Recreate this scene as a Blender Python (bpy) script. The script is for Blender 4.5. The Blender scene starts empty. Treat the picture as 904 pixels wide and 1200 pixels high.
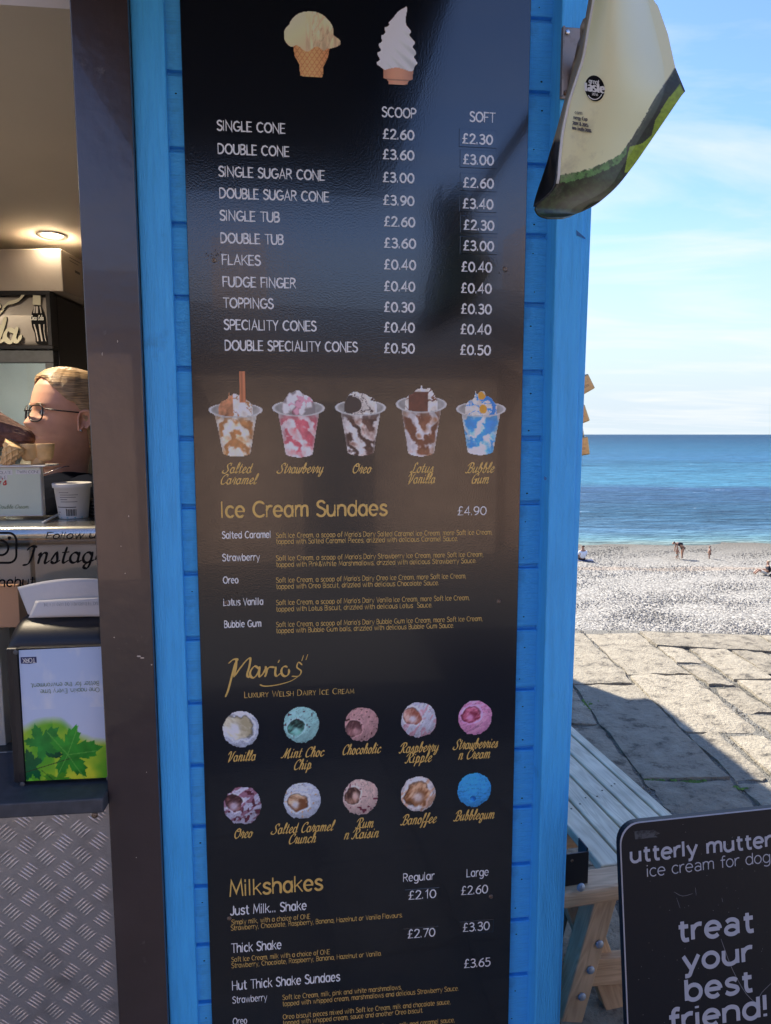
import bpy, bmesh, math, random
import numpy as np
from mathutils import Vector, Matrix
R = math.radians
random.seed(7)
rng = np.random.RandomState(5)
sc = bpy.context.scene

# ---------------------------------------------------------------- camera
FPX = 800.0; CX = 452.0; CY = 600.0
PITCH = math.atan(91 / 800.0)
EYE = Vector((0, 0, 1.6))
cam = bpy.data.cameras.new('camera')
camo = bpy.data.objects.new('camera', cam)
sc.collection.objects.link(camo)
camo.location = EYE
camo.rotation_euler = (math.pi / 2 - PITCH, 0, 0)
cam.sensor_fit = 'VERTICAL'; cam.sensor_height = 24.0; cam.lens = 24.0 * FPX / 1200.0
cam.clip_start = 0.02; cam.clip_end = 60000
sc.camera = camo

# ---------------------------------------------------------------- world and sun
SUN_EL = R(38.5); SUN_DIR = Vector((-0.54, 0.84, 0)).normalized()   # where the sun stands
w = bpy.data.worlds.new('World'); sc.world = w; w.use_nodes = True
nt = w.node_tree; nt.nodes.clear()
def N(nt, t, **kw):
    n = nt.nodes.new(t)
    for k, v in kw.items(): setattr(n, k, v)
    return n
wout = N(nt, 'ShaderNodeOutputWorld'); bg = N(nt, 'ShaderNodeBackground')
sky = N(nt, 'ShaderNodeTexSky'); sky.sky_type = 'NISHITA'; sky.sun_disc = False
sky.sun_elevation = SUN_EL; sky.sun_rotation = math.atan2(SUN_DIR.x, SUN_DIR.y)
sky.air_density = 1.0; sky.dust_density = 0.15; sky.ozone_density = 2.0; sky.altitude = 0
tc = N(nt, 'ShaderNodeTexCoord'); sep = N(nt, 'ShaderNodeSeparateXYZ')
nt.links.new(tc.outputs['Generated'], sep.inputs[0])
# thin cirrus: project the direction on a flat layer, stretch, threshold
add = N(nt, 'ShaderNodeMath', operation='MAXIMUM'); add.inputs[1].default_value = 0.0
nt.links.new(sep.outputs['Z'], add.inputs[0])
ad2 = N(nt, 'ShaderNodeMath', operation='ADD'); ad2.inputs[1].default_value = 0.10
nt.links.new(add.outputs[0], ad2.inputs[0])
dv = N(nt, 'ShaderNodeVectorMath', operation='DIVIDE')
cmb = N(nt, 'ShaderNodeCombineXYZ')
for i in range(3): nt.links.new(ad2.outputs[0], cmb.inputs[i])
nt.links.new(tc.outputs['Generated'], dv.inputs[0]); nt.links.new(cmb.outputs[0], dv.inputs[1])
mp = N(nt, 'ShaderNodeMapping'); mp.inputs['Scale'].default_value = (0.55, 1.5, 1); mp.inputs['Rotation'].default_value = (0, 0, R(-18))
nt.links.new(dv.outputs[0], mp.inputs[0])
nz = N(nt, 'ShaderNodeTexNoise'); nz.inputs['Scale'].default_value = 1.3; nz.inputs['Detail'].default_value = 8; nz.inputs['Roughness'].default_value = 0.55; nz.inputs['Distortion'].default_value = 0.5
nt.links.new(mp.outputs[0], nz.inputs['Vector'])
cr = N(nt, 'ShaderNodeMapRange'); cr.inputs['From Min'].default_value = 0.46; cr.inputs['From Max'].default_value = 0.72; cr.inputs['To Max'].default_value = 0.75
nt.links.new(nz.outputs['Fac'], cr.inputs['Value'])
hz = N(nt, 'ShaderNodeMapRange'); hz.inputs['From Min'].default_value = 0.02; hz.inputs['From Max'].default_value = 0.36; hz.inputs['To Min'].default_value = 1.0; hz.inputs['To Max'].default_value = 0.0
hz.interpolation_type = 'SMOOTHSTEP'
nt.links.new(sep.outputs['Z'], hz.inputs['Value'])
mixc = N(nt, 'ShaderNodeMix', data_type='RGBA'); hmix = N(nt, 'ShaderNodeMix', data_type='RGBA')
tint = N(nt, 'ShaderNodeMix', data_type='RGBA', blend_type='MULTIPLY'); tint.inputs['Factor'].default_value = 1.0
nt.links.new(sky.outputs[0], tint.inputs['A']); tint.inputs['B'].default_value = (0.62, 0.70, 0.96, 1)
nt.links.new(hz.outputs[0], hmix.inputs['Factor']); nt.links.new(tint.outputs['Result'], hmix.inputs['A']); hmix.inputs['B'].default_value = (2.35, 2.70, 2.95, 1)
nt.links.new(cr.outputs[0], mixc.inputs['Factor']); nt.links.new(hmix.outputs['Result'], mixc.inputs['A']); mixc.inputs['B'].default_value = (3.0, 3.1, 3.2, 1)
nt.links.new(mixc.outputs['Result'], bg.inputs['Color']); bg.inputs['Strength'].default_value = 0.075
nt.links.new(bg.outputs[0], wout.inputs[0])
sun = bpy.data.lights.new('sun', 'SUN'); suno = bpy.data.objects.new('sun', sun); sc.collection.objects.link(suno)
sun.energy = 2.9; sun.angle = R(0.53); sun.color = (1.0, 0.95, 0.87)
sdir = Vector((SUN_DIR.x * math.cos(SUN_EL), SUN_DIR.y * math.cos(SUN_EL), math.sin(SUN_EL)))
suno.rotation_euler = (-sdir).to_track_quat('-Z', 'Y').to_euler()
sc.view_settings.view_transform = 'Standard'; sc.view_settings.look = 'None'
sc.view_settings.gamma = 1; sc.view_settings.use_curve_mapping = False
sc.view_settings.exposure = 2.15
sc.cycles.max_bounces = 8; sc.cycles.diffuse_bounces = 4; sc.cycles.glossy_bounces = 4; sc.cycles.transmission_bounces = 6
sc.cycles.use_denoising = True

# ---------------------------------------------------------------- geometry helpers
def ray(px, py):
    a = (px - CX) / FPX; b = (CY - py) / FPX; c, s = math.cos(PITCH), math.sin(PITCH)
    return Vector((a, c + b * s, -s + b * c))
def PX(px, py, depth):                    # the point seen at a photo pixel, at level distance `depth`
    d = ray(px, py); return EYE + d * (depth / d.y)
class Plane:
    def __init__(s, O, U, V):             # U right, V up
        s.O, s.U, s.V = Vector(O), Vector(U).normalized(), Vector(V).normalized(); s.N = s.U.cross(s.V)
    def hit(s, px, py):
        d = ray(px, py); t = (s.O - EYE).dot(s.N) / d.dot(s.N); return EYE + d * t
    def uv(s, px, py):
        p = s.hit(px, py) - s.O; return p.dot(s.U), p.dot(s.V)
    def at(s, u, v, n=0): return s.O + s.U * u + s.V * v + s.N * n
PHI = math.atan(0.11)
EX = Vector((math.cos(PHI), math.sin(PHI), 0)); EN = Vector((math.sin(PHI), -math.cos(PHI), 0)); EZ = Vector((0, 0, 1))
WO = Vector((0, 1.2, 0))
def K(s, z, d): return WO + EX * s + EN * d + EZ * z      # hut frame: along the wall, up, out
def WP(d): return Plane(K(0, 0, d), EX, EZ)
def sz(px, py, d):
    u, v = WP(d).uv(px, py); return u, v
W = {}
def link(o): sc.collection.objects.link(o)
def root(name, label, cat, M=None, group=None):
    o = bpy.data.objects.new(name, None); link(o); o.empty_display_size = 0.1
    M = M or Matrix.Identity(4)
    if isinstance(M, Vector): M = Matrix.Translation(M)
    o.matrix_world = M; W[o.name] = M
    tag(o, label, cat, group); return o
def tag(o, label, cat=None, group=None):
    o['label'] = label
    if cat: o['category'] = cat
    if group: o['group'] = group
    return o
def Mof(o):
    while o is not None:
        if o.name in W: return W[o.name]
        o = o.parent
    return Matrix.Identity(4)
def mesh(name, verts, faces, mat, parent=None, smooth=False, M=None):
    """verts in world space; stored in the parent's frame"""
    inv = Mof(parent).inverted() if parent is not None else (M.inverted() if M else Matrix.Identity(4))
    me = bpy.data.meshes.new(name)
    me.from_pydata([tuple(inv @ Vector(v)) for v in verts], [], faces)
    me.update()
    o = bpy.data.objects.new(name, me); link(o)
    if mat: me.materials.append(mat)
    if parent is not None: o.parent = parent
    elif M: o.matrix_world = M; W[o.name] = M
    if smooth: me.polygons.foreach_set('use_smooth', [True] * len(me.polygons))
    return o
def inst(me, name, parent, Mw):
    o = bpy.data.objects.new(name, me); link(o); o.parent = parent
    o.matrix_local = Mof(parent).inverted() @ Mw; return o
def rawmesh(name, verts, faces, mat, smooth=False):
    me = bpy.data.meshes.new(name); me.from_pydata([tuple(v) for v in verts], [], faces); me.update(); me.materials.append(mat)
    if smooth: me.polygons.foreach_set('use_smooth', [True] * len(me.polygons))
    return me
def structure(o, kind='structure'): o['kind'] = kind; return o
BF = [(0,3,2,1),(4,5,6,7),(0,1,5,4),(1,2,6,5),(2,3,7,6),(3,0,4,7)]
def boxv(f, a, b, c):                     # f maps (x,y,z) to world
    (x0,x1),(y0,y1),(z0,z1) = a, b, c
    return [f(x0,y0,z0),f(x1,y0,z0),f(x1,y1,z0),f(x0,y1,z0),f(x0,y0,z1),f(x1,y0,z1),f(x1,y1,z1),f(x0,y1,z1)]
def fixn(o):
    bm = bmesh.new(); bm.from_mesh(o.data); bmesh.ops.recalc_face_normals(bm, faces=bm.faces); bm.to_mesh(o.data); bm.free(); return o
def bevel(o, wd, seg=2):
    m = o.modifiers.new('b', 'BEVEL'); m.width = wd; m.segments = seg; m.limit_method = 'ANGLE'; return o
def kbox(name, s, z, d, mat, parent, bev=0, seg=2):       # a box in the hut frame
    v = boxv(lambda a, b, c: K(a, b, c), s, z, d); o = fixn(mesh(name, v, BF, mat, parent))
    if bev: bevel(o, bev, seg)
    return o
def wbox(name, x, y, z, mat, parent=None, bev=0, M=None):
    v = boxv(lambda a, b, c: Vector((a, b, c)), x, y, z); o = fixn(mesh(name, v, BF, mat, parent, M=M))
    if bev: bevel(o, bev)
    return o
def tube(name, pts, rad, mat, parent=None, seg=8, smooth=True, caps=True, closed=False, M=None):
    v, f = tubeg(pts, rad, seg, caps, closed); return mesh(name, v, f, mat, parent, smooth, M)
def tubeg(pts, rad, seg=8, caps=True, closed=False):
    pts = [Vector(p) for p in pts]; n = len(pts); v = []; f = []
    prev = None
    for i, p in enumerate(pts):
        if closed: t = pts[(i+1) % n] - pts[i-1]
        else: t = pts[min(i+1, n-1)] - pts[max(i-1, 0)]
        t.normalize()
        if prev is None:
            a = Vector((0,0,1)) if abs(t.z) < .9 else Vector((1,0,0)); u = t.cross(a).normalized()
        else: u = (prev - t * prev.dot(t)).normalized()
        prev = u; b = t.cross(u); r = rad[i] if isinstance(rad, (list, tuple)) else rad
        for k in range(seg):
            an = 2*math.pi*k/seg; v.append(p + u*math.cos(an)*r + b*math.sin(an)*r)
    m = n if closed else n-1
    for i in range(m):
        for k in range(seg):
            j = (i+1) % n
            f.append((i*seg+k, i*seg+(k+1)%seg, j*seg+(k+1)%seg, j*seg+k))
    if caps and not closed: f.append(tuple(range(seg))[::-1]); f.append(tuple((n-1)*seg+k for k in range(seg)))
    return v, f
def lathe(prof, f, seg=24, caps=True):    # prof (r, h) list; f maps (x,y,z) to world
    v = []; fa = []
    for r, h in prof:
        for k in range(seg): a = 2*math.pi*k/seg; v.append(f(r*math.cos(a), r*math.sin(a), h))
    for i in range(len(prof)-1):
        for k in range(seg): fa.append((i*seg+k, i*seg+(k+1)%seg, (i+1)*seg+(k+1)%seg, (i+1)*seg+k))
    if caps: fa.append(tuple(range(seg))[::-1]); fa.append(tuple((len(prof)-1)*seg+k for k in range(seg)))
    return v, fa
def lin(c): return tuple(((x/12.92) if x <= .04045 else ((x+.055)/1.055)**2.4) for x in c)
def L255(r, g, b): return lin((r/255, g/255, b/255))

# ---------------------------------------------------------------- materials
def mat(name, col, rough=.6, metal=0, spec=.5, bump=None, var=None, scale=(1,1,1), dirt=None, coat=0, attr=None, trans=0, ior=1.5, emit=None, alpha=1):
    """bump=(noise scale, distance); var=(noise scale, amount) brightens/darkens; dirt=(scale, colour, low, high)"""
    m = bpy.data.materials.new(name); m.use_nodes = True; t = m.node_tree; p = t.nodes['Principled BSDF']
    p.inputs['Roughness'].default_value = rough; p.inputs['Metallic'].default_value = metal
    p.inputs['Specular IOR Level'].default_value = spec; p.inputs['Coat Weight'].default_value = coat
    p.inputs['Transmission Weight'].default_value = trans; p.inputs['IOR'].default_value = ior
    p.inputs['Base Color'].default_value = (*col, 1); p.inputs['Alpha'].default_value = alpha
    if emit: p.inputs['Emission Color'].default_value = (*emit[0], 1); p.inputs['Emission Strength'].default_value = emit[1]
    tcn = N(t, 'ShaderNodeTexCoord'); mpn = N(t, 'ShaderNodeMapping'); mpn.inputs['Scale'].default_value = scale
    t.links.new(tcn.outputs['Object'], mpn.inputs[0]); src = None
    if attr:
        a = N(t, 'ShaderNodeVertexColor'); a.layer_name = attr; src = a.outputs['Color']
    if var:
        n = N(t, 'ShaderNodeTexNoise'); n.inputs['Scale'].default_value = var[0]; n.inputs['Detail'].default_value = 6
        t.links.new(mpn.outputs[0], n.inputs['Vector'])
        r = N(t, 'ShaderNodeMapRange'); r.inputs['From Min'].default_value = .3; r.inputs['From Max'].default_value = .7
        r.inputs['To Min'].default_value = 1-var[1]; r.inputs['To Max'].default_value = 1+var[1]; t.links.new(n.outputs['Fac'], r.inputs['Value'])
        mm = N(t, 'ShaderNodeVectorMath', operation='SCALE'); t.links.new(r.outputs[0], mm.inputs['Scale'])
        if src: t.links.new(src, mm.inputs[0])
        else: mm.inputs[0].default_value = col
        src = mm.outputs[0]
    if dirt:
        n = N(t, 'ShaderNodeTexNoise'); n.inputs['Scale'].default_value = dirt[0]; n.inputs['Detail'].default_value = 8; n.inputs['Roughness'].default_value = .65
        t.links.new(tcn.outputs['Object'], n.inputs['Vector'])
        r = N(t, 'ShaderNodeMapRange'); r.inputs['From Min'].default_value = dirt[2]; r.inputs['From Max'].default_value = dirt[3]; t.links.new(n.outputs['Fac'], r.inputs['Value'])
        mc = N(t, 'ShaderNodeMix', data_type='RGBA'); t.links.new(r.outputs[0], mc.inputs['Factor']); mc.inputs['B'].default_value = (*dirt[1], 1)
        if src: t.links.new(src, mc.inputs['A'])
        else: mc.inputs['A'].default_value = (*col, 1)
        src = mc.outputs['Result']
    if src: t.links.new(src, p.inputs['Base Color'])
    if bump:
        n = N(t, 'ShaderNodeTexNoise'); n.inputs['Scale'].default_value = bump[0]; n.inputs['Detail'].default_value = 4
        t.links.new(mpn.outputs[0], n.inputs['Vector'])
        b = N(t, 'ShaderNodeBump'); b.inputs['Strength'].default_value = 1; b.inputs['Distance'].default_value = bump[1]
        t.links.new(n.outputs['Fac'], b.inputs['Height']); t.links.new(b.outputs[0], p.inputs['Normal'])
    return m
BLUE = (0.075, 0.50, 1.0)
M = {}
M['plank'] = mat('blue_plank_paint', BLUE, .45, bump=(60, .0016), var=(18, .10), scale=(1.5, 1.5, 22), spec=.45, dirt=(7, (.03,.16,.42), .60, .85))
M['trim'] = mat('blue_trim_paint', BLUE, .45, bump=(75, .0020), var=(16, .09), scale=(9, 9, .7), spec=.45, dirt=(9, (.03,.15,.38), .62, .88))
M['groove'] = mat('groove_paint', (.025, .14, .36), .6)
M['brown'] = mat('brown_paint', (.052,.036,.034), .26, bump=(30, .0009), var=(5, .22), dirt=(22, (.13,.11,.10), .66, .80), spec=.8, coat=.4)
BUMP_BOARD = (330, .00017)
def boardmat(name, col, attr=None, rough=.14):
    return mat(name, col, rough, spec=.9, bump=BUMP_BOARD, attr=attr)
M['board'] = mat('black_gloss_panel', (.0055, .0075, .012), .14, spec=1.0, coat=.4, bump=BUMP_BOARD, dirt=(55, (.10,.10,.10), .775, .86))
M['board_edge'] = mat('panel_edge', (.03,.03,.035), .5)
M['gold'] = boardmat('gold_print', (.78, .50, .13), rough=.3)
M['white_print'] = boardmat('white_print', (.86, .86, .84), rough=.3)
M['photo_print'] = boardmat('photo_print', (.5,.5,.5), 'col', rough=.25)
M['sticker'] = mat('price_sticker', (.008,.010,.014), .14, spec=1.0, coat=.5, bump=BUMP_BOARD)
M['screw'] = mat('rusty_screw', (.30,.25,.20), .5, metal=.7, dirt=(300, (.12,.05,.02), .45, .6))
M['rust'] = mat('rust_stain', (.07,.045,.03), .8, var=(90, .5))
M['steel'] = mat('stainless_steel', (.52,.52,.51), .25, metal=1, bump=(30, .0004), scale=(.4,8,8))
M['tread'] = mat('tread_plate', (.52,.52,.55), .36, metal=.85, bump=(300, .0004), dirt=(14, (.26,.25,.26), .5, .85))
M['shelf'] = mat('dark_worktop', (.055,.06,.07), .6, bump=(400, .0002), var=(60,.2))
M['black_plastic'] = mat('black_plastic', (.012,.013,.016), .42, var=(20,.2), bump=(500,.0001))
M['smoke'] = mat('smoked_plastic', (.03,.027,.027), .16)
M['paper'] = mat('napkin_paper', (.62,.60,.57), .9, bump=(120,.0006), var=(8,.05))
M['ceiling'] = mat('ceiling_board', (.62,.57,.50), .7, var=(3,.05))
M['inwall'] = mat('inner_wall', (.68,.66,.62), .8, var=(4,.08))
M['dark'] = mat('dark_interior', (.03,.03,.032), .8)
M['hut_dark'] = mat('black_felt', (.012,.012,.013), .8)
M['card'] = mat('grey_cardboard', (.52,.44,.36), .85, var=(12,.10), bump=(80,.0004))
M['card_grey'] = mat('recycled_cardboard', (.36,.33,.29), .85, var=(10,.12))
M['peach'] = mat('peach_card', (.75,.42,.26), .8)
M['white_box'] = mat('white_card', (.72,.72,.70), .7, var=(8,.06))
M['ink'] = mat('black_ink', (.004,.004,.005), .6, spec=.1)
M['ink_grey'] = mat('grey_ink', (.09,.09,.09), .6)
M['ink_green'] = mat('green_ink', (.12,.20,.08), .6)
M['ink_red'] = mat('red_ink', (.55,.03,.03), .6)
M['ink_white'] = mat('white_ink', (.70,.70,.67), .5)
M['fridge'] = mat('fridge_black', (.010,.010,.012), .35)
M['fridge_grey'] = mat('fridge_header', (.50,.46,.42), .4, metal=.0, var=(6,.1))
M['cream'] = mat('cream_ink', (.62,.60,.46), .5)
def glassmat():
    m = bpy.data.materials.new('clear_glass'); m.use_nodes = True; t = m.node_tree; t.nodes.clear(); o = N(t, 'ShaderNodeOutputMaterial'); mxs = N(t, 'ShaderNodeMixShader'); f = N(t, 'ShaderNodeFresnel'); f.inputs['IOR'].default_value = 1.35
    a = N(t, 'ShaderNodeBsdfTransparent'); a.inputs[0].default_value = (.95,.97,.96,1); b = N(t, 'ShaderNodeBsdfGlossy'); b.inputs['Roughness'].default_value = .03
    t.links.new(f.outputs[0], mxs.inputs[0]); t.links.new(a.outputs[0], mxs.inputs[1]); t.links.new(b.outputs[0], mxs.inputs[2]); t.links.new(mxs.outputs[0], o.inputs[0]); return m
M['glass'] = glassmat()
M['wafer'] = mat('wafer', (.82,.55,.26), .7, bump=(200,.0006), var=(60,.12))
M['choc'] = mat('chocolate_cone', (.14,.062,.045), .6, var=(120,.35), bump=(250,.001))
M['skin'] = mat('skin', (.66,.35,.235), .5, var=(30,.10), bump=(180,.0002))
M['skin_pink'] = mat('lips', (.52,.20,.15), .45)
M['hair'] = mat('blonde_hair', (.42,.28,.15), .42, var=(150,.55), scale=(.2,.2,2.2), bump=(170,.003))
M['hair_dark'] = mat('dark_hair', (.05,.032,.02), .5, var=(60,.4), bump=(110,.003))
M['tee'] = mat('navy_tee', (.006,.008,.016), .95, spec=.05, bump=(60,.002))
M['silver'] = mat('silver', (.7,.7,.7), .25, metal=1)
M['brass'] = mat('weathered_brass', (.55,.40,.20), .34, metal=.75, var=(60,.2), dirt=(60,(.10,.08,.05),.55,.8))
M['bolt'] = mat('galvanised_bolt', (.42,.44,.46), .5, metal=.5, var=(90,.2))
M['aboard'] = mat('a_board_black', (.008,.010,.014), .45, spec=.25, bump=(40,.0004), dirt=(16, (.04,.045,.055), .66, .9))
M['ab_edge'] = mat('a_board_edge', (.35,.35,.37), .6)
M['ab_text'] = mat('pale_grey_vinyl', (.37,.385,.43), .6, dirt=(200,(.2,.2,.22),.66,.8))
M['tape'] = mat('worn_tape', (.06,.065,.07), .7, dirt=(90,(.012,.013,.016),.5,.62))
M['bracket'] = mat('bracket_metal', (.33,.28,.24), .5, metal=.6, dirt=(40,(.10,.07,.05),.52,.75))
M['blade'] = mat('sign_print', (.5,.5,.5), .38, attr='col', dirt=(11,(.30,.29,.22),.64,.86), bump=(4,.002))
M['blade_back'] = mat('sign_reverse', (.36,.35,.29), .5, var=(6,.12))
M['poster'] = mat('poster_print', (.5,.5,.5), .15, attr='col')
M['logo_blue'] = mat('navy_ink', (.02,.03,.12), .3)
M['slate'] = mat('roof_slate', (.05,.05,.055), .6)
M['stonewall'] = mat('cottage_wall', (.30,.22,.17), .9, var=(4,.35), bump=(8,.02))
M['render'] = mat('cottage_render', (.45,.33,.27), .9, var=(2,.12))
M['moss'] = mat('moss', (.10,.17,.03), .9, var=(60,.4))
def woodmat(name, c1, c2, rough=.62):
    m = bpy.data.materials.new(name); m.use_nodes = True; t = m.node_tree; p = t.nodes['Principled BSDF']; p.inputs['Roughness'].default_value = rough
    tcn = N(t, 'ShaderNodeTexCoord'); mpn = N(t, 'ShaderNodeMapping'); mpn.inputs['Scale'].default_value = (1.0, 9, 9)
    oi = N(t, 'ShaderNodeObjectInfo'); ad = N(t, 'ShaderNodeVectorMath', operation='ADD'); sc_ = N(t, 'ShaderNodeVectorMath', operation='SCALE'); sc_.inputs[0].default_value = (3,5,7)
    t.links.new(oi.outputs['Random'], sc_.inputs['Scale']); t.links.new(tcn.outputs['Object'], ad.inputs[0]); t.links.new(sc_.outputs[0], ad.inputs[1]); t.links.new(ad.outputs[0], mpn.inputs[0])
    n = N(t, 'ShaderNodeTexNoise'); n.inputs['Scale'].default_value = 2.2; n.inputs['Detail'].default_value = 2; n.inputs['Distortion'].default_value = .6; t.links.new(mpn.outputs[0], n.inputs['Vector'])
    ml = N(t, 'ShaderNodeMath', operation='MULTIPLY'); ml.inputs[1].default_value = 60; t.links.new(n.outputs['Fac'], ml.inputs[0])
    sn = N(t, 'ShaderNodeMath', operation='SINE'); t.links.new(ml.outputs[0], sn.inputs[0])
    r = N(t, 'ShaderNodeMapRange'); r.inputs['From Min'].default_value = -1; r.inputs['From Max'].default_value = 1; t.links.new(sn.outputs[0], r.inputs['Value'])
    n2 = N(t, 'ShaderNodeTexNoise'); n2.inputs['Scale'].default_value = 18; n2.inputs['Detail'].default_value = 5; t.links.new(mpn.outputs[0], n2.inputs['Vector'])
    av = N(t, 'ShaderNodeMath', operation='MULTIPLY'); t.links.new(r.outputs[0], av.inputs[0]); t.links.new(n2.outputs['Fac'], av.inputs[1])
    mc = N(t, 'ShaderNodeMix', data_type='RGBA'); t.links.new(av.outputs[0], mc.inputs['Factor']); mc.inputs['A'].default_value = (*c1, 1); mc.inputs['B'].default_value = (*c2, 1)
    n3 = N(t, 'ShaderNodeTexNoise'); n3.inputs['Scale'].default_value = 7; t.links.new(tcn.outputs['Object'], n3.inputs['Vector'])
    r3 = N(t, 'ShaderNodeMapRange'); r3.inputs['From Min'].default_value = .3; r3.inputs['From Max'].default_value = .7; r3.inputs['To Min'].default_value = .8; r3.inputs['To Max'].default_value = 1.15; t.links.new(n3.outputs['Fac'], r3.inputs['Value'])
    s3 = N(t, 'ShaderNodeVectorMath', operation='SCALE'); t.links.new(mc.outputs['Result'], s3.inputs[0]); t.links.new(r3.outputs[0], s3.inputs['Scale'])
    t.links.new(s3.outputs[0], p.inputs['Base Color'])
    b = N(t, 'ShaderNodeBump'); b.inputs['Distance'].default_value = .0006; t.links.new(n2.outputs['Fac'], b.inputs['Height']); t.links.new(b.outputs[0], p.inputs['Normal'])
    return m
M['slat'] = woodmat('pale_treated_timber', (.76,.66,.47), (.52,.42,.26))
M['timber'] = woodmat('orange_timber', (.62,.40,.22), (.42,.24,.12))
M['timber_dark'] = woodmat('green_treated_timber', (.15,.16,.12), (.08,.085,.065))

# ---------------------------------------------------------------- setting: ground, beach, sea
def noise_ground(name, c1, c2, c3, vs, bumpd, vscale2=3.0, rough=.9):
    m = bpy.data.materials.new(name); m.use_nodes = True; t = m.node_tree; p = t.nodes['Principled BSDF']; p.inputs['Roughness'].default_value = rough
    p.inputs['Specular IOR Level'].default_value = .25
    tcn = N(t, 'ShaderNodeTexCoord')
    v = N(t, 'ShaderNodeTexVoronoi'); v.inputs['Scale'].default_value = vs; t.links.new(tcn.outputs['Object'], v.inputs['Vector'])
    sp = N(t, 'ShaderNodeSeparateColor'); t.links.new(v.outputs['Color'], sp.inputs[0])
    mc = N(t, 'ShaderNodeMix', data_type='RGBA'); t.links.new(sp.outputs[0], mc.inputs['Factor']); mc.inputs['A'].default_value = (*c1,1); mc.inputs['B'].default_value = (*c2,1)
    n = N(t, 'ShaderNodeTexNoise'); n.inputs['Scale'].default_value = vscale2; n.inputs['Detail'].default_value = 6; t.links.new(tcn.outputs['Object'], n.inputs['Vector'])
    r = N(t, 'ShaderNodeMapRange'); r.inputs['From Min'].default_value = .45; r.inputs['From Max'].default_value = .7; t.links.new(n.outputs['Fac'], r.inputs['Value'])
    m2 = N(t, 'ShaderNodeMix', data_type='RGBA'); t.links.new(r.outputs[0], m2.inputs['Factor']); t.links.new(mc.outputs['Result'], m2.inputs['A']); m2.inputs['B'].default_value = (*c3,1)
    t.links.new(m2.outputs['Result'], p.inputs['Base Color'])
    b = N(t, 'ShaderNodeBump'); b.inputs['Distance'].default_value = bumpd; b.invert = True; t.links.new(v.outputs['Distance'], b.inputs['Height']); t.links.new(b.outputs[0], p.inputs['Normal'])
    return m
M['gravel'] = noise_ground('joint_grit', (.13,.12,.10), (.24,.22,.18), (.10,.09,.065), 130, .006)
M['road'] = noise_ground('worn_tarmac', (.075,.07,.065), (.11,.10,.095), (.065,.06,.055), 90, .004, 1.2)

def stone_mat():
    m = bpy.data.materials.new('paving_limestone'); m.use_nodes = True; t = m.node_tree; p = t.nodes['Principled BSDF']; p.inputs['Roughness'].default_value = .8; p.inputs['Specular IOR Level'].default_value = .3
    geo = N(t, 'ShaderNodeNewGeometry'); oi = N(t, 'ShaderNodeObjectInfo')
    n = N(t, 'ShaderNodeTexNoise'); n.inputs['Scale'].default_value = 9; n.inputs['Detail'].default_value = 12; n.inputs['Roughness'].default_value = .72; t.links.new(geo.outputs['Position'], n.inputs['Vector'])
    r = N(t, 'ShaderNodeValToRGB'); e = r.color_ramp.elements
    e[0].position = .36; e[0].color = (.10,.085,.062,1); e[1].position = .68; e[1].color = (.40,.345,.25,1); x = e.new(.46); x.color = (.29,.245,.175,1)
    t.links.new(n.outputs['Fac'], r.inputs[0])
    rr = N(t, 'ShaderNodeMapRange'); rr.inputs['To Min'].default_value = .8; rr.inputs['To Max'].default_value = 1.15; t.links.new(oi.outputs['Random'], rr.inputs['Value'])
    s = N(t, 'ShaderNodeVectorMath', operation='SCALE'); t.links.new(r.outputs[0], s.inputs[0]); t.links.new(rr.outputs[0], s.inputs['Scale']); t.links.new(s.outputs[0], p.inputs['Base Color'])
    n2 = N(t, 'ShaderNodeTexNoise'); n2.inputs['Scale'].default_value = 42; n2.inputs['Detail'].default_value = 9; n2.inputs['Roughness'].default_value = .66; t.links.new(geo.outputs['Position'], n2.inputs['Vector'])
    b = N(t, 'ShaderNodeBump'); b.inputs['Distance'].default_value = .017; t.links.new(n2.outputs['Fac'], b.inputs['Height']); t.links.new(b.outputs[0], p.inputs['Normal'])
    return m
M['stone'] = stone_mat()
def edgeY(x):                              # seaward edge of the paving
    return 7.3 if x < .9 else 5.42 if x < 2.0 else 5.42 - .12*(x-2.0)**1.2
prom = structure(mesh('promenade', [(-40,-60,-.016),(60,-60,-.016)]+[(x, edgeY(min(x,8))+.1, -.016) for x in (60,8,6,4.5,3.2,2.5,2,.95,.85,-40)]+[(-40,-60,-9),(60,-60,-9)]+[(x, edgeY(min(x,8))+.1, -9) for x in (60,8,6,4.5,3.2,2.5,2,.95,.85,-40)],
   [tuple(range(12))]+[(i,12+i,12+(i+1)%12,(i+1)%12) for i in range(12)], M['gravel']))
road = structure(mesh('road', [(-40,-50,-.01),(60,-50,-.01),(60,-.9,-.01),(-40,-.9,-.01),(-40,-50,-.016),(60,-50,-.016),(60,-.9,-.016),(-40,-.9,-.016)], [(0,1,2,3),(2,6,7,3)], M['road']))
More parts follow.
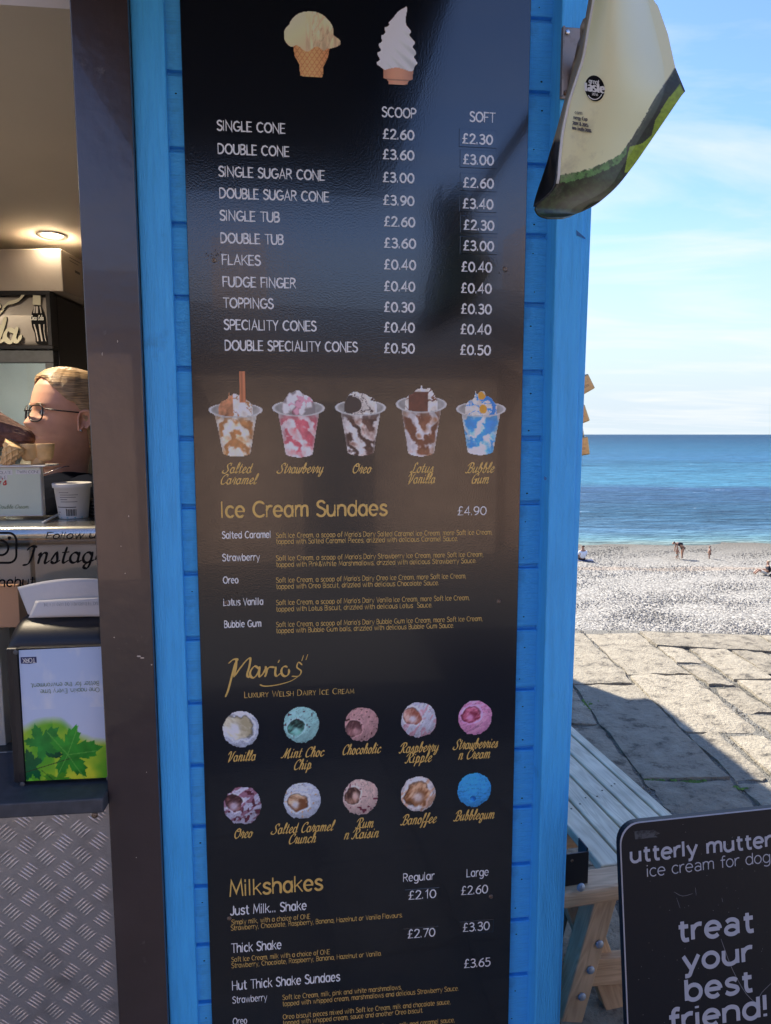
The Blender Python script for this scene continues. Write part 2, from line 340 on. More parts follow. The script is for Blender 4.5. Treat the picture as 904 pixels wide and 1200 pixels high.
# paving stones: each one its own rough-topped slab
def slab(poly, h, parent, nx=5, ny=7):
    """poly: four corners (x,y) anticlockwise; rounded, slightly uneven top"""
    v = []; f = []; a, b, c, d = [Vector((*p, 0)) for p in poly]
    tilt = (random.uniform(-.012,.012), random.uniform(-.012,.012))
    for j in range(ny+1):
        for i in range(nx+1):
            u, t = i/nx, j/ny
            p = (a*(1-u)+b*u)*(1-t) + (d*(1-u)+c*u)*t
            e = min(u, 1-u)*nx, min(t, 1-t)*ny; m = min(e)
            z = h + random.gauss(0,.0030) - (.006 if m < .5 else 0) + tilt[0]*(u-.5) + tilt[1]*(t-.5)
            jx = random.gauss(0,.006) if m < .5 else 0; jy = random.gauss(0,.006) if m < .5 else 0
            v.append(Vector((p.x+jx, p.y+jy, z)))
    W1 = nx+1
    for j in range(ny):
        for i in range(nx): f.append((j*W1+i, j*W1+i+1, (j+1)*W1+i+1, (j+1)*W1+i))
    rim = [i for i in range(W1)] + [j*W1+nx for j in range(1,ny+1)] + [ny*W1+i for i in range(nx-1,-1,-1)] + [j*W1 for j in range(ny-1,0,-1)]
    b0 = len(v)
    cen = sum((v[i] for i in rim), Vector())/len(rim)
    for i in rim: q = v[i].copy(); q += (q-cen)*.03; q.z = -.08; v.append(q)
    n = len(rim)
    for k in range(n): f.append((rim[k], b0+k, b0+(k+1)%n, rim[(k+1)%n]))
    o = mesh('paving_stone', v, f, M['stone'], parent, True); e_ = o.modifiers.new('e','EDGE_SPLIT'); e_.split_angle = R(38); return o
def rect(x0, x1, y0, y1, g=.012, j=.012):
    q = lambda: random.uniform(-j, j)
    return [(x0+g+q(), y0+g+q()), (x1-g+q(), y0+g+q()), (x1-g+q(), y1-g+q()), (x0+g+q(), y1-g+q())]
cols = [(-.02,.40,[0.9,1.9,2.8,3.7,4.6,5.42]),(.40,.80,[.6,1.5,2.4,3.1,4.0,4.9,5.42,6.3,7.2]),(.80,1.20,[.4,1.2,2.1,2.95,3.65,4.55,5.42]),
  (1.20,1.62,[.3,1.1,1.9,2.75,3.03,4.25,5.42]),(1.62,2.06,[.2,.9,1.7,2.2,2.55,3.02,3.54,4.43,5.42])]
for x0, x1, ys in cols:
    for y0, y1 in zip(ys, ys[1:]):
        if x0 < .3 and y0 > 1.0: continue
        if x0 > 1.5 and y1 < 3.6 and y1 > 1.5:
            xm = x0 + random.uniform(.17,.26); slab(rect(x0,xm,y0,y1,.02,.02), random.uniform(-.005,.004), prom, 4, 5); slab(rect(xm,x1,y0,y1,.02,.02), random.uniform(-.005,.004), prom, 4, 5)
        else: slab(rect(x0,x1,y0,y1,.013,.008), random.uniform(-.004,.006), prom, 7, 10)
# narrower courses to the right
x = 2.06
ci = 0
while x < 6.2:
    wd = [.21,.30,.24,.36][ci % 4]; ci += 1
    y = .3 + random.uniform(0,.4); top = edgeY(x) - (.38 if x > 2.06 else .0) - .06*max(0,x-2.3)
    while y < top - .05:
        ln = random.uniform(.30,.62) if wd < .3 else random.uniform(.4,.8)
        y1 = min(y+ln, top)
        if top - y1 < .15: y1 = top
        slab(rect(x,x+wd,y,y1,.017,.014), random.uniform(-.006,.006), prom, 4, 6); y = y1
    x += wd
x = 2.06                                   # large coping stones along the edge
while x < 6.0:
    x1 = x + random.uniform(.8,1.2)
    slab([(x+.01,edgeY(x)-.36-.06*max(0,x-2.3)),(x1-.01,edgeY(x1)-.36-.06*max(0,x1-2.3)),(x1-.01,edgeY(x1)),(x+.01,edgeY(x))], .012, prom, 9, 5); x = x1
# rows in front of the hut and to the left (seen from other positions)
for xi in range(-6, 0):
    y = -.85 + random.uniform(0,.3)
    while y < 1.05:
        y1 = min(y + random.uniform(.5,.9), 1.1); slab(rect(xi*.42, xi*.42+.42, y, y1, .013,.008), 0, prom, 4, 6); y = y1
for xi in range(0, 14):
    y = -.85; lim = [.9,.6,.4,.3,.2][xi] if xi < 5 else .3
    while y < lim-.1:
        y1 = min(y + random.uniform(.4,.8), lim); slab(rect(xi*.42, xi*.42+.42, y, y1, .013,.008), 0, prom, 4, 6); y = y1
# grit and moss in the joints
mv = []; mf = []
def blob(cx, cy, r, z, vv, ff):
    b0 = len(vv); n = 7
    for k in range(n): a = 2*math.pi*k/n; rr = r*random.uniform(.6,1.2); vv.append((cx+rr*math.cos(a), cy+rr*math.sin(a), z))
    vv.append((cx, cy, z+r*.5))
    for k in range(n): ff.append((b0+k, b0+(k+1)%n, b0+n))
for cx, cy, n, r in [(1.20,3.98,26,.022),(1.27,3.03,14,.012),(1.45,3.02,20,.014),(1.60,2.97,20,.014),(1.62,2.6,12,.012),(1.2,4.3,14,.010)]:
    for k in range(n): blob(cx+random.gauss(0,.035 if n<25 else .03), cy+random.gauss(0,.012 if cx>1.21 else .05), r*random.uniform(.4,1.1), -.010, mv, mf)
structure(mesh('moss', mv, mf, M['moss']), 'stuff')
gv = []; gf = []
for k in range(5200):
    if k % 2: cx = random.choice([.8,1.2,1.62,1.84,2.06,2.27,2.57,2.81]) + random.gauss(0,.012); cy = random.uniform(1.4,5.5)
    else: cx = random.uniform(.8,5); cy = random.uniform(1.4,5.3)
    rr_ = random.uniform(.003,.008); b0 = len(gv); z_ = -.015
    gv += [(cx+rr_,cy,z_),(cx,cy+rr_*.8,z_),(cx-rr_,cy,z_),(cx,cy-rr_*.9,z_),(cx,cy,z_+rr_)]; gf += [(b0,b0+1,b0+4),(b0+1,b0+2,b0+4),(b0+2,b0+3,b0+4),(b0+3,b0,b0+4)]
structure(mesh('joint_gravel', gv, gf, M['stone']), 'stuff')
# beach
def beach_z(y): return -7.0 - 1.3*(y-29)/32.0
def beach_mat():
    m = bpy.data.materials.new('pebbles'); m.use_nodes = True; t = m.node_tree; p = t.nodes['Principled BSDF']; p.inputs['Roughness'].default_value = .85; p.inputs['Specular IOR Level'].default_value = .2
    geo = N(t, 'ShaderNodeNewGeometry')
    v = N(t, 'ShaderNodeTexVoronoi'); v.inputs['Scale'].default_value = 8.0; t.links.new(geo.outputs['Position'], v.inputs['Vector'])
    sp = N(t, 'ShaderNodeSeparateColor'); t.links.new(v.outputs['Color'], sp.inputs[0])
    r = N(t, 'ShaderNodeValToRGB'); e = r.color_ramp.elements; e[0].position = 0; e[0].color = (.18,.16,.13,1); e[1].position = 1; e[1].color = (.41,.375,.315,1); x = e.new(.5); x.color = (.26,.245,.215,1)
    t.links.new(sp.outputs[0], r.inputs[0])
    sy = N(t, 'ShaderNodeSeparateXYZ'); t.links.new(geo.outputs['Position'], sy.inputs[0])
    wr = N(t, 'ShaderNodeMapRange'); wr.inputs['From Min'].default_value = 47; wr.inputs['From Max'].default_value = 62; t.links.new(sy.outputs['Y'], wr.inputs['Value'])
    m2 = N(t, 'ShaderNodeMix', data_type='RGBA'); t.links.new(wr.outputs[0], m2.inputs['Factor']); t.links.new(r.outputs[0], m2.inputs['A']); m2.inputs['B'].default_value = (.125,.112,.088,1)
    # strand line of dry weed
    n = N(t, 'ShaderNodeTexNoise'); n.inputs['Scale'].default_value = .6; n.inputs['Detail'].default_value = 6; t.links.new(geo.outputs['Position'], n.inputs['Vector'])
    a = N(t, 'ShaderNodeMath', operation='MULTIPLY_ADD'); a.inputs[1].default_value = 2.2; t.links.new(n.outputs['Fac'], a.inputs[0]); t.links.new(sy.outputs['Y'], a.inputs[2])
    sb = N(t, 'ShaderNodeMath', operation='SUBTRACT'); sb.inputs[1].default_value = 48.1; t.links.new(a.outputs[0], sb.inputs[0])
    ab = N(t, 'ShaderNodeMath', operation='ABSOLUTE'); t.links.new(sb.outputs[0], ab.inputs[0])
    sr = N(t, 'ShaderNodeMapRange'); sr.inputs['From Min'].default_value = .25; sr.inputs['From Max'].default_value = .9; sr.inputs['To Min'].default_value = .35; sr.inputs['To Max'].default_value = 0; t.links.new(ab.outputs[0], sr.inputs['Value'])
    m3 = N(t, 'ShaderNodeMix', data_type='RGBA'); t.links.new(sr.outputs[0], m3.inputs['Factor']); t.links.new(m2.outputs['Result'], m3.inputs['A']); m3.inputs['B'].default_value = (.32,.20,.11,1)
    t.links.new(m3.outputs['Result'], p.inputs['Base Color'])
    b = N(t, 'ShaderNodeBump'); b.inputs['Distance'].default_value = .07; b.invert = True; t.links.new(v.outputs['Distance'], b.inputs['Height']); t.links.new(b.outputs[0], p.inputs['Normal'])
    return m
bv = []; bfc = []; ny = 40; nx = 90
for j in range(ny+1):
    y = 5.0 + 68*j/ny
    for i in range(nx+1):
        X = -60 + 200*i/nx
        z = beach_z(y) if y > 29 else -7.0 + .01*(29-y)
        sh = .06*math.sin(X*.13) + .015*X
        bv.append((X, y + (0 if y < 50 else sh), z + random.gauss(0,.03)))
for j in range(ny):
    for i in range(nx): q = j*(nx+1)+i; bfc.append((q, q+1, q+nx+2, q+nx+1))
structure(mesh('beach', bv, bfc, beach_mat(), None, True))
pm = rawmesh('pebble', [(.5,0,0),(.2,.4,0),(-.35,.35,0),(-.5,-.05,0),(-.15,-.4,0),(.35,-.3,0),(.25,.02,.32),(-.2,0,.36)], [(0,1,6),(1,2,7,6),(2,3,7),(3,4,7),(4,5,6,7),(5,0,6)], M['stone'], True)
pbv = []; pbf = []; pbc = []
base = [v.co.copy() for v in pm.vertices]; bfa = [tuple(p.vertices) for p in pm.polygons]
for k in range(26000):
    y = 26 + 34*(random.random()**1.7); X = random.uniform(.18*y, .62*y)
    s = random.uniform(.05,.12); a = random.uniform(0,6.28); ca, sa = math.cos(a)*s, math.sin(a)*s
    z = (beach_z(y) if y > 29 else -7.0+.01*(29-y)); b0 = len(pbv)
    for q in base: pbv.append((X+q.x*ca-q.y*sa, y+q.x*sa+q.y*ca, z+q.z*s*1.3-.01))
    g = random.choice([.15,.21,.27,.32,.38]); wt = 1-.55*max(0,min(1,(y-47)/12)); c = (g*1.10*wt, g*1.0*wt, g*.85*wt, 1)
    pbc += [c]*len(base); pbf += [tuple(b0+i for i in t) for t in bfa]
bpy.data.meshes.remove(pm)
M['pebble'] = mat('pebble_stone', (.4,.4,.4), .85, spec=.2, attr='col')
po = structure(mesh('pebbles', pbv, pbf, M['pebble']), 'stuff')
ca_ = po.data.color_attributes.new('col', 'FLOAT_COLOR', 'POINT'); ca_.data.foreach_set('color', np.array(pbc, dtype=np.float32).ravel())
# sea
def sea_mat():
    m = bpy.data.materials.new('sea_water'); m.use_nodes = True; t = m.node_tree; p = t.nodes['Principled BSDF']
    p.inputs['Roughness'].default_value = .45; p.inputs['Specular IOR Level'].default_value = .05
    geo = N(t, 'ShaderNodeNewGeometry'); sy = N(t, 'ShaderNodeSeparateXYZ'); t.links.new(geo.outputs['Position'], sy.inputs[0])
    # log distance drives the depth colour
    lg = N(t, 'ShaderNodeMath', operation='LOGARITHM'); lg.inputs[1].default_value = 10; t.links.new(sy.outputs['Y'], lg.inputs[0])
    mpn = N(t, 'ShaderNodeMapping'); mpn.inputs['Scale'].default_value = (.018,.05,1); t.links.new(geo.outputs['Position'], mpn.inputs[0])
    n = N(t, 'ShaderNodeTexNoise'); n.inputs['Scale'].default_value = 1; n.inputs['Detail'].default_value = 7; n.inputs['Roughness'].default_value = .6; t.links.new(mpn.outputs[0], n.inputs['Vector'])
    nn = N(t, 'ShaderNodeMath', operation='MULTIPLY_ADD'); nn.inputs[1].default_value = .36; t.links.new(n.outputs['Fac'], nn.inputs[0]); t.links.new(lg.outputs[0], nn.inputs[2])
    mr = N(t, 'ShaderNodeMapRange'); mr.inputs['From Min'].default_value = 1.94; mr.inputs['From Max'].default_value = 3.5; t.links.new(nn.outputs[0], mr.inputs['Value'])
    r = N(t, 'ShaderNodeValToRGB'); e = r.color_ramp.elements
    stops = [(0,(0.130,0.177,0.159)),(.03,(0.088,0.177,0.201)),(.075,(0.053,0.118,0.177)),(.12,(0.025,0.072,0.114)),(.20,(0.031,0.073,0.136)),(.255,(0.045,0.147,0.212)),(.33,(0.042,0.142,0.212)),(.39,(0.023,0.087,0.139)),(.44,(0.031,0.109,0.189)),(.58,(0.021,0.088,0.147)),(.75,(0.013,0.061,0.109)),(1,(0.008,0.040,0.076))]
    e[0].position, e[0].color = stops[0][0], (*stops[0][1],1); e[1].position, e[1].color = stops[-1][0], (*stops[-1][1],1)
    for ps, c in stops[1:-1]: q = e.new(ps); q.color = (*c,1)
    t.links.new(mr.outputs[0], r.inputs[0])
    # foam flecks
    mp2 = N(t, 'ShaderNodeMapping'); mp2.inputs['Scale'].default_value = (.16,.60,1); t.links.new(geo.outputs['Position'], mp2.inputs[0])
    n2 = N(t, 'ShaderNodeTexNoise'); n2.inputs['Scale'].default_value = 1.0; n2.inputs['Detail'].default_value = 8; n2.inputs['Roughness'].default_value = .7; t.links.new(mp2.outputs[0], n2.inputs['Vector'])
    fr = N(t, 'ShaderNodeMapRange'); fr.inputs['From Min'].default_value = .67; fr.inputs['From Max'].default_value = .74; t.links.new(n2.outputs['Fac'], fr.inputs['Value'])
    mc = N(t, 'ShaderNodeMix', data_type='RGBA'); t.links.new(fr.outputs[0], mc.inputs['Factor']); t.links.new(r.outputs[0], mc.inputs['A']); mc.inputs['B'].default_value = (.6,.7,.75,1)
    mv2 = N(t, 'ShaderNodeMapRange'); mv2.inputs['From Min'].default_value = .35; mv2.inputs['From Max'].default_value = .65; mv2.inputs['To Min'].default_value = .55; mv2.inputs['To Max'].default_value = 1.5; t.links.new(n2.outputs['Fac'], mv2.inputs['Value'])
    sv = N(t, 'ShaderNodeVectorMath', operation='SCALE'); t.links.new(mc.outputs['Result'], sv.inputs[0]); t.links.new(mv2.outputs[0], sv.inputs['Scale'])
    t.links.new(sv.outputs[0], p.inputs['Base Color'])
    mp3 = N(t, 'ShaderNodeMapping'); mp3.inputs['Scale'].default_value = (.5,1.3,1); t.links.new(geo.outputs['Position'], mp3.inputs[0])
    n3 = N(t, 'ShaderNodeTexNoise'); n3.inputs['Scale'].default_value = 1.0; n3.inputs['Detail'].default_value = 6; t.links.new(mp3.outputs[0], n3.inputs['Vector'])
    b = N(t, 'ShaderNodeBump'); b.inputs['Distance'].default_value = .9; t.links.new(n3.outputs['Fac'], b.inputs['Height']); t.links.new(b.outputs[0], p.inputs['Normal'])
    return m
structure(mesh('sea', [(-30000,58,-8.3),(30000,58,-8.3),(30000,40000,-8.3),(-30000,40000,-8.3)], [(0,1,2,3)], sea_mat()))

# ---------------------------------------------------------------- stroke lettering (flat print)
O_ = 'a 2.1 2.5 2.1 2.5 0 360'
G = {
'a':(5.1,O_+';l 4.2 5 4.2 0'),'b':(5.1,'l 0 7 0 0;'+O_),'c':(4.4,'a 2.1 2.5 2.1 2.5 45 315'),'d':(5.1,O_+';l 4.2 7 4.2 0'),
'e':(5.0,'l 0.1 2.6 4.15 2.6;a 2.1 2.5 2.1 2.5 0 315'),'f':(3.2,'c 3 6.8 2.2 7.1 1.4 6.3 1.2 4.6 1.2 2.2 1.2 0;l 0 4.8 2.8 4.8'),
'g':(5.1,O_+';c 4.2 5 4.2 3 4.2 1 4.1 -.8 3.2 -2 1.8 -2.2 .4 -1.7'),'h':(5.0,'l 0 7 0 0;c 0 3.1 .8 4.6 2.2 5 3.6 4.4 4 3 4 1.5 4 0'),
'i':(1.5,'l 0 5 0 0;l 0 6.4 0 7.1'),'j':(1.8,'c .8 5 .8 3 .8 0 .4 -1.6 -.6 -2;l .8 6.4 .8 7.1'),'k':(4.3,'l 0 7 0 0;l 3.4 5 0 2.2;l 1.2 3.1 3.7 0'),
'l':(1.5,'l 0 7.1 0 0'),'m':(7.2,'l 0 5 0 0;c 0 3.1 .7 4.6 1.8 5 2.9 4.5 3.1 3 3.1 1.5 3.1 0;c 3.1 3.1 3.8 4.6 4.9 5 6 4.5 6.2 3 6.2 1.5 6.2 0'),
'n':(5.0,'l 0 5 0 0;c 0 3.1 .8 4.6 2.2 5 3.6 4.4 4 3 4 1.5 4 0'),'o':(5.1,O_),'p':(5.1,'l 0 5 0 -2.2;'+O_),'q':(5.1,O_+';l 4.2 5 4.2 -2.2'),
'r':(3.2,'l 0 5 0 0;c 0 3 .8 4.5 1.8 5 2.7 4.9'),'s':(4.3,'c 3.4 4.3 2.5 4.95 1.2 4.9 .4 4.1 .8 3.1 2.2 2.5 3.3 1.9 3.5 .9 2.5 .1 1.1 .05 0 .8'),
't':(3.4,'c 1.2 6.7 1.2 4 1.2 1.6 1.8 .2 2.9 .1;l 0 4.9 2.8 4.9'),'u':(4.9,'c 0 5 0 3.4 0 1.7 .8 .3 2.2 .05 3.5 .9 3.9 2.2;l 3.9 5 3.9 0'),
'v':(4.6,'l 0 5 2 0 4 5'),'w':(6.8,'l 0 5 1.6 0 3.1 4.8 4.6 0 6.2 5'),'x':(4.5,'l 0 5 3.8 0;l 3.8 5 0 0'),'y':(4.8,'l 0 5 2.1 .1;l 4.2 5 1.3 -2.2'),
'z':(4.3,'l 0 5 3.6 5 0 0 3.8 0'),
'A':(5.9,'l 0 0 2.6 7 5.2 0;l .9 2.3 4.3 2.3'),'B':(5.0,'l 0 0 0 7;c 0 7 2.2 7 3.6 6.3 3.5 4.7 2 3.8 0 3.7;c 1.4 3.75 3.4 3.3 4.2 2 3.4 .5 1.8 0 0 0'),
'C':(6.2,'a 3.2 3.5 3.2 3.5 48 312'),'D':(5.9,'l 0 0 0 7;c 0 7 2.4 6.9 4.4 5.6 5 3.5 4.3 1.4 2.3 .1 0 0'),'E':(4.6,'l 3.9 7 0 7 0 0 4 0;l 0 3.6 3.4 3.6'),
'F':(4.4,'l 3.8 7 0 7 0 0;l 0 3.6 3.3 3.6'),'G':(6.6,'a 3.2 3.5 3.2 3.5 50 330;l 3.6 3.1 6 3.1 6 1.2'),'H':(5.8,'l 0 7 0 0;l 4.9 7 4.9 0;l 0 3.6 4.9 3.6'),
'I':(1.6,'l 0 7 0 0'),'J':(4.2,'c 3.2 7 3.2 4 3.2 1.8 2.4 .3 1 .1 0 1'),'K':(5.2,'l 0 7 0 0;l 4.4 7 0 2.8;l 1.3 4 4.7 0'),'L':(4.2,'l 0 7 0 0 3.7 0'),
'M':(7.2,'l 0 0 .8 7 3.2 1.4 5.7 7 6.4 0'),'N':(6.0,'l 0 0 0 7 5 0 5 7'),'O':(7.1,'a 3.2 3.5 3.2 3.5 0 360'),'P':(4.8,'l 0 0 0 7;c 0 7 2.2 7 3.9 6.1 4 4.5 2.8 3.4 0 3.1'),
'Q':(7.1,'a 3.2 3.5 3.2 3.5 0 360;l 4 2 6.4 -.5'),'R':(5.2,'l 0 0 0 7;c 0 7 2.2 7 3.8 6.2 3.8 4.6 2.6 3.7 0 3.4;l 2 3.5 4.5 0'),
'S':(4.9,'c 4 6.2 2.8 7 1.3 6.9 .3 5.8 .8 4.5 2.4 3.7 4 2.8 4.2 1.3 3 .1 1.3 .05 0 .9'),'T':(5.3,'l 0 7 5 7;l 2.5 7 2.5 0'),
'U':(5.8,'c 0 7 0 4.5 0 2.2 1 .4 2.5 0 4 .4 5 2.2 5 4.5 5 7'),'V':(5.6,'l 0 7 2.5 0 5 7'),'W':(8.2,'l 0 7 1.9 0 3.8 6 5.7 0 7.6 7'),'X':(5.2,'l 0 7 4.5 0;l 4.5 7 0 0'),
'Y':(5.2,'l 0 7 2.3 3.4 4.6 7;l 2.3 3.4 2.3 0'),'Z':(5.0,'l 0 7 4.4 7 0 0 4.5 0'),
'0':(5.4,'a 2.3 3.2 2.3 3.2 0 360'),'1':(3.4,'l .4 5.3 1.9 6.6 1.9 0'),'2':(4.9,'c .1 5.2 .9 6.3 2.3 6.5 3.7 5.6 3.5 4.1 2 2 0 0;l 0 0 4.2 0'),
'3':(4.7,'c .2 5.8 1.6 6.5 3.2 6 3.5 4.6 2.4 3.6 1.2 3.5;c 1.2 3.5 3 3.3 4 2 3.2 .4 1.6 0 0 .7'),'4':(5.0,'l 3.1 0 3.1 6.5 0 1.8 4.3 1.8'),
'5':(4.8,'l 3.7 6.4 .8 6.4 .5 3.7;c .5 3.7 2.2 4.1 3.8 3.2 3.9 1.4 2.6 .1 1 0 0 .6'),'6':(4.9,'c 3.6 6.4 1.6 5.2 .3 3.2 .1 1.8;a 2.1 1.95 2.1 1.95 0 360'),
'7':(4.5,'l 0 6.4 4 6.4 1.2 0'),'8':(4.9,'a 2.1 4.9 1.6 1.6 0 360;a 2.1 1.7 2.1 1.7 0 360'),'9':(4.9,'a 2.1 4.4 2 2 0 360;c 4.1 4.4 3.9 2.6 2.8 1 .9 0'),
'.':(1.5,'l 0 0 0 .8'),',':(1.6,'l .5 .6 0 -1.1'),"'":(1.3,'l .2 7 0 5.3'),'-':(3,'l 0 2.6 2.2 2.6'),'!':(1.8,'l .3 7.2 .3 2.2;l .3 0 .3 .9'),'&':(5.6,'c 5 2.6 3.6 .4 1.8 0 .2 1.4 1.2 3.4 3 5.2 2.4 6.8 1 6.2 1.2 4.6 4.8 0'),
'\xa3':(5.2,'c 3.9 5.8 2.8 6.6 1.6 5.8 1.4 4 1.6 1.8 .4 .1;l .2 .1 4.4 .1;l .2 3.3 3.4 3.3'),'@':(8,'a 3.4 2.6 3.4 3.4 0 320;a 3.3 2.6 1.5 1.7 0 360;l 4.8 4.3 4.8 1'),' ':(2.9,''),
}
SANS = {'l':(1.2,'l 0 7.1 0 0'),'i':(1.2,'l 0 5 0 0;l 0 6.4 0 7.1'),'a':(5.0,'c .5 4.2 1.3 4.85 2.6 4.9 3.7 4.1 3.8 2.8;l 3.8 3 3.8 0;a 2 1.4 1.8 1.4 0 360'),
 'y':(4.9,'l 0 5 2.15 .2;c 4.3 5 3.2 2.4 2.2 0 1.5 -1.8 .3 -2'),'t':(3.4,'c 1.1 6.5 1.1 4 1.1 1.5 1.6 .2 2.9 .2;l 0 4.7 2.8 4.7'),
 'f':(3.2,'c 3 6.9 2 7.1 1.3 6.4 1.15 5 1.15 2.5 1.15 0;l 0 4.7 2.8 4.7')}
SCRIPT = {   # connected slanted hand: every letter leaves towards the next
 'a':(4.4,'a 1.6 2.1 1.6 2.1 20 340;c 3.2 4.2 3.1 2 3.3 .4 4.4 .9'),'b':(4.2,'c 0 1 1.6 4.8 1.6 7 .8 7 .5 4 .5 1;c .5 1 1.4 0 2.8 1 2.8 3.2 1.8 4.1 .8 3.2;c 2.8 3.4 3.5 3 4.2 3.2'),
 'c':(3.8,'c 2.9 3.5 2.1 4.2 .8 3.4 .3 1.6 1.2 .2 2.5 .3 3.8 1.3'),'d':(4.4,'a 1.6 2.1 1.6 2.1 20 340;c 3.3 7 3.1 2 3.3 .4 4.4 .9'),'e':(3.6,'c .3 1.7 2 2.4 2.6 3.5 1.7 4.3 .5 3.2 .3 1.4 1.3 .1 2.5 .4 3.6 1.3'),
 'f':(3.0,'c 0 1 1.5 4.8 1.9 7 1 7.2 .7 4 .6 0 .2 -2.6 1 -2 1 0 2 1.2 3 1.2'),'g':(4.3,'a 1.6 2.1 1.6 2.1 20 340;c 3.2 4.2 3.1 0 2.4 -2.3 1 -2 1.4 -.6 4.3 1'),
 'h':(4.4,'c 0 1 1.5 4.8 1.6 7 .8 7 .5 3 .5 0;c .5 1.6 1.6 4 2.8 4.1 3.1 2.8 2.9 .7 3.4 .2 4.4 1'),'i':(2.2,'c .6 4.2 .5 1.4 .9 .2 2.2 1;l .9 5.6 1 6.2'),
 'k':(4.3,'c 0 1 1.5 4.8 1.6 7 .8 7 .5 3 .5 0;c .6 2 2 4 3 3.8 2.6 2.4 .8 2.1;c 1.4 2.2 2.6 .3 4.3 .8'),'l':(2.5,'c 0 1 1.7 4.6 1.8 7 1 7.2 .6 4.4 .5 1 1 .1 2.5 1'),
 'm':(6.6,'c 0 3.4 .6 4.1 .7 2.6 .5 0;c .5 1.6 1.6 4 2.6 4 2.8 2.4 2.6 0;c 2.6 1.6 3.7 4 4.9 4 5.1 2.4 5 .6 5.5 .1 6.6 1'),'n':(4.6,'c 0 3.4 .6 4.1 .7 2.6 .5 0;c .5 1.6 1.6 4 2.9 4.1 3.1 2.6 3 .6 3.5 .1 4.6 1'),
 'o':(3.9,'a 1.6 2.1 1.5 2.1 60 420;c 2.3 3.9 2.6 3.1 3.9 3.4'),'p':(4.3,'c 0 3.2 .7 4.3 .7 1 .4 -2.6;c .6 2.4 1.6 4.2 3 3.4 2.9 1 1.8 0 .7 .8;c 2.4 .5 3.4 .4 4.3 1.1'),
 'r':(3.4,'c 0 1.2 .9 4.6 1.2 4 2.5 3.9 2.2 2 2.3 .3 3.4 1'),'s':(3.3,'c 0 1.2 1.4 4.3 2 3 2.3 1 1.2 0 .2 .6;c 1.2 0 2.2 .2 3.3 1.1'),'t':(2.7,'c 1.2 6.4 .8 3 .8 .6 1.4 .1 2.7 1;l 0 4.3 2.2 4.5'),
 'u':(4.5,'c .4 4.2 .3 1.6 .7 .2 2 .5 2.9 2.4;c 3.1 4.2 2.9 1.6 3.3 .2 4.5 1'),'v':(3.8,'c 0 3.6 .7 4.2 .9 1.6 1.2 0 2.6 1.6 2.8 4.2 3.8 3.5'),'w':(5.6,'c .2 4 .3 1 1.2 0 2.4 1.4 2.6 4;c 2.6 2 3.2 0 4.4 1.2 4.6 4 5.6 3.5'),
 'y':(4.3,'c .4 4.2 .3 1.6 .8 .3 2.1 .7 2.9 2.4;c 3.1 4.2 3 0 2.3 -2.3 .9 -2 1.5 -.6 4.3 1'),
 'S':(5.2,'c 4.8 5.6 4.6 7 2.8 7 1.6 5.6 2.4 4 3.6 2.4 2.6 .3 .4 0 -1.2 .8 -.6 2'),'C':(5.2,'c 4.4 5.4 4.9 6.6 3.4 7.1 1.2 5.6 .4 2.6 1.4 .3 3.2 .2 5.2 1.4'),
 'V':(5.4,'c -1 5 .2 7 1.4 6.4 1.4 3 1.2 0 3.4 2.6 4.4 6.2 5.6 7'),'L':(4.6,'c 3.6 6 2.8 7.2 1.6 6.2 1.6 3 .8 .4 -.8 .4 0 1 2 .2 4.6 .4'),'O':(6.2,'a 2.9 3.5 2.7 3.5 80 440;c 3.2 7 1.6 5.6 3.4 5 5.6 6.4'),
 'B':(5.2,'c 1.6 6.8 1.4 3 .4 0 -1.4 .4;c -.8 5 1 7 3.8 7 4.6 5.2 3 3.8 1.6 3.6;c 2.4 3.7 4.6 3 4.2 .8 2.4 -.1 .8 .6'),'G':(5.6,'c 4.6 5.6 4.8 6.8 3.4 7.1 1.2 5.6 .4 2.6 1.4 .2 3.4 .4 4.2 3;l 2.6 3 4.6 3.1 4.2 0'),
 'M':(7.6,'c -1.4 .6 .2 .6 1.6 3.6 2.4 7;c 2.4 7 2.4 3 2.6 .2;c 2.6 .2 3.8 4.4 5.6 7;c 5.6 7 5.2 3 5.6 .2 6.4 0 7.6 1'),'R':(5.6,'c 1.6 6.8 1.4 3 .4 0 -1.2 .5;c -1.4 4.6 .6 7 3.8 7 4.6 5.2 3 3.8 1.6 3.4;c 2.4 3.6 3.4 .6 5.6 .4'),
 'I':(3.4,'c -.6 5.6 .6 7 2.6 6.8;c 1.9 6.8 1.6 3 .8 0 -1 -.6'),
}
SCRIPT = {**G, **SCRIPT}
def catmull(p, k=5, closed=False):
    n = len(p); out = []
    g = lambda i: p[max(0, min(n-1, i))]
    for i in range(n-1):
        a, b, c, d = g(i-1), g(i), g(i+1), g(i+2)
        for s in range(k):
            t = s/k; out.append(tuple(.5*((2*b[j])+(-a[j]+c[j])*t+(2*a[j]-5*b[j]+4*c[j]-d[j])*t*t+(-a[j]+3*b[j]-3*c[j]+d[j])*t**3) for j in (0,1)))
    out.append(p[-1]); return out
GC = {}
def glyph(ch, table, fine):
    key = (ch, id(table), fine)
    if key in GC: return GC[key]
    adv, s = table.get(ch) or G.get(ch, G[' ']); st = []
    for part in filter(None, s.split(';')):
        tk = part.split(); v = list(map(float, tk[1:]))
        if tk[0] == 'l': st.append(list(zip(v[::2], v[1::2])))
        elif tk[0] == 'c': st.append(catmull(list(zip(v[::2], v[1::2])), 5 if fine else 3))
        else:
            cx, cy, rx, ry, a0, a1 = v; n = max(4, int(abs(a1-a0)/(15 if fine else 36)))
            st.append([(cx+rx*math.cos(R(a0+(a1-a0)*i/n)), cy+ry*math.sin(R(a0+(a1-a0)*i/n))) for i in range(n+1)])
    GC[key] = (adv, st); return GC[key]
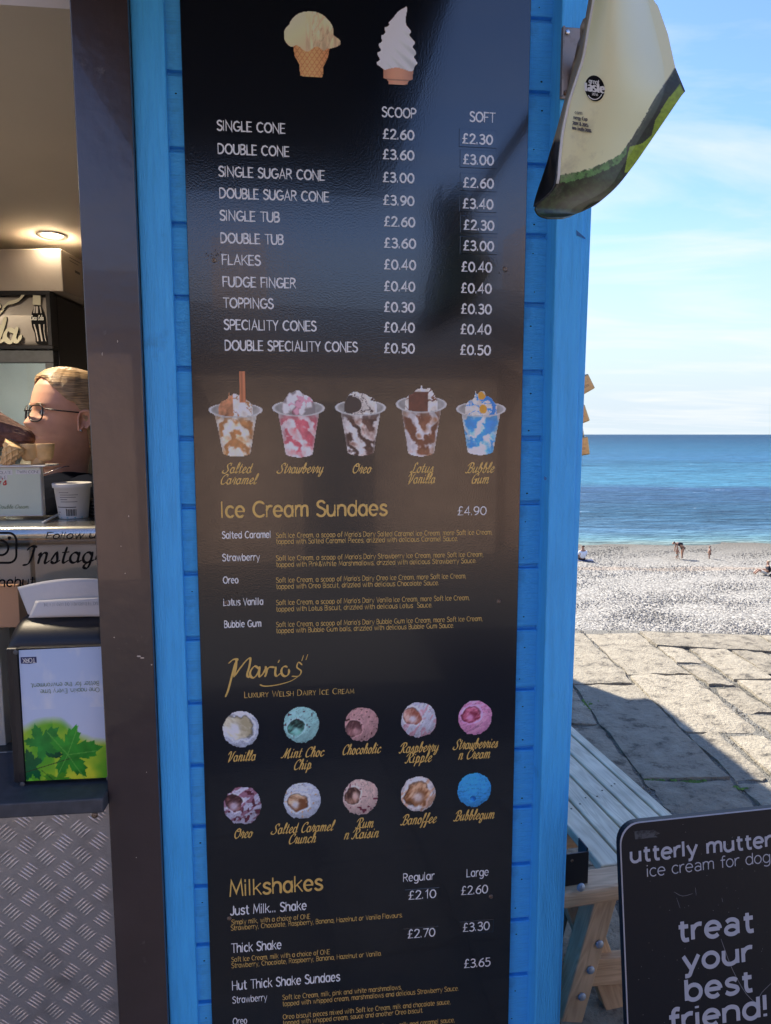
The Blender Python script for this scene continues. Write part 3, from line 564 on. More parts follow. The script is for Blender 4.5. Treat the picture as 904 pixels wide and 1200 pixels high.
def ribbon(pts, hw, rnd, nib, V, F, z, put):
    q = [pts[0]]
    for p in pts[1:]:
        if math.hypot(p[0]-q[-1][0], p[1]-q[-1][1]) > 1e-6: q.append(p)
    if len(q) < 2: return
    n = len(q); closed = math.hypot(q[0][0]-q[-1][0], q[0][1]-q[-1][1]) < 1e-5 and n > 4
    if closed: q = q[:-1]; n -= 1
    def dr(a, b): L = math.hypot(b[0]-a[0], b[1]-a[1]) or 1; return ((b[0]-a[0])/L, (b[1]-a[1])/L)
    b0 = len(V)
    if not closed and rnd:
        d = dr(q[0], q[1]); q[0] = (q[0][0]-d[0]*hw*.55, q[0][1]-d[1]*hw*.55)
        d = dr(q[-1], q[-2]); q[-1] = (q[-1][0]-d[0]*hw*.55, q[-1][1]-d[1]*hw*.55)
    for i in range(n):
        if closed: d0, d1 = dr(q[i-1], q[i]), dr(q[i], q[(i+1) % n])
        else:
            d0 = dr(q[i-1], q[i]) if i else dr(q[0], q[1]); d1 = dr(q[i], q[i+1]) if i < n-1 else d0
        tx, ty = d0[0]+d1[0], d0[1]+d1[1]; L = math.hypot(tx, ty)
        if L < .35: tx, ty = d1; L = 1
        tx, ty = tx/L, ty/L; c = max(.45, tx*d1[0]+ty*d1[1]); h = hw/c
        if nib is not None: h *= .42 + .75*abs(math.sin(math.atan2(ty, tx)-nib))
        if rnd and not closed and (i == 0 or i == n-1): h *= .55
        V.append(put(q[i][0]-ty*h, q[i][1]+tx*h, z)); V.append(put(q[i][0]+ty*h, q[i][1]-tx*h, z))
    m = n if closed else n-1
    for i in range(m): j = (i+1) % n; F.append((b0+2*i+1, b0+2*j+1, b0+2*j, b0+2*i))
def text(pl, s, x0, y0, x1, cap, m, parent, lift=.0005, w=1.28, slant=0, nib=None, table=G, rnd=True, fine=False, smallcaps=False, yb=None, flip=False, put=None, name='lettering', sp=0):
    """letter string s on plane pl; photo pixels: baseline start (x0,y0), end x1, cap height"""
    def adv(c):
        k = .78 if (smallcaps and c.islower()) else 1; c = c.upper() if smallcaps else c
        return glyph(c, table, fine)[0]*k + sp
    if put is None:
        u0, v0 = pl.uv(x0, y0); u1, _ = pl.uv(x1, y0 if yb is None else yb); _, v1 = pl.uv(x0, y0-cap)
        wid, hgt = abs(u1-u0), abs(v1-v0); sg = -1 if flip else 1
        P = lambda a, b, z: pl.at(u0+sg*a, v0+sg*b, z)
    else: wid, hgt, P = put
    sp += w*.55
    tot = sum(adv(c) for c in s) - .8; xs = wid/tot; ys = hgt/7.0; hw = w*.5*(xs*.4+ys*.6); V = []; F = []; X = 0
    for c in s:
        k = .78 if (smallcaps and c.islower()) else 1; cc = c.upper() if smallcaps else c
        a, st = glyph(cc, table, fine)
        for si, stt in enumerate(st):
            pts = [((X + (gx + slant*gy)*k)*xs, gy*k*ys) for gx, gy in stt]
            ribbon(pts, hw, rnd, nib, V, F, lift + si*.00005, P)
        X += adv(c)
    return mesh(name, V, F, m, parent)

# ---------------------------------------------------------------- the kiosk
KM = Matrix(((EX.x, EN.x, 0, WO.x), (EX.y, EN.y, 0, WO.y), (0, 0, 1, 0), (0, 0, 0, 1)))
KM = Matrix(((EX.x, -EN.x, 0, WO.x), (EX.y, -EN.y, 0, WO.y), (0, 0, 1, 0), (0, 0, 0, 1)))
hut = root('kiosk', 'bright blue clad wooden seafront ice cream kiosk with a serving hatch', 'kiosk', KM)
DEP = 5.45; XR = .348; XL = -2.6
PZ = .1163
planks = []
pk = bmesh.new()
def plank_mesh(s0, s1):
    h = PZ; g = .008
    prof = [(-.018, -h/2), (0.0-.010, -h/2), (-.010, -h/2+g*.9), (-.001, -h/2+g), (0, -h/2+g+.0015), (0, h/2-.0025), (-.002, h/2-.0005), (-.018, h/2)]
    v = []; f = []
    for s in (s0, s1):
        for d, z in prof: v.append((s, -d, z))
    n = len(prof)
    for i in range(n): f.append((i, (i+1) % n, n+(i+1) % n, n+i))
    f.append(tuple(range(n))[::-1]); f.append(tuple(range(n, 2*n)))
    return rawmesh('cladding_plank', v, f, M['plank'])
me_p = plank_mesh(-.352, .285)
zc0 = 1.5914 - PZ/2 - .002
k = -8
zz = [zc0 + PZ*i for i in range(-13, 10)]
for z in zz:
    M2 = KM @ Matrix.Translation((random.uniform(-.001,.001)*0, 0, z)); inst(me_p, 'cladding_plank', hut, M2)
me_l = plank_mesh(-2.52, -2.1)
for z in zz: inst(me_l, 'cladding_plank', hut, KM @ Matrix.Translation((0,0,z)))
kbox('backing_wall', (-.40,.29), (0.04,2.62), (-.06,-.0185), M['groove'], hut)
for nm_, P_ in (('paint_chip', [(675.5,269.5),(679,272.5),(686.5,279),(686,280.5),(681,277.5),(676,276)]), ('paint_chip', [(638,558),(641,560),(640.5,563),(637.5,562)])):
    mesh(nm_, [K(*sz(x, y, .0458), .0458) for x, y in P_], [tuple(range(len(P_)))[::-1]], M['groove'], hut)
fv = []; ff_ = []
for (x, y, w_, h_) in [(163,769,4,1.2),(167,771,3,1),(178,779,1.2,1),(134,747,.8,.8),(151,605,.8,1.4),(147,672,.8,1),(116,760,.6,.6),(120,415,.7,3),(138,400,.8,2),(142,640,.6,.9),(160,1005,.6,.8),(172,905,.5,.8)]:
    b0 = len(fv); 
    for q in range(6): fv.append(K(*sz(x+w_*math.cos(q*1.05)*random.uniform(.6,1), y+h_*math.sin(q*1.05)*random.uniform(.6,1), .0203), .0203))
    ff_.append(tuple(range(b0, b0+6)))
mesh('paint_scuffs', fv, ff_, M['card'], hut)['kind'] = 'stuff'
# nail heads in the planks by the right edge
nv = []; nf = []
for z in zz:
    for s, dz in ((.262+random.uniform(-.008,.006), .028+random.uniform(-.006,.006)), (.258+random.uniform(-.008,.010), -.035+random.uniform(-.006,.006)), (-.338, .03)):
        if random.random() < .3: continue
        b0 = len(nv); r = random.uniform(.0012,.0022)
        for q in range(6): nv.append(K(s+r*math.cos(q*1.047), z+dz+r*math.sin(q*1.047)*.7, .0004))
        nf.append(tuple(range(b0, b0+6)))
mesh('nail_heads', nv, nf, M['ink'], hut)['kind'] = 'stuff'
def trimbox(name, s, d, parent, z=(.04, 2.62)):
    return kbox(name, s, z, d, M['trim'], parent, .0025, 2)
trimbox('corner_trim', (-.4025,-.3515), (-.03,.008), hut)
trimbox('corner_trim', (.282,.3295), (-.03,.045), hut)
v = boxv(lambda a, b, c: K(a if a < .335 else .3295+.0068*b, b, c), (.3297,.345), (.04,2.62), (-.05,.042)); bevel(fixn(mesh('corner_trim', v, BF, M['trim'], hut)), .003)
kbox('hatch_post', (-.4893,-.4028), (.02,2.5), (-.07,.02), M['brown'], hut, .002)
trimbox('corner_trim', (-2.1,-2.05), (-.03,.02), hut)
kbox('hatch_post', (-2.049,-1.97), (.02,2.5), (-.07,.02), M['brown'], hut, .002)
kbox('head_beam', (-1.969,-.4895), (2.42,2.62), (-.07,-.01), M['brown'], hut)
# side walls: planks too (seen from the side)
def side_planks(sx, sgn):
    v = []; h = PZ
    pr = [(0,-h/2),(0.001,-h/2+.009),(.010,-h/2+.010),(.010,h/2-.001),(0,h/2)]
    vv = [(sx + sgn*a, y, z) for y in (.052, DEP) for a, z in pr]; ff = [(i,(i+1)%5,5+(i+1)%5,5+i) for i in range(5)]+[(0,1,2,3,4),(5,6,7,8,9)]
    me = rawmesh('cladding_plank', vv, ff, M['plank'])
    for z in zz: inst(me, 'cladding_plank', hut, KM @ Matrix.Translation((0,0,z)))
side_planks(.330, 1); side_planks(-2.51, -1)
kbox('side_wall', (.29,.3295), (.04,2.62), (-DEP,-.07), M['groove'], hut)
kbox('side_wall', (-2.5095,-2.45), (.04,2.62), (-DEP,-.07), M['inwall'], hut)
kbox('rear_wall', (-2.51,.3295), (.04,2.62), (-DEP-.05,-DEP-.001), M['trim'], hut)
kbox('roof', (-2.62,.42), (2.63,2.70), (-DEP-.12,.06), M['hut_dark'], hut)
kbox('added_canopy', (-.66,.16), (2.47,2.50), (.10,1.45), M['hut_dark'], hut)  # unseen canopy, added to darken the upper part of the menu board's reflection
for s in (-.6, .1): kbox('added_canopy_bracket', (s-.02,s+.02), (2.40,2.469), (-.01,1.2), M['hut_dark'], hut)  # carry the added canopy, unseen as well
v, f = lathe([(.07,0),(.07,.10),(.10,.11),(.10,.15),(.03,.19)], lambda x,y,z: K(.18+x, 2.70+z, -DEP+.35+y), 14); fixn(mesh('added_shadow_vent', v, f, M['steel'], hut, True))  # unseen vent, added to put a bump in the roof's shadow edge
v, f = lathe([(.05,0),(.05,.14),(.085,.15),(.085,.2),(.03,.24)], lambda x,y,z: K(-.32+x, 2.70+z, -DEP+.2+y), 14); fixn(mesh('added_shadow_vent', v, f, M['steel'], hut, True))  # another vent added only for the shadow outline
kbox('ceiling', (-2.44,.285), (2.30,2.33), (-DEP+.01,-.075), M['ceiling'], hut)
kbox('floor', (-2.44,.285), (.045,.07), (-DEP+.01,-.075), M['card'], hut)
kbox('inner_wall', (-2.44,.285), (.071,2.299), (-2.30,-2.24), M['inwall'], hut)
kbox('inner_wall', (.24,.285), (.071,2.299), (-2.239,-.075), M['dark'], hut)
# serving shelf and tread plate
_, zs1 = sz(60, 939, .045); _, zs0 = sz(60, 956.5, .045)
kbox('serving_shelf', (-1.965,-.4895), (zs0, zs1), (-.20,.045), M['shelf'], hut, .003)
kbox('tread_plate', (-1.965,-.4897), (.04, zs0-.0005), (-.02,-.004), M['tread'], hut)
tv = []; tf = []
Px, Pz = .0620, .0500
Lb = .0150
def bar(s, z, ang, L=Lb, wd=.0019, h=.0014):
    ca, sa = math.cos(ang), math.sin(ang); b0 = len(tv)
    for a, b, c in [(-L,0,0),(-L*.55,wd,0),(L*.55,wd,0),(L,0,0),(L*.55,-wd,0),(-L*.55,-wd,0),(-L*.5,0,h),(L*.5,0,h)]:
        tv.append(K(s+a*ca-b*sa, z+a*sa+b*ca, -.004+c))
    for q in [(0,6,1),(1,6,7,2),(2,7,3),(3,7,4),(4,7,6,5),(5,6,0)]: tf.append(tuple(b0+t for t in q))
for i in range(-22, 2):
    for j in range(-1, 20):
        for ty in (0, 1):
            cs = -.515 + (i+.5*ty)*Px; cz = zs0 - .030 - (j+.5*ty)*Pz
            ang = R(-42) if ty == 0 else R(42)
            px_, pz_ = -math.sin(ang), math.cos(ang)
            for q in range(-2, 3):
                o = q*.0064; s_, z_ = cs+px_*o, cz+pz_*o
                if -1.955 < s_-Lb*.8 and s_+Lb*.75 < -.4905 and .05 < z_ < zs0-.010: bar(s_, z_, ang)
o = mesh('tread_bars', tv, tf, M['tread'], hut, True); o['kind'] = 'stuff'
u, z = sz(110.5, 956.5, 0)
v, f = lathe([(.006,0),(.005,.002),(.002,.003)], lambda x,y,h: K(u+x, z+y, -.0035+h), 12); mesh('screw', v, f, M['screw'], hut, True)

# downlight in the ceiling (lit)
dl = PX(61, 274, 2.50); dl.z = 2.30
dlr = root('ceiling_light', 'small round recessed downlight glowing in the kiosk ceiling', 'ceiling light', Matrix.Translation(dl))
v, f = lathe([(.052,-.0005),(.052,-.006),(.046,-.009),(.036,-.004)], lambda x,y,h: dl+Vector((x,y,h)), 28, caps=False); mesh('bezel', v, f, M['silver'], dlr, True)
v, f = lathe([(.036,-.003),(.02,-.0045),(.002,-.005)], lambda x,y,h: dl+Vector((x,y,h)), 24); mesh('lamp', v, f, mat('lit_lamp', (1,.9,.7), .5, emit=((1,.83,.55), 3.5)), dlr, True)
sl = bpy.data.lights.new('downlight', 'SPOT'); slo = bpy.data.objects.new('downlight', sl); link(slo); slo.parent = dlr
slo.matrix_local = Matrix.Translation((0,0,-.02)); sl.energy = 3.6; sl.spot_size = R(165); sl.spot_blend = .6; sl.color = (1,.82,.58); sl.shadow_soft_size = .035

d2 = K(-1.15, 2.30, -.62)  # extra lamp out of view, added to brighten the hatch interior
added_dl = root('ceiling_light', 'added unseen downlight nearer the hatch that brightens the kiosk interior', 'ceiling light', Matrix.Translation(d2))
for ch in list(dlr.children):
    c = ch.copy(); link(c); c.parent = added_dl
    if c.type == 'LIGHT': c.data = ch.data.copy(); c.data.energy = 15
dlr['group'] = added_dl['group'] = 'recessed downlights in the kiosk ceiling'
# ---------------------------------------------------------------- menu board
BD = .0085
BP = WP(BD)
MB = root('menu_board', 'tall glossy black ice cream menu board screwed to blue cladding', 'menu board', Matrix.Translation(K(-.0425,1.3,BD)) @ KM.to_3x3().to_4x4())
o = kbox('panel', (-.3262,.2418), (.25,2.62), (.0012,BD), M['board'], MB, .0008, 1)
def T(s, x0, y0, x1, cap, m='white_print', **kw): return text(BP, s, x0, y0, x1, cap, M[m], MB, **kw)
def sticker(x0, x1, y, h):
    u0, v0 = BP.uv(x0-4, y+4); u1, v1 = BP.uv(x1+4, y-h-4)
    b = .0003
    vv = [BP.at(u0,v0,b), BP.at(u1,v0,b), BP.at(u1,v1,b), BP.at(u0,v1,b)]
    ee = .0006
    iv = [BP.at(u0+ee,v0+ee,b*2), BP.at(u1-ee,v0+ee,b*2), BP.at(u1-ee,v1-ee,b*2), BP.at(u0+ee,v1-ee,b*2)]
    mesh('price_sticker', vv+iv, [(4,5,6,7),(0,1,5,4),(1,2,6,5),(2,3,7,6),(3,0,4,7)], M['sticker'], MB)
T('SCOOP', 448.2, 136.6, 488, 11); T('SOFT', 551, 142.2, 580.6, 11)
rows = [('SINGLE CONE',255,152.6,334.8,'2.60',449,162.6,486,'2.30',542,168),('DOUBLE CONE',256,179.8,339.5,'3.60',449,186.4,486,'3.00',543,192.3),
 ('SINGLE SUGAR CONE',257,206.4,381,'3.00',449,213.2,486,'2.60',543,219.5),('DOUBLE SUGAR CONE',258,231.8,386,'3.90',449.5,240,486,'3.40',542.5,244),
 ('SINGLE TUB',258.4,258,328.5,'2.60',450.5,265,487,'2.30',543.5,269),('DOUBLE TUB',259.3,284.4,333,'3.60',450.5,290.2,488,'3.00',543.2,293.2),
 ('FLAKES',261,309.8,306,'0.40',450.5,315.4,488,'0.40',541,318),('FUDGE FINGER',261.8,335.6,347.3,'0.40',450.5,340.8,487,'0.40',540.5,343),
 ('TOPPINGS',262.3,360.4,321,'0.30',450.5,365.2,486.5,'0.30',540.5,367.3),('SPECIALITY CONES',263.2,386,371.2,'0.40',450.5,389,486.5,'0.40',540,391.2),
 ('DOUBLE SPECIALITY CONES',264.3,410.2,419.5,'0.50',450.5,413.4,486.5,'0.50',539.5,415.4)]
for nm, x0, y0, x1, p1, a, ya, b, p2, c, yc in rows:
    T(nm, x0, y0, x1, 11.2); 
    if yc < 300: sticker(c, c+36, yc, 11)
    T('\xa3'+p1, a, ya, b, 11.6, lift=.0012); T('\xa3'+p2, c, yc, c+36, 11.6, lift=.0012)
sk = dict(slant=.45, nib=R(38), table=SCRIPT, w=1.0, lift=.0005)
def S(s, x0, y0, x1, cap=11.3): T(s, x0, y0, x1-2, cap, 'gold', **sk)
for a in [('Salted',262,554.5,296),('Caramel',258,567.5,302),('Strawberry',326,554.5,380),('Oreo',412.5,554.5,436),('Lotus',482,554,509),('Vanilla',478,566.5,511),('Bubble',547,554,580),('Gum',552,566.5,574)]: S(*a)
T('Ice Cream Sundaes', 260.5, 606, 454.5, 17.5, 'gold', w=1.15, fine=True); T('\xa34.90', 536.4, 603.6, 570.5, 10.5, w=.8)
desc = [('Salted Caramel',260.8,630.9,318,'Salted Caramel Ice Cream','topped with Salted Caramel Pieces, drizzled with delicious Caramel Sauce.',630.3,577,637.4,537),
 ('Strawberry',261.2,657.3,305,'Strawberry Ice Cream','topped with Pink&White Marshmallows, drizzled with delicious Strawberry Sauce.',656.9,566.5,664.4,558.5),
 ('Oreo',262,683.6,280,'Oreo Ice Cream','topped with Oreo Biscuit, drizzled with delicious Chocolate Sauce.',682.7,546.5,690.1,514.7),
 ('Lotus Vanilla',262.5,709.6,309,'Vanilla Ice Cream','topped with Lotus Biscuit, drizzled with delicious Lotus  Sauce.',709,550.5,716.6,507),
 ('Bubble Gum',263.4,735.4,306.7,'Bubble Gum Ice Cream','topped with Bubble Gum balls, drizzled with delicious Bubble Gum Sauce.',734.7,565.6,741.9,532.4)]
for nm, x0, y0, x1, fl, l2, ya, xa, yb_, xb in desc:
    T(nm, x0, y0, x1, 7.8, w=1.2)
    T("Soft Ice Cream, a scoop of Mario's Dairy "+fl+", more Soft Ice Cream,", 324, ya, xa, 5.7, 'gold', w=.78); T(l2, 324, yb_, xb, 5.7, 'gold', w=.78)
# signature
u0, v0 = BP.uv(265.6, 817)
sc_ = (BP.uv(364, 790)[0]-u0)/100.0
sig = ['c -1 1 2 8 6 22 11 40 14 46 9 46 4 42','c 13 47 12 36 10 26 16 34 24 44 29 47 28 38 25 27 27 24 30 26','c 39 34 34 37 29 31 29 25 33 23 38 29 40 36','c 40 36 39 27 40 24 44 28 47 34','c 47 36 48 30 46 24;c 47 29 51 35 57 35','c 59 35 58 27 60 24 64 27;l 62 41 63 43','a 70 29.5 4.6 6.2 60 400','c 90 37 86 40 84 34 89 29 86 23 78 23','l 90 42 92 48;l 95 43 97 49','c 86 23 76 17 60 13 46 12 40 14']
V_, F_ = [], []
kz = 0
for st in ';'.join(sig).split(';'):
    tk = st.split(); vv = list(map(float, tk[1:]))
    if tk[0] == 'l': pts = list(zip(vv[::2], vv[1::2]))
    elif tk[0] == 'c': pts = catmull(list(zip(vv[::2], vv[1::2])), 6)
    else: pts = [(vv[0]+vv[2]*math.cos(R(a)), vv[1]+vv[3]*math.sin(R(a))) for a in range(int(vv[4]), int(vv[5]), 20)]
    kz += 1
    ribbon([(a*sc_, b*sc_) for a, b in pts], .0019 if kz < 10 else .0012, True, R(35), V_, F_, .0005+.00005*kz, lambda a, b, z: BP.at(u0+a, v0+b+.0, z))
mesh('lettering', V_, F_, M['gold'], MB)
T('Luxury Welsh Dairy Ice Cream', 287, 817.6, 415.6, 6.8, 'gold', w=.85, smallcaps=True, nib=R(10), yb=811, sp=.35)
for a in [('Vanilla',267,892.5,301),('Mint Choc',331,888.5,381),('Chip',344,902,366),('Chocoholic',401,884.5,447.5),('Raspberry',469,882.3,515),('Ripple',476,894,507),('Strawberries',532,878.3,584.5),('n Cream',537,890,575.5),
  ('Oreo',274,982.5,297),('Salted Caramel',319,977.5,392),('Crunch',338,989,371.5),('Rum',418,970.5,439),('n Raisin',403,983.5,445),('Banoffee',471,966.5,512.5),('Bubblegum',533,961.8,580.5)]: S(*a)
T('Milkshakes', 270, 1050, 379, 17.5, 'gold', w=1.15, fine=True); T('Regular', 473, 1032.9, 509.4, 9, w=.95); T('Large', 547.3, 1027.5, 573, 9, w=.95)
for x0, x1, y in ((479,511,1053.7),(476.8,510.5,1098.9),(542.5,574.5,1091)): sticker(x0, x1, y, 10)
for s_, x0, y0, x1 in (('2.10',479,1053.7,511.5),('2.60',540.5,1048.2,572),('2.70',478,1099,510.3),('3.30',542.5,1091.4,574),('3.65',544,1133.8,574.8)): T('\xa3'+s_, x0, y0, x1, 10.3, w=.9, lift=.0012)
T('Just Milk... Shake', 270.5, 1072.3, 360, 10.3, w=1.15); T('Thick Shake', 271.8, 1116.2, 330.5, 10.3, w=1.15); T('Hut Thick Shake Sundaes', 272.8, 1160, 399, 10.3, w=1.15)
d = dict(w=.78)
T('Simply milk, with a choice of ONE', 271.8, 1083.4, 364, 5.6, 'gold', **d); T('Strawberry, Chocolate, Raspberry, Banana, Hazelnut or Vanilla Flavours.', 271, 1090.2, 472, 5.6, 'gold', **d)
T('Soft Ice Cream, milk with a choice of ONE', 271.8, 1127.2, 387, 5.6, 'gold', **d); T('Strawberry, Chocolate, Raspberry, Banana, Hazelnut or Vanilla.', 271.8, 1134.2, 447.5, 5.6, 'gold', **d)
T('Strawberry', 273, 1175.6, 313.5, 7.6, w=.95); T('Oreo', 273.5, 1200.6, 290, 7.6, w=.95)
T('Soft Ice Cream, milk, pink and white marshmallows,', 331.5, 1171.5, 471, 5.6, 'gold', **d); T('topped with whipped cream, marshmallows and delicious Strawberry Sauce.', 331.5, 1179, 537.5, 5.6, 'gold', **d)
T('Oreo biscuit pieces mixed with Soft Ice Cream, milk and chocolate sauce,', 332, 1194.3, 528, 5.6, 'gold', **d); T('topped with whipped cream, sauce and another Oreo biscuit.', 332, 1201.4, 496, 5.6, 'gold', **d)
T('Lotus biscuit pieces mixed with Soft Ice Cream, milk and caramel sauce,', 332.5, 1216.5, 533, 5.6, 'gold', **d)
for x, y in ((251,305),(592,315.3),(266,706),(584.5,704.5),(269,1076),(575.5,1050.5)):
    u, v = BP.uv(x, y)
    vv, ff = lathe([(.0042,0),(.0036,.0012),(.0022,.0017),(.0012,.0008),(.0004,.0006)], lambda a,b,h: BP.at(u+a, v+b, h+.0002), 12); mesh('screw', vv, ff, M['screw'], MB, True)
# corrosion marks round two of the screws
for (x, y, n, sp_) in ((250,298,26,5),(266,704,40,9),(592,318,8,4)):
    vv = []; ff = []
    for k in range(n):
        u, v = BP.uv(x+random.gauss(0,sp_), y+random.gauss(0,sp_*.6)); r = random.uniform(.0003,.0013); b0 = len(vv)
        for q in range(6): rr = r*random.uniform(.5,1.3); vv.append(BP.at(u+rr*math.cos(q*1.047), v+rr*math.sin(q*1.047), .0007+k*.00001))
        ff.append(tuple(range(b0, b0+6)))
    mesh('rust_mark', vv, ff, M['rust'], MB)

# ---- printed photographs, painted numerically into the print's colour
def fnoise(u, v, f, seed, oct=4):
    out = np.zeros_like(u); amp = 1; tot = 0
    for o_ in range(oct):
        r = np.random.RandomState(seed*7+o_); g = r.rand(64, 64); x = (u*f+40)%63; y = (v*f+40)%63
        xi, yi = x.astype(int), y.astype(int); fx, fy = x-xi, y-yi; fx = fx*fx*(3-2*fx); fy = fy*fy*(3-2*fy)
        a = g[yi, xi]*(1-fx)+g[yi, (xi+1)%64]*fx; b = g[(yi+1)%64, xi]*(1-fx)+g[(yi+1)%64, (xi+1)%64]*fx
        out += amp*(a*(1-fy)+b*fy); tot += amp; amp *= .5; f *= 2
    return out/tot
def mixa(a, b, t): t = np.clip(t, 0, 1)[..., None]; return a*(1-t)+b*t
def C(*c): return np.array(c, float)/255
def print_grid(name, pl, corners, fn, nx, ny, m, parent, lift=.0006, uvf=None, dimk=1.55):
    """corners: px box x0,y0,x1,y1 ; fn(u,v)->(rgb sRGB, mask), u right -1..1, v up -1..1"""
    uu, vv = np.meshgrid(np.linspace(-1,1,nx+1), np.linspace(-1,1,ny+1)); rgb, mask = fn(uu, vv)
    x0, y0, x1, y1 = corners; a, b = pl.uv(x0, (y0+y1)/2); c, _ = pl.uv(x1, (y0+y1)/2); _, d0 = pl.uv((x0+x1)/2, y1); _, d1 = pl.uv((x0+x1)/2, y0)
    idx = -np.ones(uu.shape, int); V = []; Cc = []; F = []
    mk = mask > .5; cm = mk[:-1,:-1]|mk[1:,:-1]|mk[:-1,1:]|mk[1:,1:]; cs = (mask[:-1,:-1]+mask[1:,:-1]+mask[:-1,1:]+mask[1:,1:])/4 > .5
    for j, i in zip(*np.where(cs)):
        q = []
        for jj, ii in ((j,i),(j,i+1),(j+1,i+1),(j+1,i)):
            if idx[jj, ii] < 0:
                idx[jj, ii] = len(V); V.append(pl.at(a+(c-a)*(uu[jj,ii]+1)/2, d0+(d1-d0)*(vv[jj,ii]+1)/2, lift)); Cc.append(rgb[jj, ii])
            q.append(int(idx[jj, ii]))
        F.append(tuple(q))
    o = mesh(name, V, F, m, parent)
    cc = np.clip(np.array(Cc), 0, 1); cc = np.where(cc <= .04045, cc/12.92, ((cc+.055)/1.055)**2.4)*dimk; cc = np.minimum(cc, .92)
    at = o.data.color_attributes.new('col', 'FLOAT_COLOR', 'POINT'); at.data.foreach_set('color', np.concatenate([cc, np.ones((len(cc),1))], 1).astype(np.float32).ravel())
    return o
def scoop(base, inner, deep, seed, cav=(-.35,-.05,.5), flecks=None, flk=.0, ripple=None, curl=0.0, ax=1.0, rot=0.0):
    base, inner, deep = C(*base), C(*inner), C(*deep)
    def fn(u, v):
        r = np.hypot(u, v); a = np.arctan2(v, u)
        skirt = np.clip(-v-.25, 0, 1)
        edge = .92 + .04*(fnoise(a*2+4, r*0, 1.3, seed, 3)-.5)*2 + (.04+.22*skirt)*(fnoise(u, v, 7, seed+1)-.5)
        mask = (r < edge).astype(float)
        z = np.sqrt(np.clip(1-r*r, 0, 1)); sh = .80+.24*np.clip(.5*z+.5*v-.12*u, -.4, 1)
        ca, sa = math.cos(rot), math.sin(rot); uu, vv = u*ca+v*sa, -u*sa+v*ca
        tex = fnoise(uu*.8, vv*2.6, 4.5, seed+2, 5); fine = fnoise(u, v, 14, seed+12, 2)
        col = base*(sh*(.84+.26*tex+.14*(fine-.5)))[..., None]
        if ripple is not None: col = mixa(col, C(*ripple)*sh[..., None], np.clip((fnoise(uu*.7, vv*1.8, 3.4, seed+5, 3)-.56)*14, 0, .7))
        if flecks is not None: col = mixa(col, np.broadcast_to(C(*flecks), col.shape), np.clip((fnoise(u, v, 7.5, seed+6, 1)-(1-flk))*20, 0, .9))
        cx, cy, cr = cav; du, dv_ = u-cx, v-cy; p, q = du*ca+dv_*sa, -du*sa+dv_*ca
        wob = np.hypot(p/ax, q)/cr + .50*(fnoise(u, v, 3.2, seed+3, 3)-.5)
        ridge = fnoise(p*1.2+seed, q*3.2, 3.6, seed+4, 4); thq = np.arctan2(q, p)
        t = np.clip(.15+1.5*(ridge-.35)+.45*np.cos(thq+2.2+curl*wob*3), 0, 1)
        cavc = mixa(np.broadcast_to(deep, col.shape), np.broadcast_to(inner, col.shape), t)
        tongue = np.exp(-((np.hypot(p+.10*ax, q+.14)/cr-.12)/.30)**2); cavc = mixa(cavc, base*(.92+.1*tex)[..., None], tongue*.75)
        col = mixa(col, cavc, np.clip((1-wob)*9, 0, 1))
        rim = np.exp(-((wob-1.08)/.09)**2)*.16; col = col + rim[..., None]*base
        sha = np.exp(-((wob-.93)/.07)**2)*(np.sin(thq) > -.4)*.35; col = col*(1-sha)[..., None]
        crk = fnoise(uu*.5+3, vv*1.6, 4.0, seed+9, 4); col = col*(1-.30*np.exp(-((crk-.5)/.014)**2)*(wob > 1.1))[..., None]
        return col, mask
    return fn
sc_list = [(282.4,854.4,23.5,scoop((205,213,226),(222,218,196),(160,150,118),1,(-.12,.10,.62),ax=1.25,rot=-.5)),
 (353.6,849,23,scoop((158,212,206),(110,180,160),(22,42,38),2,(-.28,-.12,.40),(70,22,34),.16,ax=1.2,rot=.6)),
 (424,848.7,21.7,scoop((196,150,147),(170,122,118),(82,50,52),3,(-.40,-.22,.46),(60,30,30),.14,curl=.4,rot=1.2)),
 (490.8,843.4,22.7,scoop((208,208,220),(212,172,158),(140,78,60),4,(-.36,.20,.50),None,0,(206,140,150),curl=.9,ax=.9,rot=1.0)),
 (557,840.7,21.7,scoop((226,150,190),(222,132,160),(120,36,58),5,(-.22,.18,.48),None,0,(240,180,208),curl=1.2,ax=1.15,rot=.4)),
 (284.6,943.8,24.3,scoop((196,194,212),(160,104,98),(56,32,34),6,(-.42,.15,.50),(75,25,38),.30,(128,66,84),ax=.8,rot=.5)),
 (354.5,938,23.8,scoop((202,210,222),(214,182,146),(112,70,42),7,(-.20,-.08,.44),(180,145,105),.14,curl=.8,ax=1.3,rot=-.2)),
 (422.7,933.6,22.7,scoop((220,188,176),(190,146,122),(60,36,30),8,(-.42,.10,.44),(90,28,45),.17,curl=.5,rot=2.0)),
 (490.4,930,22.3,scoop((214,204,200),(214,170,132),(126,78,44),9,(-.05,-.02,.66),None,0,(200,146,106),curl=1.6,ax=1.1,rot=.9)),
 (555.8,925.2,21.7,scoop((62,166,236),(36,132,214),(14,84,160),10,(-.05,-.48,.17),curl=.2))]
for x, y, r, fn in sc_list: print_grid('printed_scoop', BP, (x-r,y-r,x+r,y+r), fn, 62, 62, M['photo_print'], MB)
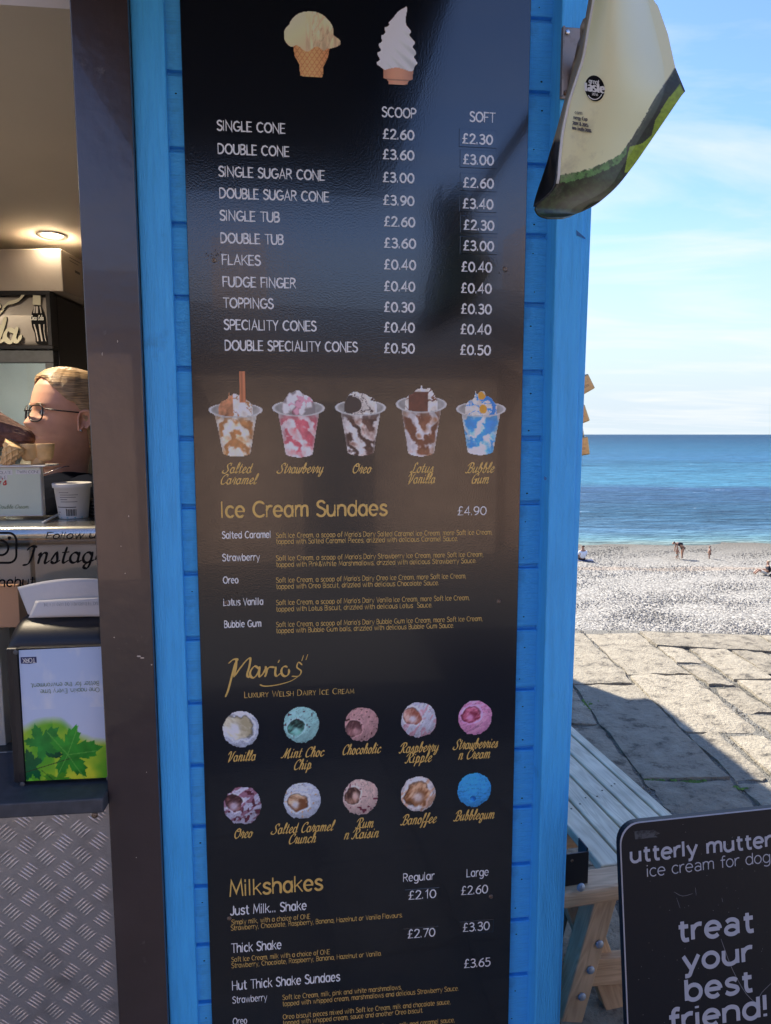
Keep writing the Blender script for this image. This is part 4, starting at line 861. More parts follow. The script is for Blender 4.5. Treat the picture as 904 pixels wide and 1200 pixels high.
def sundae(kind, seed):
    def fn(u, v):
        # cup: rim ellipse at v~.42, body narrowing to v=-.95
        yb = np.clip((v+.92)/1.32, 0, 1); hwid = .50+.30*yb**1.1 + .18*np.clip((v-.28)/.15, 0, 1)**2
        bot = -.80-.14*np.sqrt(np.clip(1-(u/.52)**2, 0, 1))
        body = (np.abs(u) < hwid) & (v < .42) & (v > bot)
        rim = (u/.98)**2 + ((v-.40)/.22)**2 < 1
        topn = fnoise(u, v*0, 3.0, seed+8, 2)
        tophw = .62; toph = .40 + .42*np.sqrt(np.clip(1-(u/tophw)**2, 0, 1))*(.75+.5*topn)
        if kind in ('lotus', 'gum', 'salt'): toph = np.maximum(toph, .95-np.abs(u+(.0 if kind=='lotus' else .22))*3.2*(1 if kind != 'salt' else 1.3))
        top = (v < toph) & (v > .22) & (np.abs(u) < tophw)
        n1 = fnoise(u*1.1+.5*v, v*1.5, 3.3, seed, 4); n2 = fnoise(u+v, v-u, 5, seed+1, 3); sw = .5+.5*np.sin(8*v+4*np.sin(3*u+seed)+6*n1)
        pal = dict(salt=((225,215,195),(170,115,65),(205,150,90)), straw=((222,205,205),(190,85,100),(225,150,150)), oreo=((220,212,205),(60,38,35),(130,90,75)), lotus=((205,200,200),(105,60,40),(160,110,75)), gum=((225,225,220),(0,140,215),(30,165,230)))[kind]
        c0, c1, c2 = [C(*p) for p in pal]; sh = (.72+.35*np.cos(u*1.5))*(.85+.3*n2)
        mid = np.exp(-((v+.15)/.42)**2); t = np.clip((sw-.45)*3 + 1.2*(fnoise(u*2, v*5, 4, seed+21, 4)-.5) + (mid-.6)*(1.8 if kind in ('straw','gum') else .5), 0, 1)
        col = mixa(np.broadcast_to(c0, (*u.shape,3)), np.broadcast_to(c1, (*u.shape,3)), t); col = mixa(col, np.broadcast_to(c2, (*u.shape,3)), (n1-.5)*3*(1-t*.5)); col = col*sh[..., None]
        # clear plastic above the fill
        glass = C(150,150,145)*(.75+.5*n2)[..., None]; col = mixa(col, glass, (np.clip((v-.05)/.25, 0, 1)*.75+.0)*(np.abs(u) > .0))
        ed = np.clip((np.abs(u)-hwid+.10)/.10, 0, 1)*(v < .42); col = mixa(col, np.broadcast_to(C(190,190,185), col.shape), ed*.55)
        rimr = np.sqrt((u/.98)**2+((v-.40)/.22)**2); rc = C(165,165,160)*(.7+.4*n2)[..., None]; col = mixa(col, rc, (rim & (v > .2))*.85)
        col = mixa(col, np.broadcast_to(C(215,215,212), col.shape), np.exp(-((rimr-.94)/.06)**2)*.85)
        tc_ = mixa(np.broadcast_to(C(232,224,212), col.shape)*(.78+.4*n2)[..., None], np.broadcast_to(c1, col.shape), (np.abs(n1-.5) < (.035 if kind != 'straw' else .02))*.9)
        if kind == 'straw':
            q_ = np.random.RandomState(3); bd = np.full(u.shape, 9.0); idn = np.zeros(u.shape)
            for k_ in range(26):
                bx, by, ro = q_.uniform(-.55,.55), q_.uniform(.30,.86), q_.uniform(0,1.5); du, dw = (u-bx)*math.cos(ro)+(v-by)*1.1*math.sin(ro), -(u-bx)*math.sin(ro)+(v-by)*1.1*math.cos(ro)
                d_ = np.maximum(np.abs(du), np.abs(dw)); idn = np.where(d_ < bd, k_, idn); bd = np.minimum(bd, d_)
            sh_ = np.where(bd < .125, 1.0-.35*np.clip((bd-.07)/.05,0,1), .55); tc_ = np.where((idn % 3 < 1)[..., None], C(232,160,176), C(240,230,228))*sh_[..., None]
        if kind == 'salt': tc_ = mixa(tc_, C(185,125,85)*(.6+.8*n2)[..., None], (u < -.1)*1.0)
        if kind == 'oreo':
            e = ((u+.32)/.42)**2+((v-.48)/.26)**2; tc_ = mixa(tc_, np.broadcast_to(C(52,44,42), col.shape), (e < 1)*1.); tc_ = mixa(tc_, np.broadcast_to(C(210,200,190), col.shape), (np.abs(e-.85) < .10)*(u > -.3)*1.)
        if kind == 'lotus':
            b = (np.abs(u+.12) < .36)&(np.abs(v-.46) < .25); tc_ = mixa(tc_, C(92,48,34)*(.8+.5*n2)[..., None], b*1.)
        if kind == 'gum':
            tc_ = mixa(tc_, np.broadcast_to(C(0,125,200), col.shape), ((np.abs(np.hypot(u-.18,v-.42)-.32) < .07)&(u > 0))*1.)
            for bx, by in ((.08,.40),(.02,.80)): tc_ = mixa(tc_, np.broadcast_to(C(215,155,40), col.shape), (np.hypot((u-bx),(v-by)*1.15) < .15)*1.)
        tt = top & ((rimr < .86) | (v > .42)); col = np.where(tt[..., None], tc_, col)
        mask = (body | rim | top).astype(float)
        if kind == 'gum': mask = np.maximum(mask, (np.hypot(u-.02, (v-.80)*1.15) < .15))
        if kind == 'salt':
            st = (np.abs(u-.24-.02*v) < .115) & (v > .45) & (v < 1.0); col = np.where((st & (v > .62))[..., None], C(205,125,80), col); mask = np.maximum(mask, st)
        return col, mask
    return fn
for kind, x0, y0, x1, y1, sd in (('salt',244,434,309,538,11),('straw',318.5,452,382,539,12),('oreo',392,452,453.5,537,13),('lotus',463,446,524.5,538,14),('gum',533.5,455,593.5,536,15)):
    def wrap(fn, kind=kind):
        if kind != 'salt': return fn
        def g(u, v):      # taller frame: squeeze the cup into the lower part
            v2 = (v+1)*1.26-1; c, m = fn(u, np.where(v2 > .999, 2, v2)); st = (np.abs(u-.26) < .11)&(v > .30)&(v < .98)
            return np.where(st[..., None], C(205,125,80)*(.9+.1*np.cos(u*40))[..., None], c), np.maximum(m*(v2 < .98), st)
        return g
    print_grid('printed_sundae', BP, (x0,y0,x1,y1), wrap(sundae(kind, sd)), 76, 96, M['photo_print'], MB, dimk=1.3)
def cone1(u, v):
    n = fnoise(u, v, 4, 21); cup = (np.abs(u) < np.where(v > -.25, .56-.10*(-.0), .40+.10*(v+1)))&(v < .0)&(v > -.97+.05*(u*2)**2)
    cup = (np.abs(u+.02) < np.interp(v, [-1,-.72,-.62,-.35,0], [.38,.42,.42,.58,.64]))&(v < 0)&(v > -.97+.12*u*u)
    ic = (((u+.02)/.78)**2+((v-.35)/.62)**2 < 1+.06*(n-.5)) | ((((u+.55)/.40)**2+((v-.22)/.36)**2) < 1) | ((((u-.55)/.45)**2+((v-.12)/.20)**2) < 1+.6*(n-.5))
    ic = ic & (v > -.14+.08*np.sin(u*9))
    w_ = np.maximum(np.abs(((u+v*.8)*6) % 1-.5), np.abs(((u-v*.8)*6) % 1-.5)) > .40
    cc = C(214,140,92)*np.where(w_, .80, 1.05)[..., None]*(.72+.4*np.cos((u+.1)*1.6))[..., None]
    st = fnoise(u*2.5+v*.2, v*.6, 4, 23); c2 = C(236,208,164)*(.80+.24*np.clip(.6*v-.35*u+.4, -.2, 1)+.38*(st-.5)*(u > -.2))[..., None]
    c2 = c2*(1-.16*np.exp(-((fnoise(u*3-v, v*.7, 2.2, 24)-.5)/.04)**2)*(u > 0))[..., None]
    return np.where(ic[..., None], c2, cc), (cup | ic).astype(float)
def cone2(u, v):
    n = fnoise(u, v, 4, 31)
    cup = (np.abs(u-.05) < np.interp(v, [-1,-.86,-.82,-.55], [.44,.50,.72,.74]))&(v < -.54)&(v > -.98+.1*u*u)
    cx = np.interp(v, [-.6,.2,.6,.86,.97], [.0,.0,.02,.25,.42]); hw = np.interp(v, [-.62,-.5,-.2,.1,.4,.7,.86,.93,.99], [.62,.92,.88,.80,.58,.30,.22,.14,.02])
    tier = .07*np.sin((v+u*.22)*26)*(v < .55); ic = (np.abs(u-cx) < hw+tier)&(v > -.60+.06*np.cos(u*3))
    band = .5+.5*np.sin((v+.45*u*(1-.4*v)-.1*u*u)*21+1)
    c2 = C(226,228,224)*(.88+.13*band+.10*np.clip(-u+cx, -.6, .6)+.10*v)[..., None]
    cc = C(196,140,108)*(.8+.25*np.cos(u*1.8))[..., None]*np.where(np.abs(v+.84) < .02, .8, 1)[..., None]
    return np.where(ic[..., None], c2, cc), (cup | ic).astype(float)
print_grid('printed_cone', BP, (331,12,400,92), cone1, 84, 96, M['photo_print'], MB)
print_grid('printed_cone', BP, (441,7,490,101), cone2, 64, 110, M['photo_print'], MB)

# ---------------------------------------------------------------- sheet sign on its wall bracket
bk = root('sign_bracket', 'rusty rectangular metal bracket plate screwed to the blue corner post', 'bracket', Matrix.Translation(K(.325,2.15,.05)) @ KM.to_3x3().to_4x4())
def kq(px, py, d): u, z = sz(px, py, d); return K(u, z, d)
ua, za = sz(659, 31, .05); ub, zb = sz(689, 117, .05)
kbox('plate', (ua, ub), (zb, za), (.0455, .050), M['bracket'], bk, .0015)
for e in ((ua, ua+.003), (ub-.003, ub)): kbox('flange', e, (zb+.002, za-.002), (.0502, .056), M['bracket'], bk)
for (x, y) in ((665.5,37.5),(663,108.5),(685,38)):
    u, z = sz(x, y, .051); vv, ff = lathe([(.0045,0),(.004,.0015),(.0015,.002)], lambda a,b,h: K(u+a, z+b, .0503+h), 12); mesh('screw', vv, ff, M['silver'] if y < 60 else M['screw'], bk, True)
a0 = kq(676, 62, .05); a1 = PX(690, 25, .80); arm = [a0, a0.lerp(a1, .5)+Vector((0,0,.01)), a1]
tube('arm', [kq(668,112,.052), kq(676,75,.06), kq(684,50,.085), PX(688,45,.98), PX(690,30,.80)], [.004,.007,.009,.009,.009], M['bracket'], bk)
# sheet: its left edge rolls back on itself
LX = [(-130,702),(-40,700),(0,695.8),(30,690),(67,684),(118,667),(155,659),(188,655.5),(205,654.5),(215,654),(229,645),(238,632),(243,625.5),(249,627),(252,632),(254.5,642)]
RXp = [(-130,745),(-60,758),(-20,764),(0,766),(7,771.5),(40,783),(79,791.7),(107,803.4),(112,799),(168,761),(190,746),(218.5,724),(232,709),(244,694),(250,680),(254.5,660)]
def ip(t, y):
    return float(np.interp(y, [a for a, _ in t], [b for _, b in t]))
def densify(t, y0=-999, w_=6):
    ys = np.arange(-130, 254.6, .5); xs = np.interp(ys, [a for a, _ in t], [b for _, b in t]); o = xs.copy()
    for i, yv in enumerate(ys):
        if yv > y0: k = int(min(w_*2, i, len(ys)-1-i, (yv-y0)*2)); o[i] = xs[i-k:i+k+1].mean()
    return list(zip(ys, o))
LX = densify(LX, -999, 7); RXp = densify(RXp[:8]) [:0] + densify(RXp, 112, 9)
WY = np.arange(-130, 254.6, .5); WS = np.array([max(20, ip(RXp, q)-ip(LX, q)) for q in WY])
WS = np.convolve(np.pad(WS, 90, mode='edge'), np.hanning(181)/np.hanning(181).sum(), 'valid')[:len(WY)]
def bladeD(x, y):
    c = (x-ip(LX, y))/float(np.interp(y, WY, WS)); c = max(0, min(1.15, c))
    return .77 - .045*math.sin(math.pi*min(1, c*1.1+.05))*math.sin(math.pi/2*min(1, max(.1, (256-y)/230))) + .05*c + .0001*(y-100)
def bladePt(x, y): return PX(x, y, bladeD(x, y))
SG = root('hanging_sheet_sign', 'curled cream plastic sign sheet printed with green hills hanging by the corner', 'sign', Matrix.Translation(PX(715,100,.75)))
yy = list(np.linspace(-130, 60, 40)) + list(np.linspace(61, 254.5, 210)); nc = 130
V = []; F = []; Cl = []; 
A1 = [(606,318),(570,234),(500,340),(450,430),(400,510),(375,540),(330,565),(270,590),(200,605),(160,612)]
A1 = [(600+a/2.974, b/2.974) for a, b in A1]
fld = [(600+a/2.974, b/2.974) for a, b in [(604,316),(588,292),(540,350),(500,420),(488,470),(455,500),(410,512),(400,560),(393,600),(412,600),(470,520),(540,430)]]
def inpoly(x, y, P):
    c = False; j = len(P)-1
    for i in range(len(P)):
        if (P[i][1] > y) != (P[j][1] > y) and x < (P[j][0]-P[i][0])*(y-P[i][1])/(P[j][1]-P[i][1]+1e-9)+P[i][0]: c = not c
        j = i
    return c
hx = [p[0] for p in A1][::-1]; hy = [p[1] for p in A1][::-1]
G0 = rng.rand(400, 300)
def bil(x, y):
    xi, yi = int(math.floor(x)), int(math.floor(y)); fx, fy = x-xi, y-yi; g = lambda a, b: G0[b % 400, a % 300]
    return (g(xi,yi)*(1-fx)+g(xi+1,yi)*fx)*(1-fy)+(g(xi,yi+1)*(1-fx)+g(xi+1,yi+1)*fx)*fy
def nz2(x, y): return .4*bil(x*.9, y*.9)+.6*bil(x*.3+9, y*.35+50)
for y in yy:
    l, r = ip(LX, y), ip(RXp, y)
    for i in range(nc+1):
        x = l+(r-l)*i/nc; V.append(bladePt(x, y)); nn = nz2(x, y); yl = float(np.interp(x, hx, hy)) + (3*(nn-.5) if x < 760 else 0)
        c = (226/255, 226/255, 182/255)
        if y > yl:
            g = .15+1.5*nn; dk = (26,36,22) if x > 730 else (34,52,30)
            c = tuple(q/255*g for q in dk)
            if y < yl+9 and x < 735 and x > 657: c = tuple(q/255*(.75+.5*nn) for q in (84,128,72)) if nn > .4 else (.22,.33,.2)
            if inpoly(x, y, fld): c = tuple(q/255*(.8+.35*nn) for q in (140,168,44))
            if x > 735 and y < yl+6: c = tuple(q/255*g for q in (60,62,44))
        Cl.append((*lin(c), 1))
for j in range(len(yy)-1):
    for i in range(nc): q = j*(nc+1)+i; F.append((q, q+nc+1, q+nc+2, q+1))
o = mesh('sheet', V, F, M['blade'], SG, True)
at = o.data.color_attributes.new('col', 'FLOAT_COLOR', 'POINT'); at.data.foreach_set('color', np.array(Cl, dtype=np.float32).ravel())
m_ = o.modifiers.new('s', 'SOLIDIFY'); m_.thickness = .0022; m_.offset = -1
# rolled-back strip on the left
BX = [(-130,699),(0,692),(47,683.5),(80,674),(124,662),(150,655),(171,648.7),(200,639),(225,630),(240,625.6),(243,625.4)]
V = []; F = []; Cl = []
ys2 = list(np.linspace(-130, 242.5, 70))
for y in ys2:
    l, r = ip(LX, y), ip(BX, y)
    for i in range(9):
        t = i/8; x = l+(r-l)*t; V.append(PX(x, y, bladeD(l, y)+.001+.045*math.sin(t*1.5)*(min(1, (243-y)/60)+.08)))
        nn = nz2(x*1.7, y); yl = 172+30*t
        c = (150/255,140/255,116/255) if y < 168+ (x-648)*-.3 else tuple(q/255*(.3+.8*nn) for q in (30,28,24))
        Cl.append((*lin(c), 1))
for j in range(len(ys2)-1):
    for i in range(8): q = j*9+i; F.append((q, q+1, q+10, q+9))
o = mesh('rolled_edge', V, F, M['blade'], SG, True)
at = o.data.color_attributes.new('col', 'FLOAT_COLOR', 'POINT'); at.data.foreach_set('color', np.array(Cl, dtype=np.float32).ravel())
m_ = o.modifiers.new('s', 'SOLIDIFY'); m_.thickness = .002; m_.offset = 1
tube('edge_rim', [PX(ip(LX, y)+.5, y, bladeD(ip(LX, y), y)-.001) for y in np.linspace(-130, 215, 40)], .0015, M['ink_white'], SG)
class Curved:                                    # print placed on the sheet through its own shape
    def uv(s, x, y): return x, -y
    def at(s, u, v, n=0):
        p = bladePt(u, -v); return p + (EYE-p).normalized()*(.0012+n)
CV = Curved()
def ell(cx, cy, rx, ry, n, lift, m, name):
    vv = [CV.at(cx, -cy, lift)]; ff = []
    for ring in (.5, 1):
        for k in range(n): a = 2*math.pi*k/n; vv.append(CV.at(cx+rx*ring*math.cos(a)+ring*1.2*math.sin(a), -(cy+ry*ring*math.sin(a)), lift))
    for k in range(n): ff.append((0, 1+(k+1)%n, 1+k)); ff.append((1+k, 1+(k+1)%n, 1+n+(k+1)%n, 1+n+k))
    mesh(name, vv, ff, m, SG)
ell(697.2, 103.5, 11.6, 15.2, 28, .0002, M['ink'], 'award_badge')
def rot_put(x0, y0, dx, dy, hx_, hy_):           # affine lettering in sheet coordinates
    return lambda a, b, z: CV.at(x0+dx*a+hx_*b, -(y0+dy*a-hy_*b), z)
text(None, 'taste', 0,0,0,0, M['ink_white'], SG, w=1.25, put=(1, 1, rot_put(685.6,106,23.2,3.0,0,10.0)), table={**G, **SANS}, rnd=False, lift=.0005)
text(None, 'great', 0,0,0,0, M['ink_white'], SG, w=.8, put=(1, 1, rot_put(690.5,97.5,12,2.0,0,5.6)), lift=.0005)
text(None, '2016', 0,0,0,0, M['ink_white'], SG, w=.8, put=(1, 1, rot_put(694,111.5,7,1.0,0,3)), lift=.0005)
arc = [(697.2+9.6*math.cos(a), 104+12.6*math.sin(a)) for a in np.linspace(.55, 2.5, 9)]
V_, F_ = [], []; ribbon(arc, .5, False, None, V_, F_, .0005, lambda a, b, z: CV.at(a, -b, z)); mesh('lettering', V_, F_, M['ink_white'], SG)
for s_, x0, y0, x1, dy in (('com', 674,133.5,682.5,.12),('nergy Cup', 672.5,139.5,688.5,.14),('2014 & 2015.', 671.5,146,690,.16),('ion Truth 2016.', 671,151.5,693.5,.18)):
    text(None, s_, 0,0,0,0, M['ink_grey'], SG, w=.75, put=(1, 1, rot_put(x0, y0, x1-x0, (x1-x0)*dy, 0, 4.2)), lift=.0003)

# ---------------------------------------------------------------- padlocks hanging on the hut's side
def padlock(x, y, depth, wd, ht, rotd, label):
    c = PX(x, y, depth); r = root('padlock', label, 'padlock', Matrix.Translation(c) @ KM.to_3x3().to_4x4() @ Matrix.Rotation(R(rotd), 4, 'Y'), 'brass padlocks on the corner of the kiosk')
    Mx = W[r.name]; f_ = lambda a, b, d: Mx @ Vector((a, b, d))
    o = fixn(mesh('lock_body', boxv(f_, (-wd/2,wd/2), (-.009,.009), (-ht/2,ht/2)), BF, M['brass'], r)); bevel(o, .0022, 2)
    for k in (-1, 1): fixn(mesh('engraving', boxv(f_, (-wd*.26,wd*.26), (-.0094,-.0092), (-ht*.12+k*.0012-.0004,-ht*.12+k*.0012+.0004)), BF, M['ink_grey'], r))
    pts = [f_(-wd*.30,0,ht/2-.002), f_(-wd*.30,0,ht/2+.014)] + [f_(wd*.30*math.cos(a),0,ht/2+.014+wd*.30*math.sin(a)) for a in np.linspace(2.7,.45,6)] + [f_(wd*.30,0,ht/2+.014), f_(wd*.30,0,ht/2-.002)]
    tube('shackle', pts, .0028, M['silver'], r)
padlock(682, 452, 1.36, .038, .032, -29, 'topmost of three brass padlocks, tilted, beside the blue corner')
padlock(676.5, 487.5, 1.36, .038, .034, -21, 'middle of three brass padlocks beside the blue corner')
padlock(678.5, 523.5, 1.36, .036, .036, -9, 'lowest brass padlock, hanging straight against the sea')
hb = root('hasp_rail', 'thin steel hasp rail fixed along the side of the kiosk', 'rail', Matrix.Translation(K(.345,1.7,-.08)))
tube('bar', [K(.352,1.50,-.085), K(.352,1.86,-.085)], .004, M['silver'], hb)
for z in (1.50,1.86): tube('fixing', [K(.34,z,-.085), K(.354,z,-.085)], .007, M['screw'], hb)

# ---------------------------------------------------------------- things at the hatch
# napkin dispenser
ND = -.012
DP = WP(ND)
nr = root('napkin_dispenser', 'black plastic napkin dispenser with green leaf picture on the serving shelf', 'napkin dispenser', Matrix.Translation(K(-.60,zs1,-.07)) @ KM.to_3x3().to_4x4())
xl, _ = sz(6, 800, ND); _, zt = sz(60, 722, -.06); _, zfb = sz(60, 760, ND)
s0_, s1_ = sz(9.5, 850, ND)[0], -.4915
z0_ = zs1 + .001
# body profile, rounded hood
prof = [(ND-.012, z0_+.004), (ND-.012, zfb-.002)] + [(ND-.012-.085*(1-math.cos(a)), zfb-.002+(zt-zfb)*math.sin(a)) for a in np.linspace(.15, 1.57, 9)] + [(-.125, zt-.004), (-.125, z0_+.004)]
vv = []; ff = []; n = len(prof)
side = [(s0_+.010, .965), (s0_+.003, .99), (s0_, 1.0)]
cols_ = [(s0_+.012, .93), (s0_+.004, .975), (s0_, 1.0)][::-1]
xs_ = [(s0_+.0, -.016), (s0_+.004, -.007), (s0_+.012, -.001), (s0_+.02, 0), (s1_-.02, 0), (s1_-.008, -.002), (s1_, -.010)]
for s_, dz in xs_:
    for d_, z_ in prof: vv.append(K(s_, z_ + (dz if z_ > zfb-.01 else 0), d_))
for i in range(len(xs_)-1):
    for j in range(n): ff.append((i*n+j, i*n+(j+1)%n, (i+1)*n+(j+1)%n, (i+1)*n+j))
ff.append(tuple(range(n))[::-1]); ff.append(tuple((len(xs_)-1)*n+j for j in range(n)))
o = fixn(mesh('body', vv, ff, M['black_plastic'], nr, True)); m_ = o.modifiers.new('e', 'EDGE_SPLIT'); m_.split_angle = R(40)
# raised front frame of four bars
fl, ft = DP.uv(21, 760); _, fb = DP.uv(30, 917); cr_, _ = DP.uv(127, 800)
def fr(name, a, b, m='black_plastic', d=(ND-.0118, ND)): return kbox(name, a, b, d, M[m], nr, .002, 2)
cl = sz(26.5, 840, ND)[0]; crr = sz(125.0, 840, ND)[0]; _, ctop = sz(75, 760, ND); _, cbot = sz(80, 913, ND)
fr('frame_side', (s0_+.004, cl-.002), (z0_+.006, zfb+.002)); fr('frame_side', (crr+.001, s1_-.001), (z0_+.006, zfb+.002))
fr('frame_bar', (cl-.0018, crr+.0008), (z0_+.006, cbot-.002)); fr('frame_bar', (cl-.0018, crr+.0008), (ctop+.002, zfb+.002))
kbox('feet', (s0_+.01, s1_-.005), (zs1, z0_+.0055), (-.12, ND-.02), M['black_plastic'], nr)
kbox('smoked_window', (cl-.0115, cl-.0025), (cbot, ctop), (ND-.001, ND+.0004), M['smoke'], nr)
for (x, y) in ((18.8,764.5),(26.5,919),(127.5,912)):
    u, z = sz(x, y, ND); vv, ff = lathe([(.0045,0),(.004,.0008),(.001,.001)], lambda a,b,h: K(u+a, z+b, ND+.0003+h), 14); mesh('screw', vv, ff, M['ink_grey'], nr, True)
PD = ND - .002
PP = WP(PD)
leaf = []
def leafpoly(cx, cy, r, rot, lobes=5):
    P = []
    for k in range(lobes):
        a = rot + (k-(lobes-1)/2)*R(62); Lb_ = r*(1 - .16*abs(k-(lobes-1)/2))
        for t, q in ((-29,.42),(-25,.62),(-20,.60),(-16,.80),(-9,.76),(0,1.0),(8,.78),(15,.82),(19,.60),(26,.64),(29,.42)): P.append((cx+Lb_*q*math.cos(a+R(t)), cy+Lb_*q*math.sin(a+R(t))))
    P.append((cx-r*.12*math.cos(rot), cy-r*.12*math.sin(rot))); return P
# leaf centres in card coordinates (u right, v up, -1..1, aspect corrected)
leaves = [(leafpoly(.02,-.60,.88,R(8)), (60,160,50)), (leafpoly(-.62,-.46,.62,R(40)), (44,136,52)), (leafpoly(-.82,-.78,.55,R(170)), (24,96,52)), (leafpoly(-.42,-.66,.42,R(62),3), (18,86,48)), (leafpoly(-.25,-.98,.55,R(-75)), (96,180,48)), (leafpoly(-.8,-1.08,.45,R(-110)), (110,190,56))]
def poster(u, v):
    U = u; Vv = v; n = fnoise(u, v*1.5, 2.0, 51, 3); n2 = fnoise(u, v*1.5, 9, 52, 3)
    sky_ = mixa(np.broadcast_to(C(205,216,236), (*u.shape,3)), np.broadcast_to(C(186,206,236), (*u.shape,3)), (v+.2)*.8+.3*n); cl_ = fnoise(u, v, 2.6, 55, 4); sky_ = mixa(sky_, np.broadcast_to(C(226,230,238), u.shape+(3,)), (cl_-.5)*3*(v > .1))
    g = mixa(np.broadcast_to(C(214,226,60), u.shape+(3,)), np.broadcast_to(C(96,176,46), u.shape+(3,)), n*1.6-.35+.25*(u < -.3)); hy_ = -.10-.32*(u+.1)*(u > -.1)-.06*np.sin(u*4)+.10*(n-.5)-.0; t = np.clip((hy_-v)*7+.2, 0, 1); col = mixa(sky_, g, t)
    asp = 1.55
    for P, c in leaves[::-1]:
        Pv = np.array([(a, b) for a, b in P]); ins = np.zeros(u.shape, bool); j = len(P)-1
        x, y = u, (v*asp); 
        Q = [(a, b*asp if False else (b*asp)) for a, b in P]
        cxm = sum(a for a, _ in P)/len(P); cym = sum(b for _, b in P)/len(P)
        Q = [(a, cym*asp+(b-cym)) for a, b in P]
        for i in range(len(Q)):
            xi, yi = Q[i]; xj, yj = Q[j]
            cnd = ((yi > y) != (yj > y)) & (x < (xj-xi)*(y-yi)/(yj-yi+1e-9)+xi); ins ^= cnd; j = i
        sh = .72+.5*n+.25*(n2-.5)
        col = np.where(ins[..., None], C(*c)*sh[..., None], col)
    st = np.abs(v-(-.86+.17*(u+1))) < .006; col = np.where((st & (u < .1))[..., None], C(60,50,40), col)
    st = (np.abs((v+.84)+.62*(u+.62)) < .008)&(u > -.62)&(u < -.25); col = np.where(st[..., None], C(40,90,40), col)
    for k in range(5):
        a = R(5+62*(k-2)); dx, dy = math.cos(a), math.sin(a)/1.55; t_ = ((u-.02)*dx+(v+.62)*dy*1.55*1.55)/(dx*dx+dy*dy*2.4); dist = np.hypot(u-.02-dx*t_, (v+.62-dy*t_)*1.55); col = mixa(col, np.broadcast_to(C(120,190,80), col.shape), ((dist < .010)&(t_ > 0)&(t_ < .75))*.7)
    return col, np.ones_like(u)
def quadgrid(name, corners, d, fn, nx, ny, m, parent):   # printed card given by its four photo corners tl,tr,br,bl
    pl = WP(d); q = [pl.uv(*c) for c in corners]; uu, vv = np.meshgrid(np.linspace(-1,1,nx+1), np.linspace(-1,1,ny+1)); rgb, _ = fn(uu, vv); V = []; F = []
    for j in range(ny+1):
        for i in range(nx+1):
            a, b = i/nx, j/ny; s_ = (q[3][0]*(1-a)+q[2][0]*a)*(1-b)+(q[0][0]*(1-a)+q[1][0]*a)*b; z_ = (q[3][1]*(1-a)+q[2][1]*a)*(1-b)+(q[0][1]*(1-a)+q[1][1]*a)*b; V.append(pl.at(s_, z_, 0))
    for j in range(ny):
        for i in range(nx): k = j*(nx+1)+i; F.append((k, k+1, k+nx+2, k+nx+1))
    o = mesh(name, V, F, m, parent); cc = np.clip(rgb.reshape(-1,3), 0, 1); cc = np.where(cc <= .04045, cc/12.92, ((cc+.055)/1.055)**2.4)
    at = o.data.color_attributes.new('col', 'FLOAT_COLOR', 'POINT'); at.data.foreach_set('color', np.concatenate([cc, np.ones((len(cc),1))], 1).astype(np.float32).ravel()); return o
quadgrid('picture_card', [(22,762),(121.5,757.5),(128.5,911),(31,915.5)], PD, poster, 130, 200, M['poster'], nr)
def TN(s, x0, y0, x1, cap, m, **kw): return text(PP, s, x0, y0, x1, cap, M[m], nr, flip=True, lift=.0005, **kw)
TN('One napkin. Every time.', 116.5, 805.5, 46, 5.2, 'ink_green', w=.75, fine=True); TN('Better for the environment.', 116, 798, 35.5, 5.2, 'ink_green', w=.75, fine=True)
u0, v0 = PP.uv(24.8, 777.5); u1, v1 = PP.uv(43, 769.5)
vv = [PP.at(u0,v0,.0003), PP.at((u0+u1)/2,v0-.0012,.0003), PP.at(u1,v0+.0005,.0003), PP.at(u1,v1,.0003), PP.at(u0,v1,.0003)]; mesh('logo', vv, [(0,1,2,3,4)], M['logo_blue'], nr)
TN('TORK', 41.5, 771, 26.5, 5.2, 'ink_white', w=1.1, rnd=False)
# napkins standing out of the slot
def sheet(name, fn, nu, nv, m, parent, th=.0006):
    V = [fn(i/nu, j/nv) for j in range(nv+1) for i in range(nu+1)]; F = [(j*(nu+1)+i, j*(nu+1)+i+1, (j+1)*(nu+1)+i+1, (j+1)*(nu+1)+i) for j in range(nv) for i in range(nu)]
    o = mesh(name, V, F, m, parent, True); s_ = o.modifiers.new('s', 'SOLIDIFY'); s_.thickness = th; return o
npk = root('paper_napkin', 'folded white paper napkins sticking up out of the dispenser', 'napkin', Matrix.Translation(kq(75,720,-.07)))
def quadsheet(c, dd, bulge=0):
    q = [sz(*p, d_) for p, d_ in zip(c, dd)]
    def fn(a, b):
        s_ = (q[3][0]*(1-a)+q[2][0]*a)*(1-b)+(q[0][0]*(1-a)+q[1][0]*a)*b; z_ = (q[3][1]*(1-a)+q[2][1]*a)*(1-b)+(q[0][1]*(1-a)+q[1][1]*a)*b
        d_ = (dd[3]*(1-a)+dd[2]*a)*(1-b)+(dd[0]*(1-a)+dd[1]*a)*b
        return K(s_, z_ + bulge*math.sin(math.pi*a)*b, d_ + .006*math.sin(math.pi*a)*math.sin(2.2*b))
    return fn
sheet('rear_fold', quadsheet([(20.5,688),(126,679),(127,724),(33,720)], (-.095,-.095,-.078,-.078), .009), 18, 8, M['paper'], npk)
sheet('front_fold', quadsheet([(42,704),(127,700),(127,722),(33.5,724)], (-.074,-.074,-.066,-.066), .002), 14, 6, M['paper'], npk)
NP_ = WP(-.066); text(NP_, 'REDUCE THE ENVIRONMENT, ONE NAPKIN AT A TIME', 119.5, 704.5, 52, 3.6, M['ink_grey'], npk, flip=True, lift=.004, w=.5)

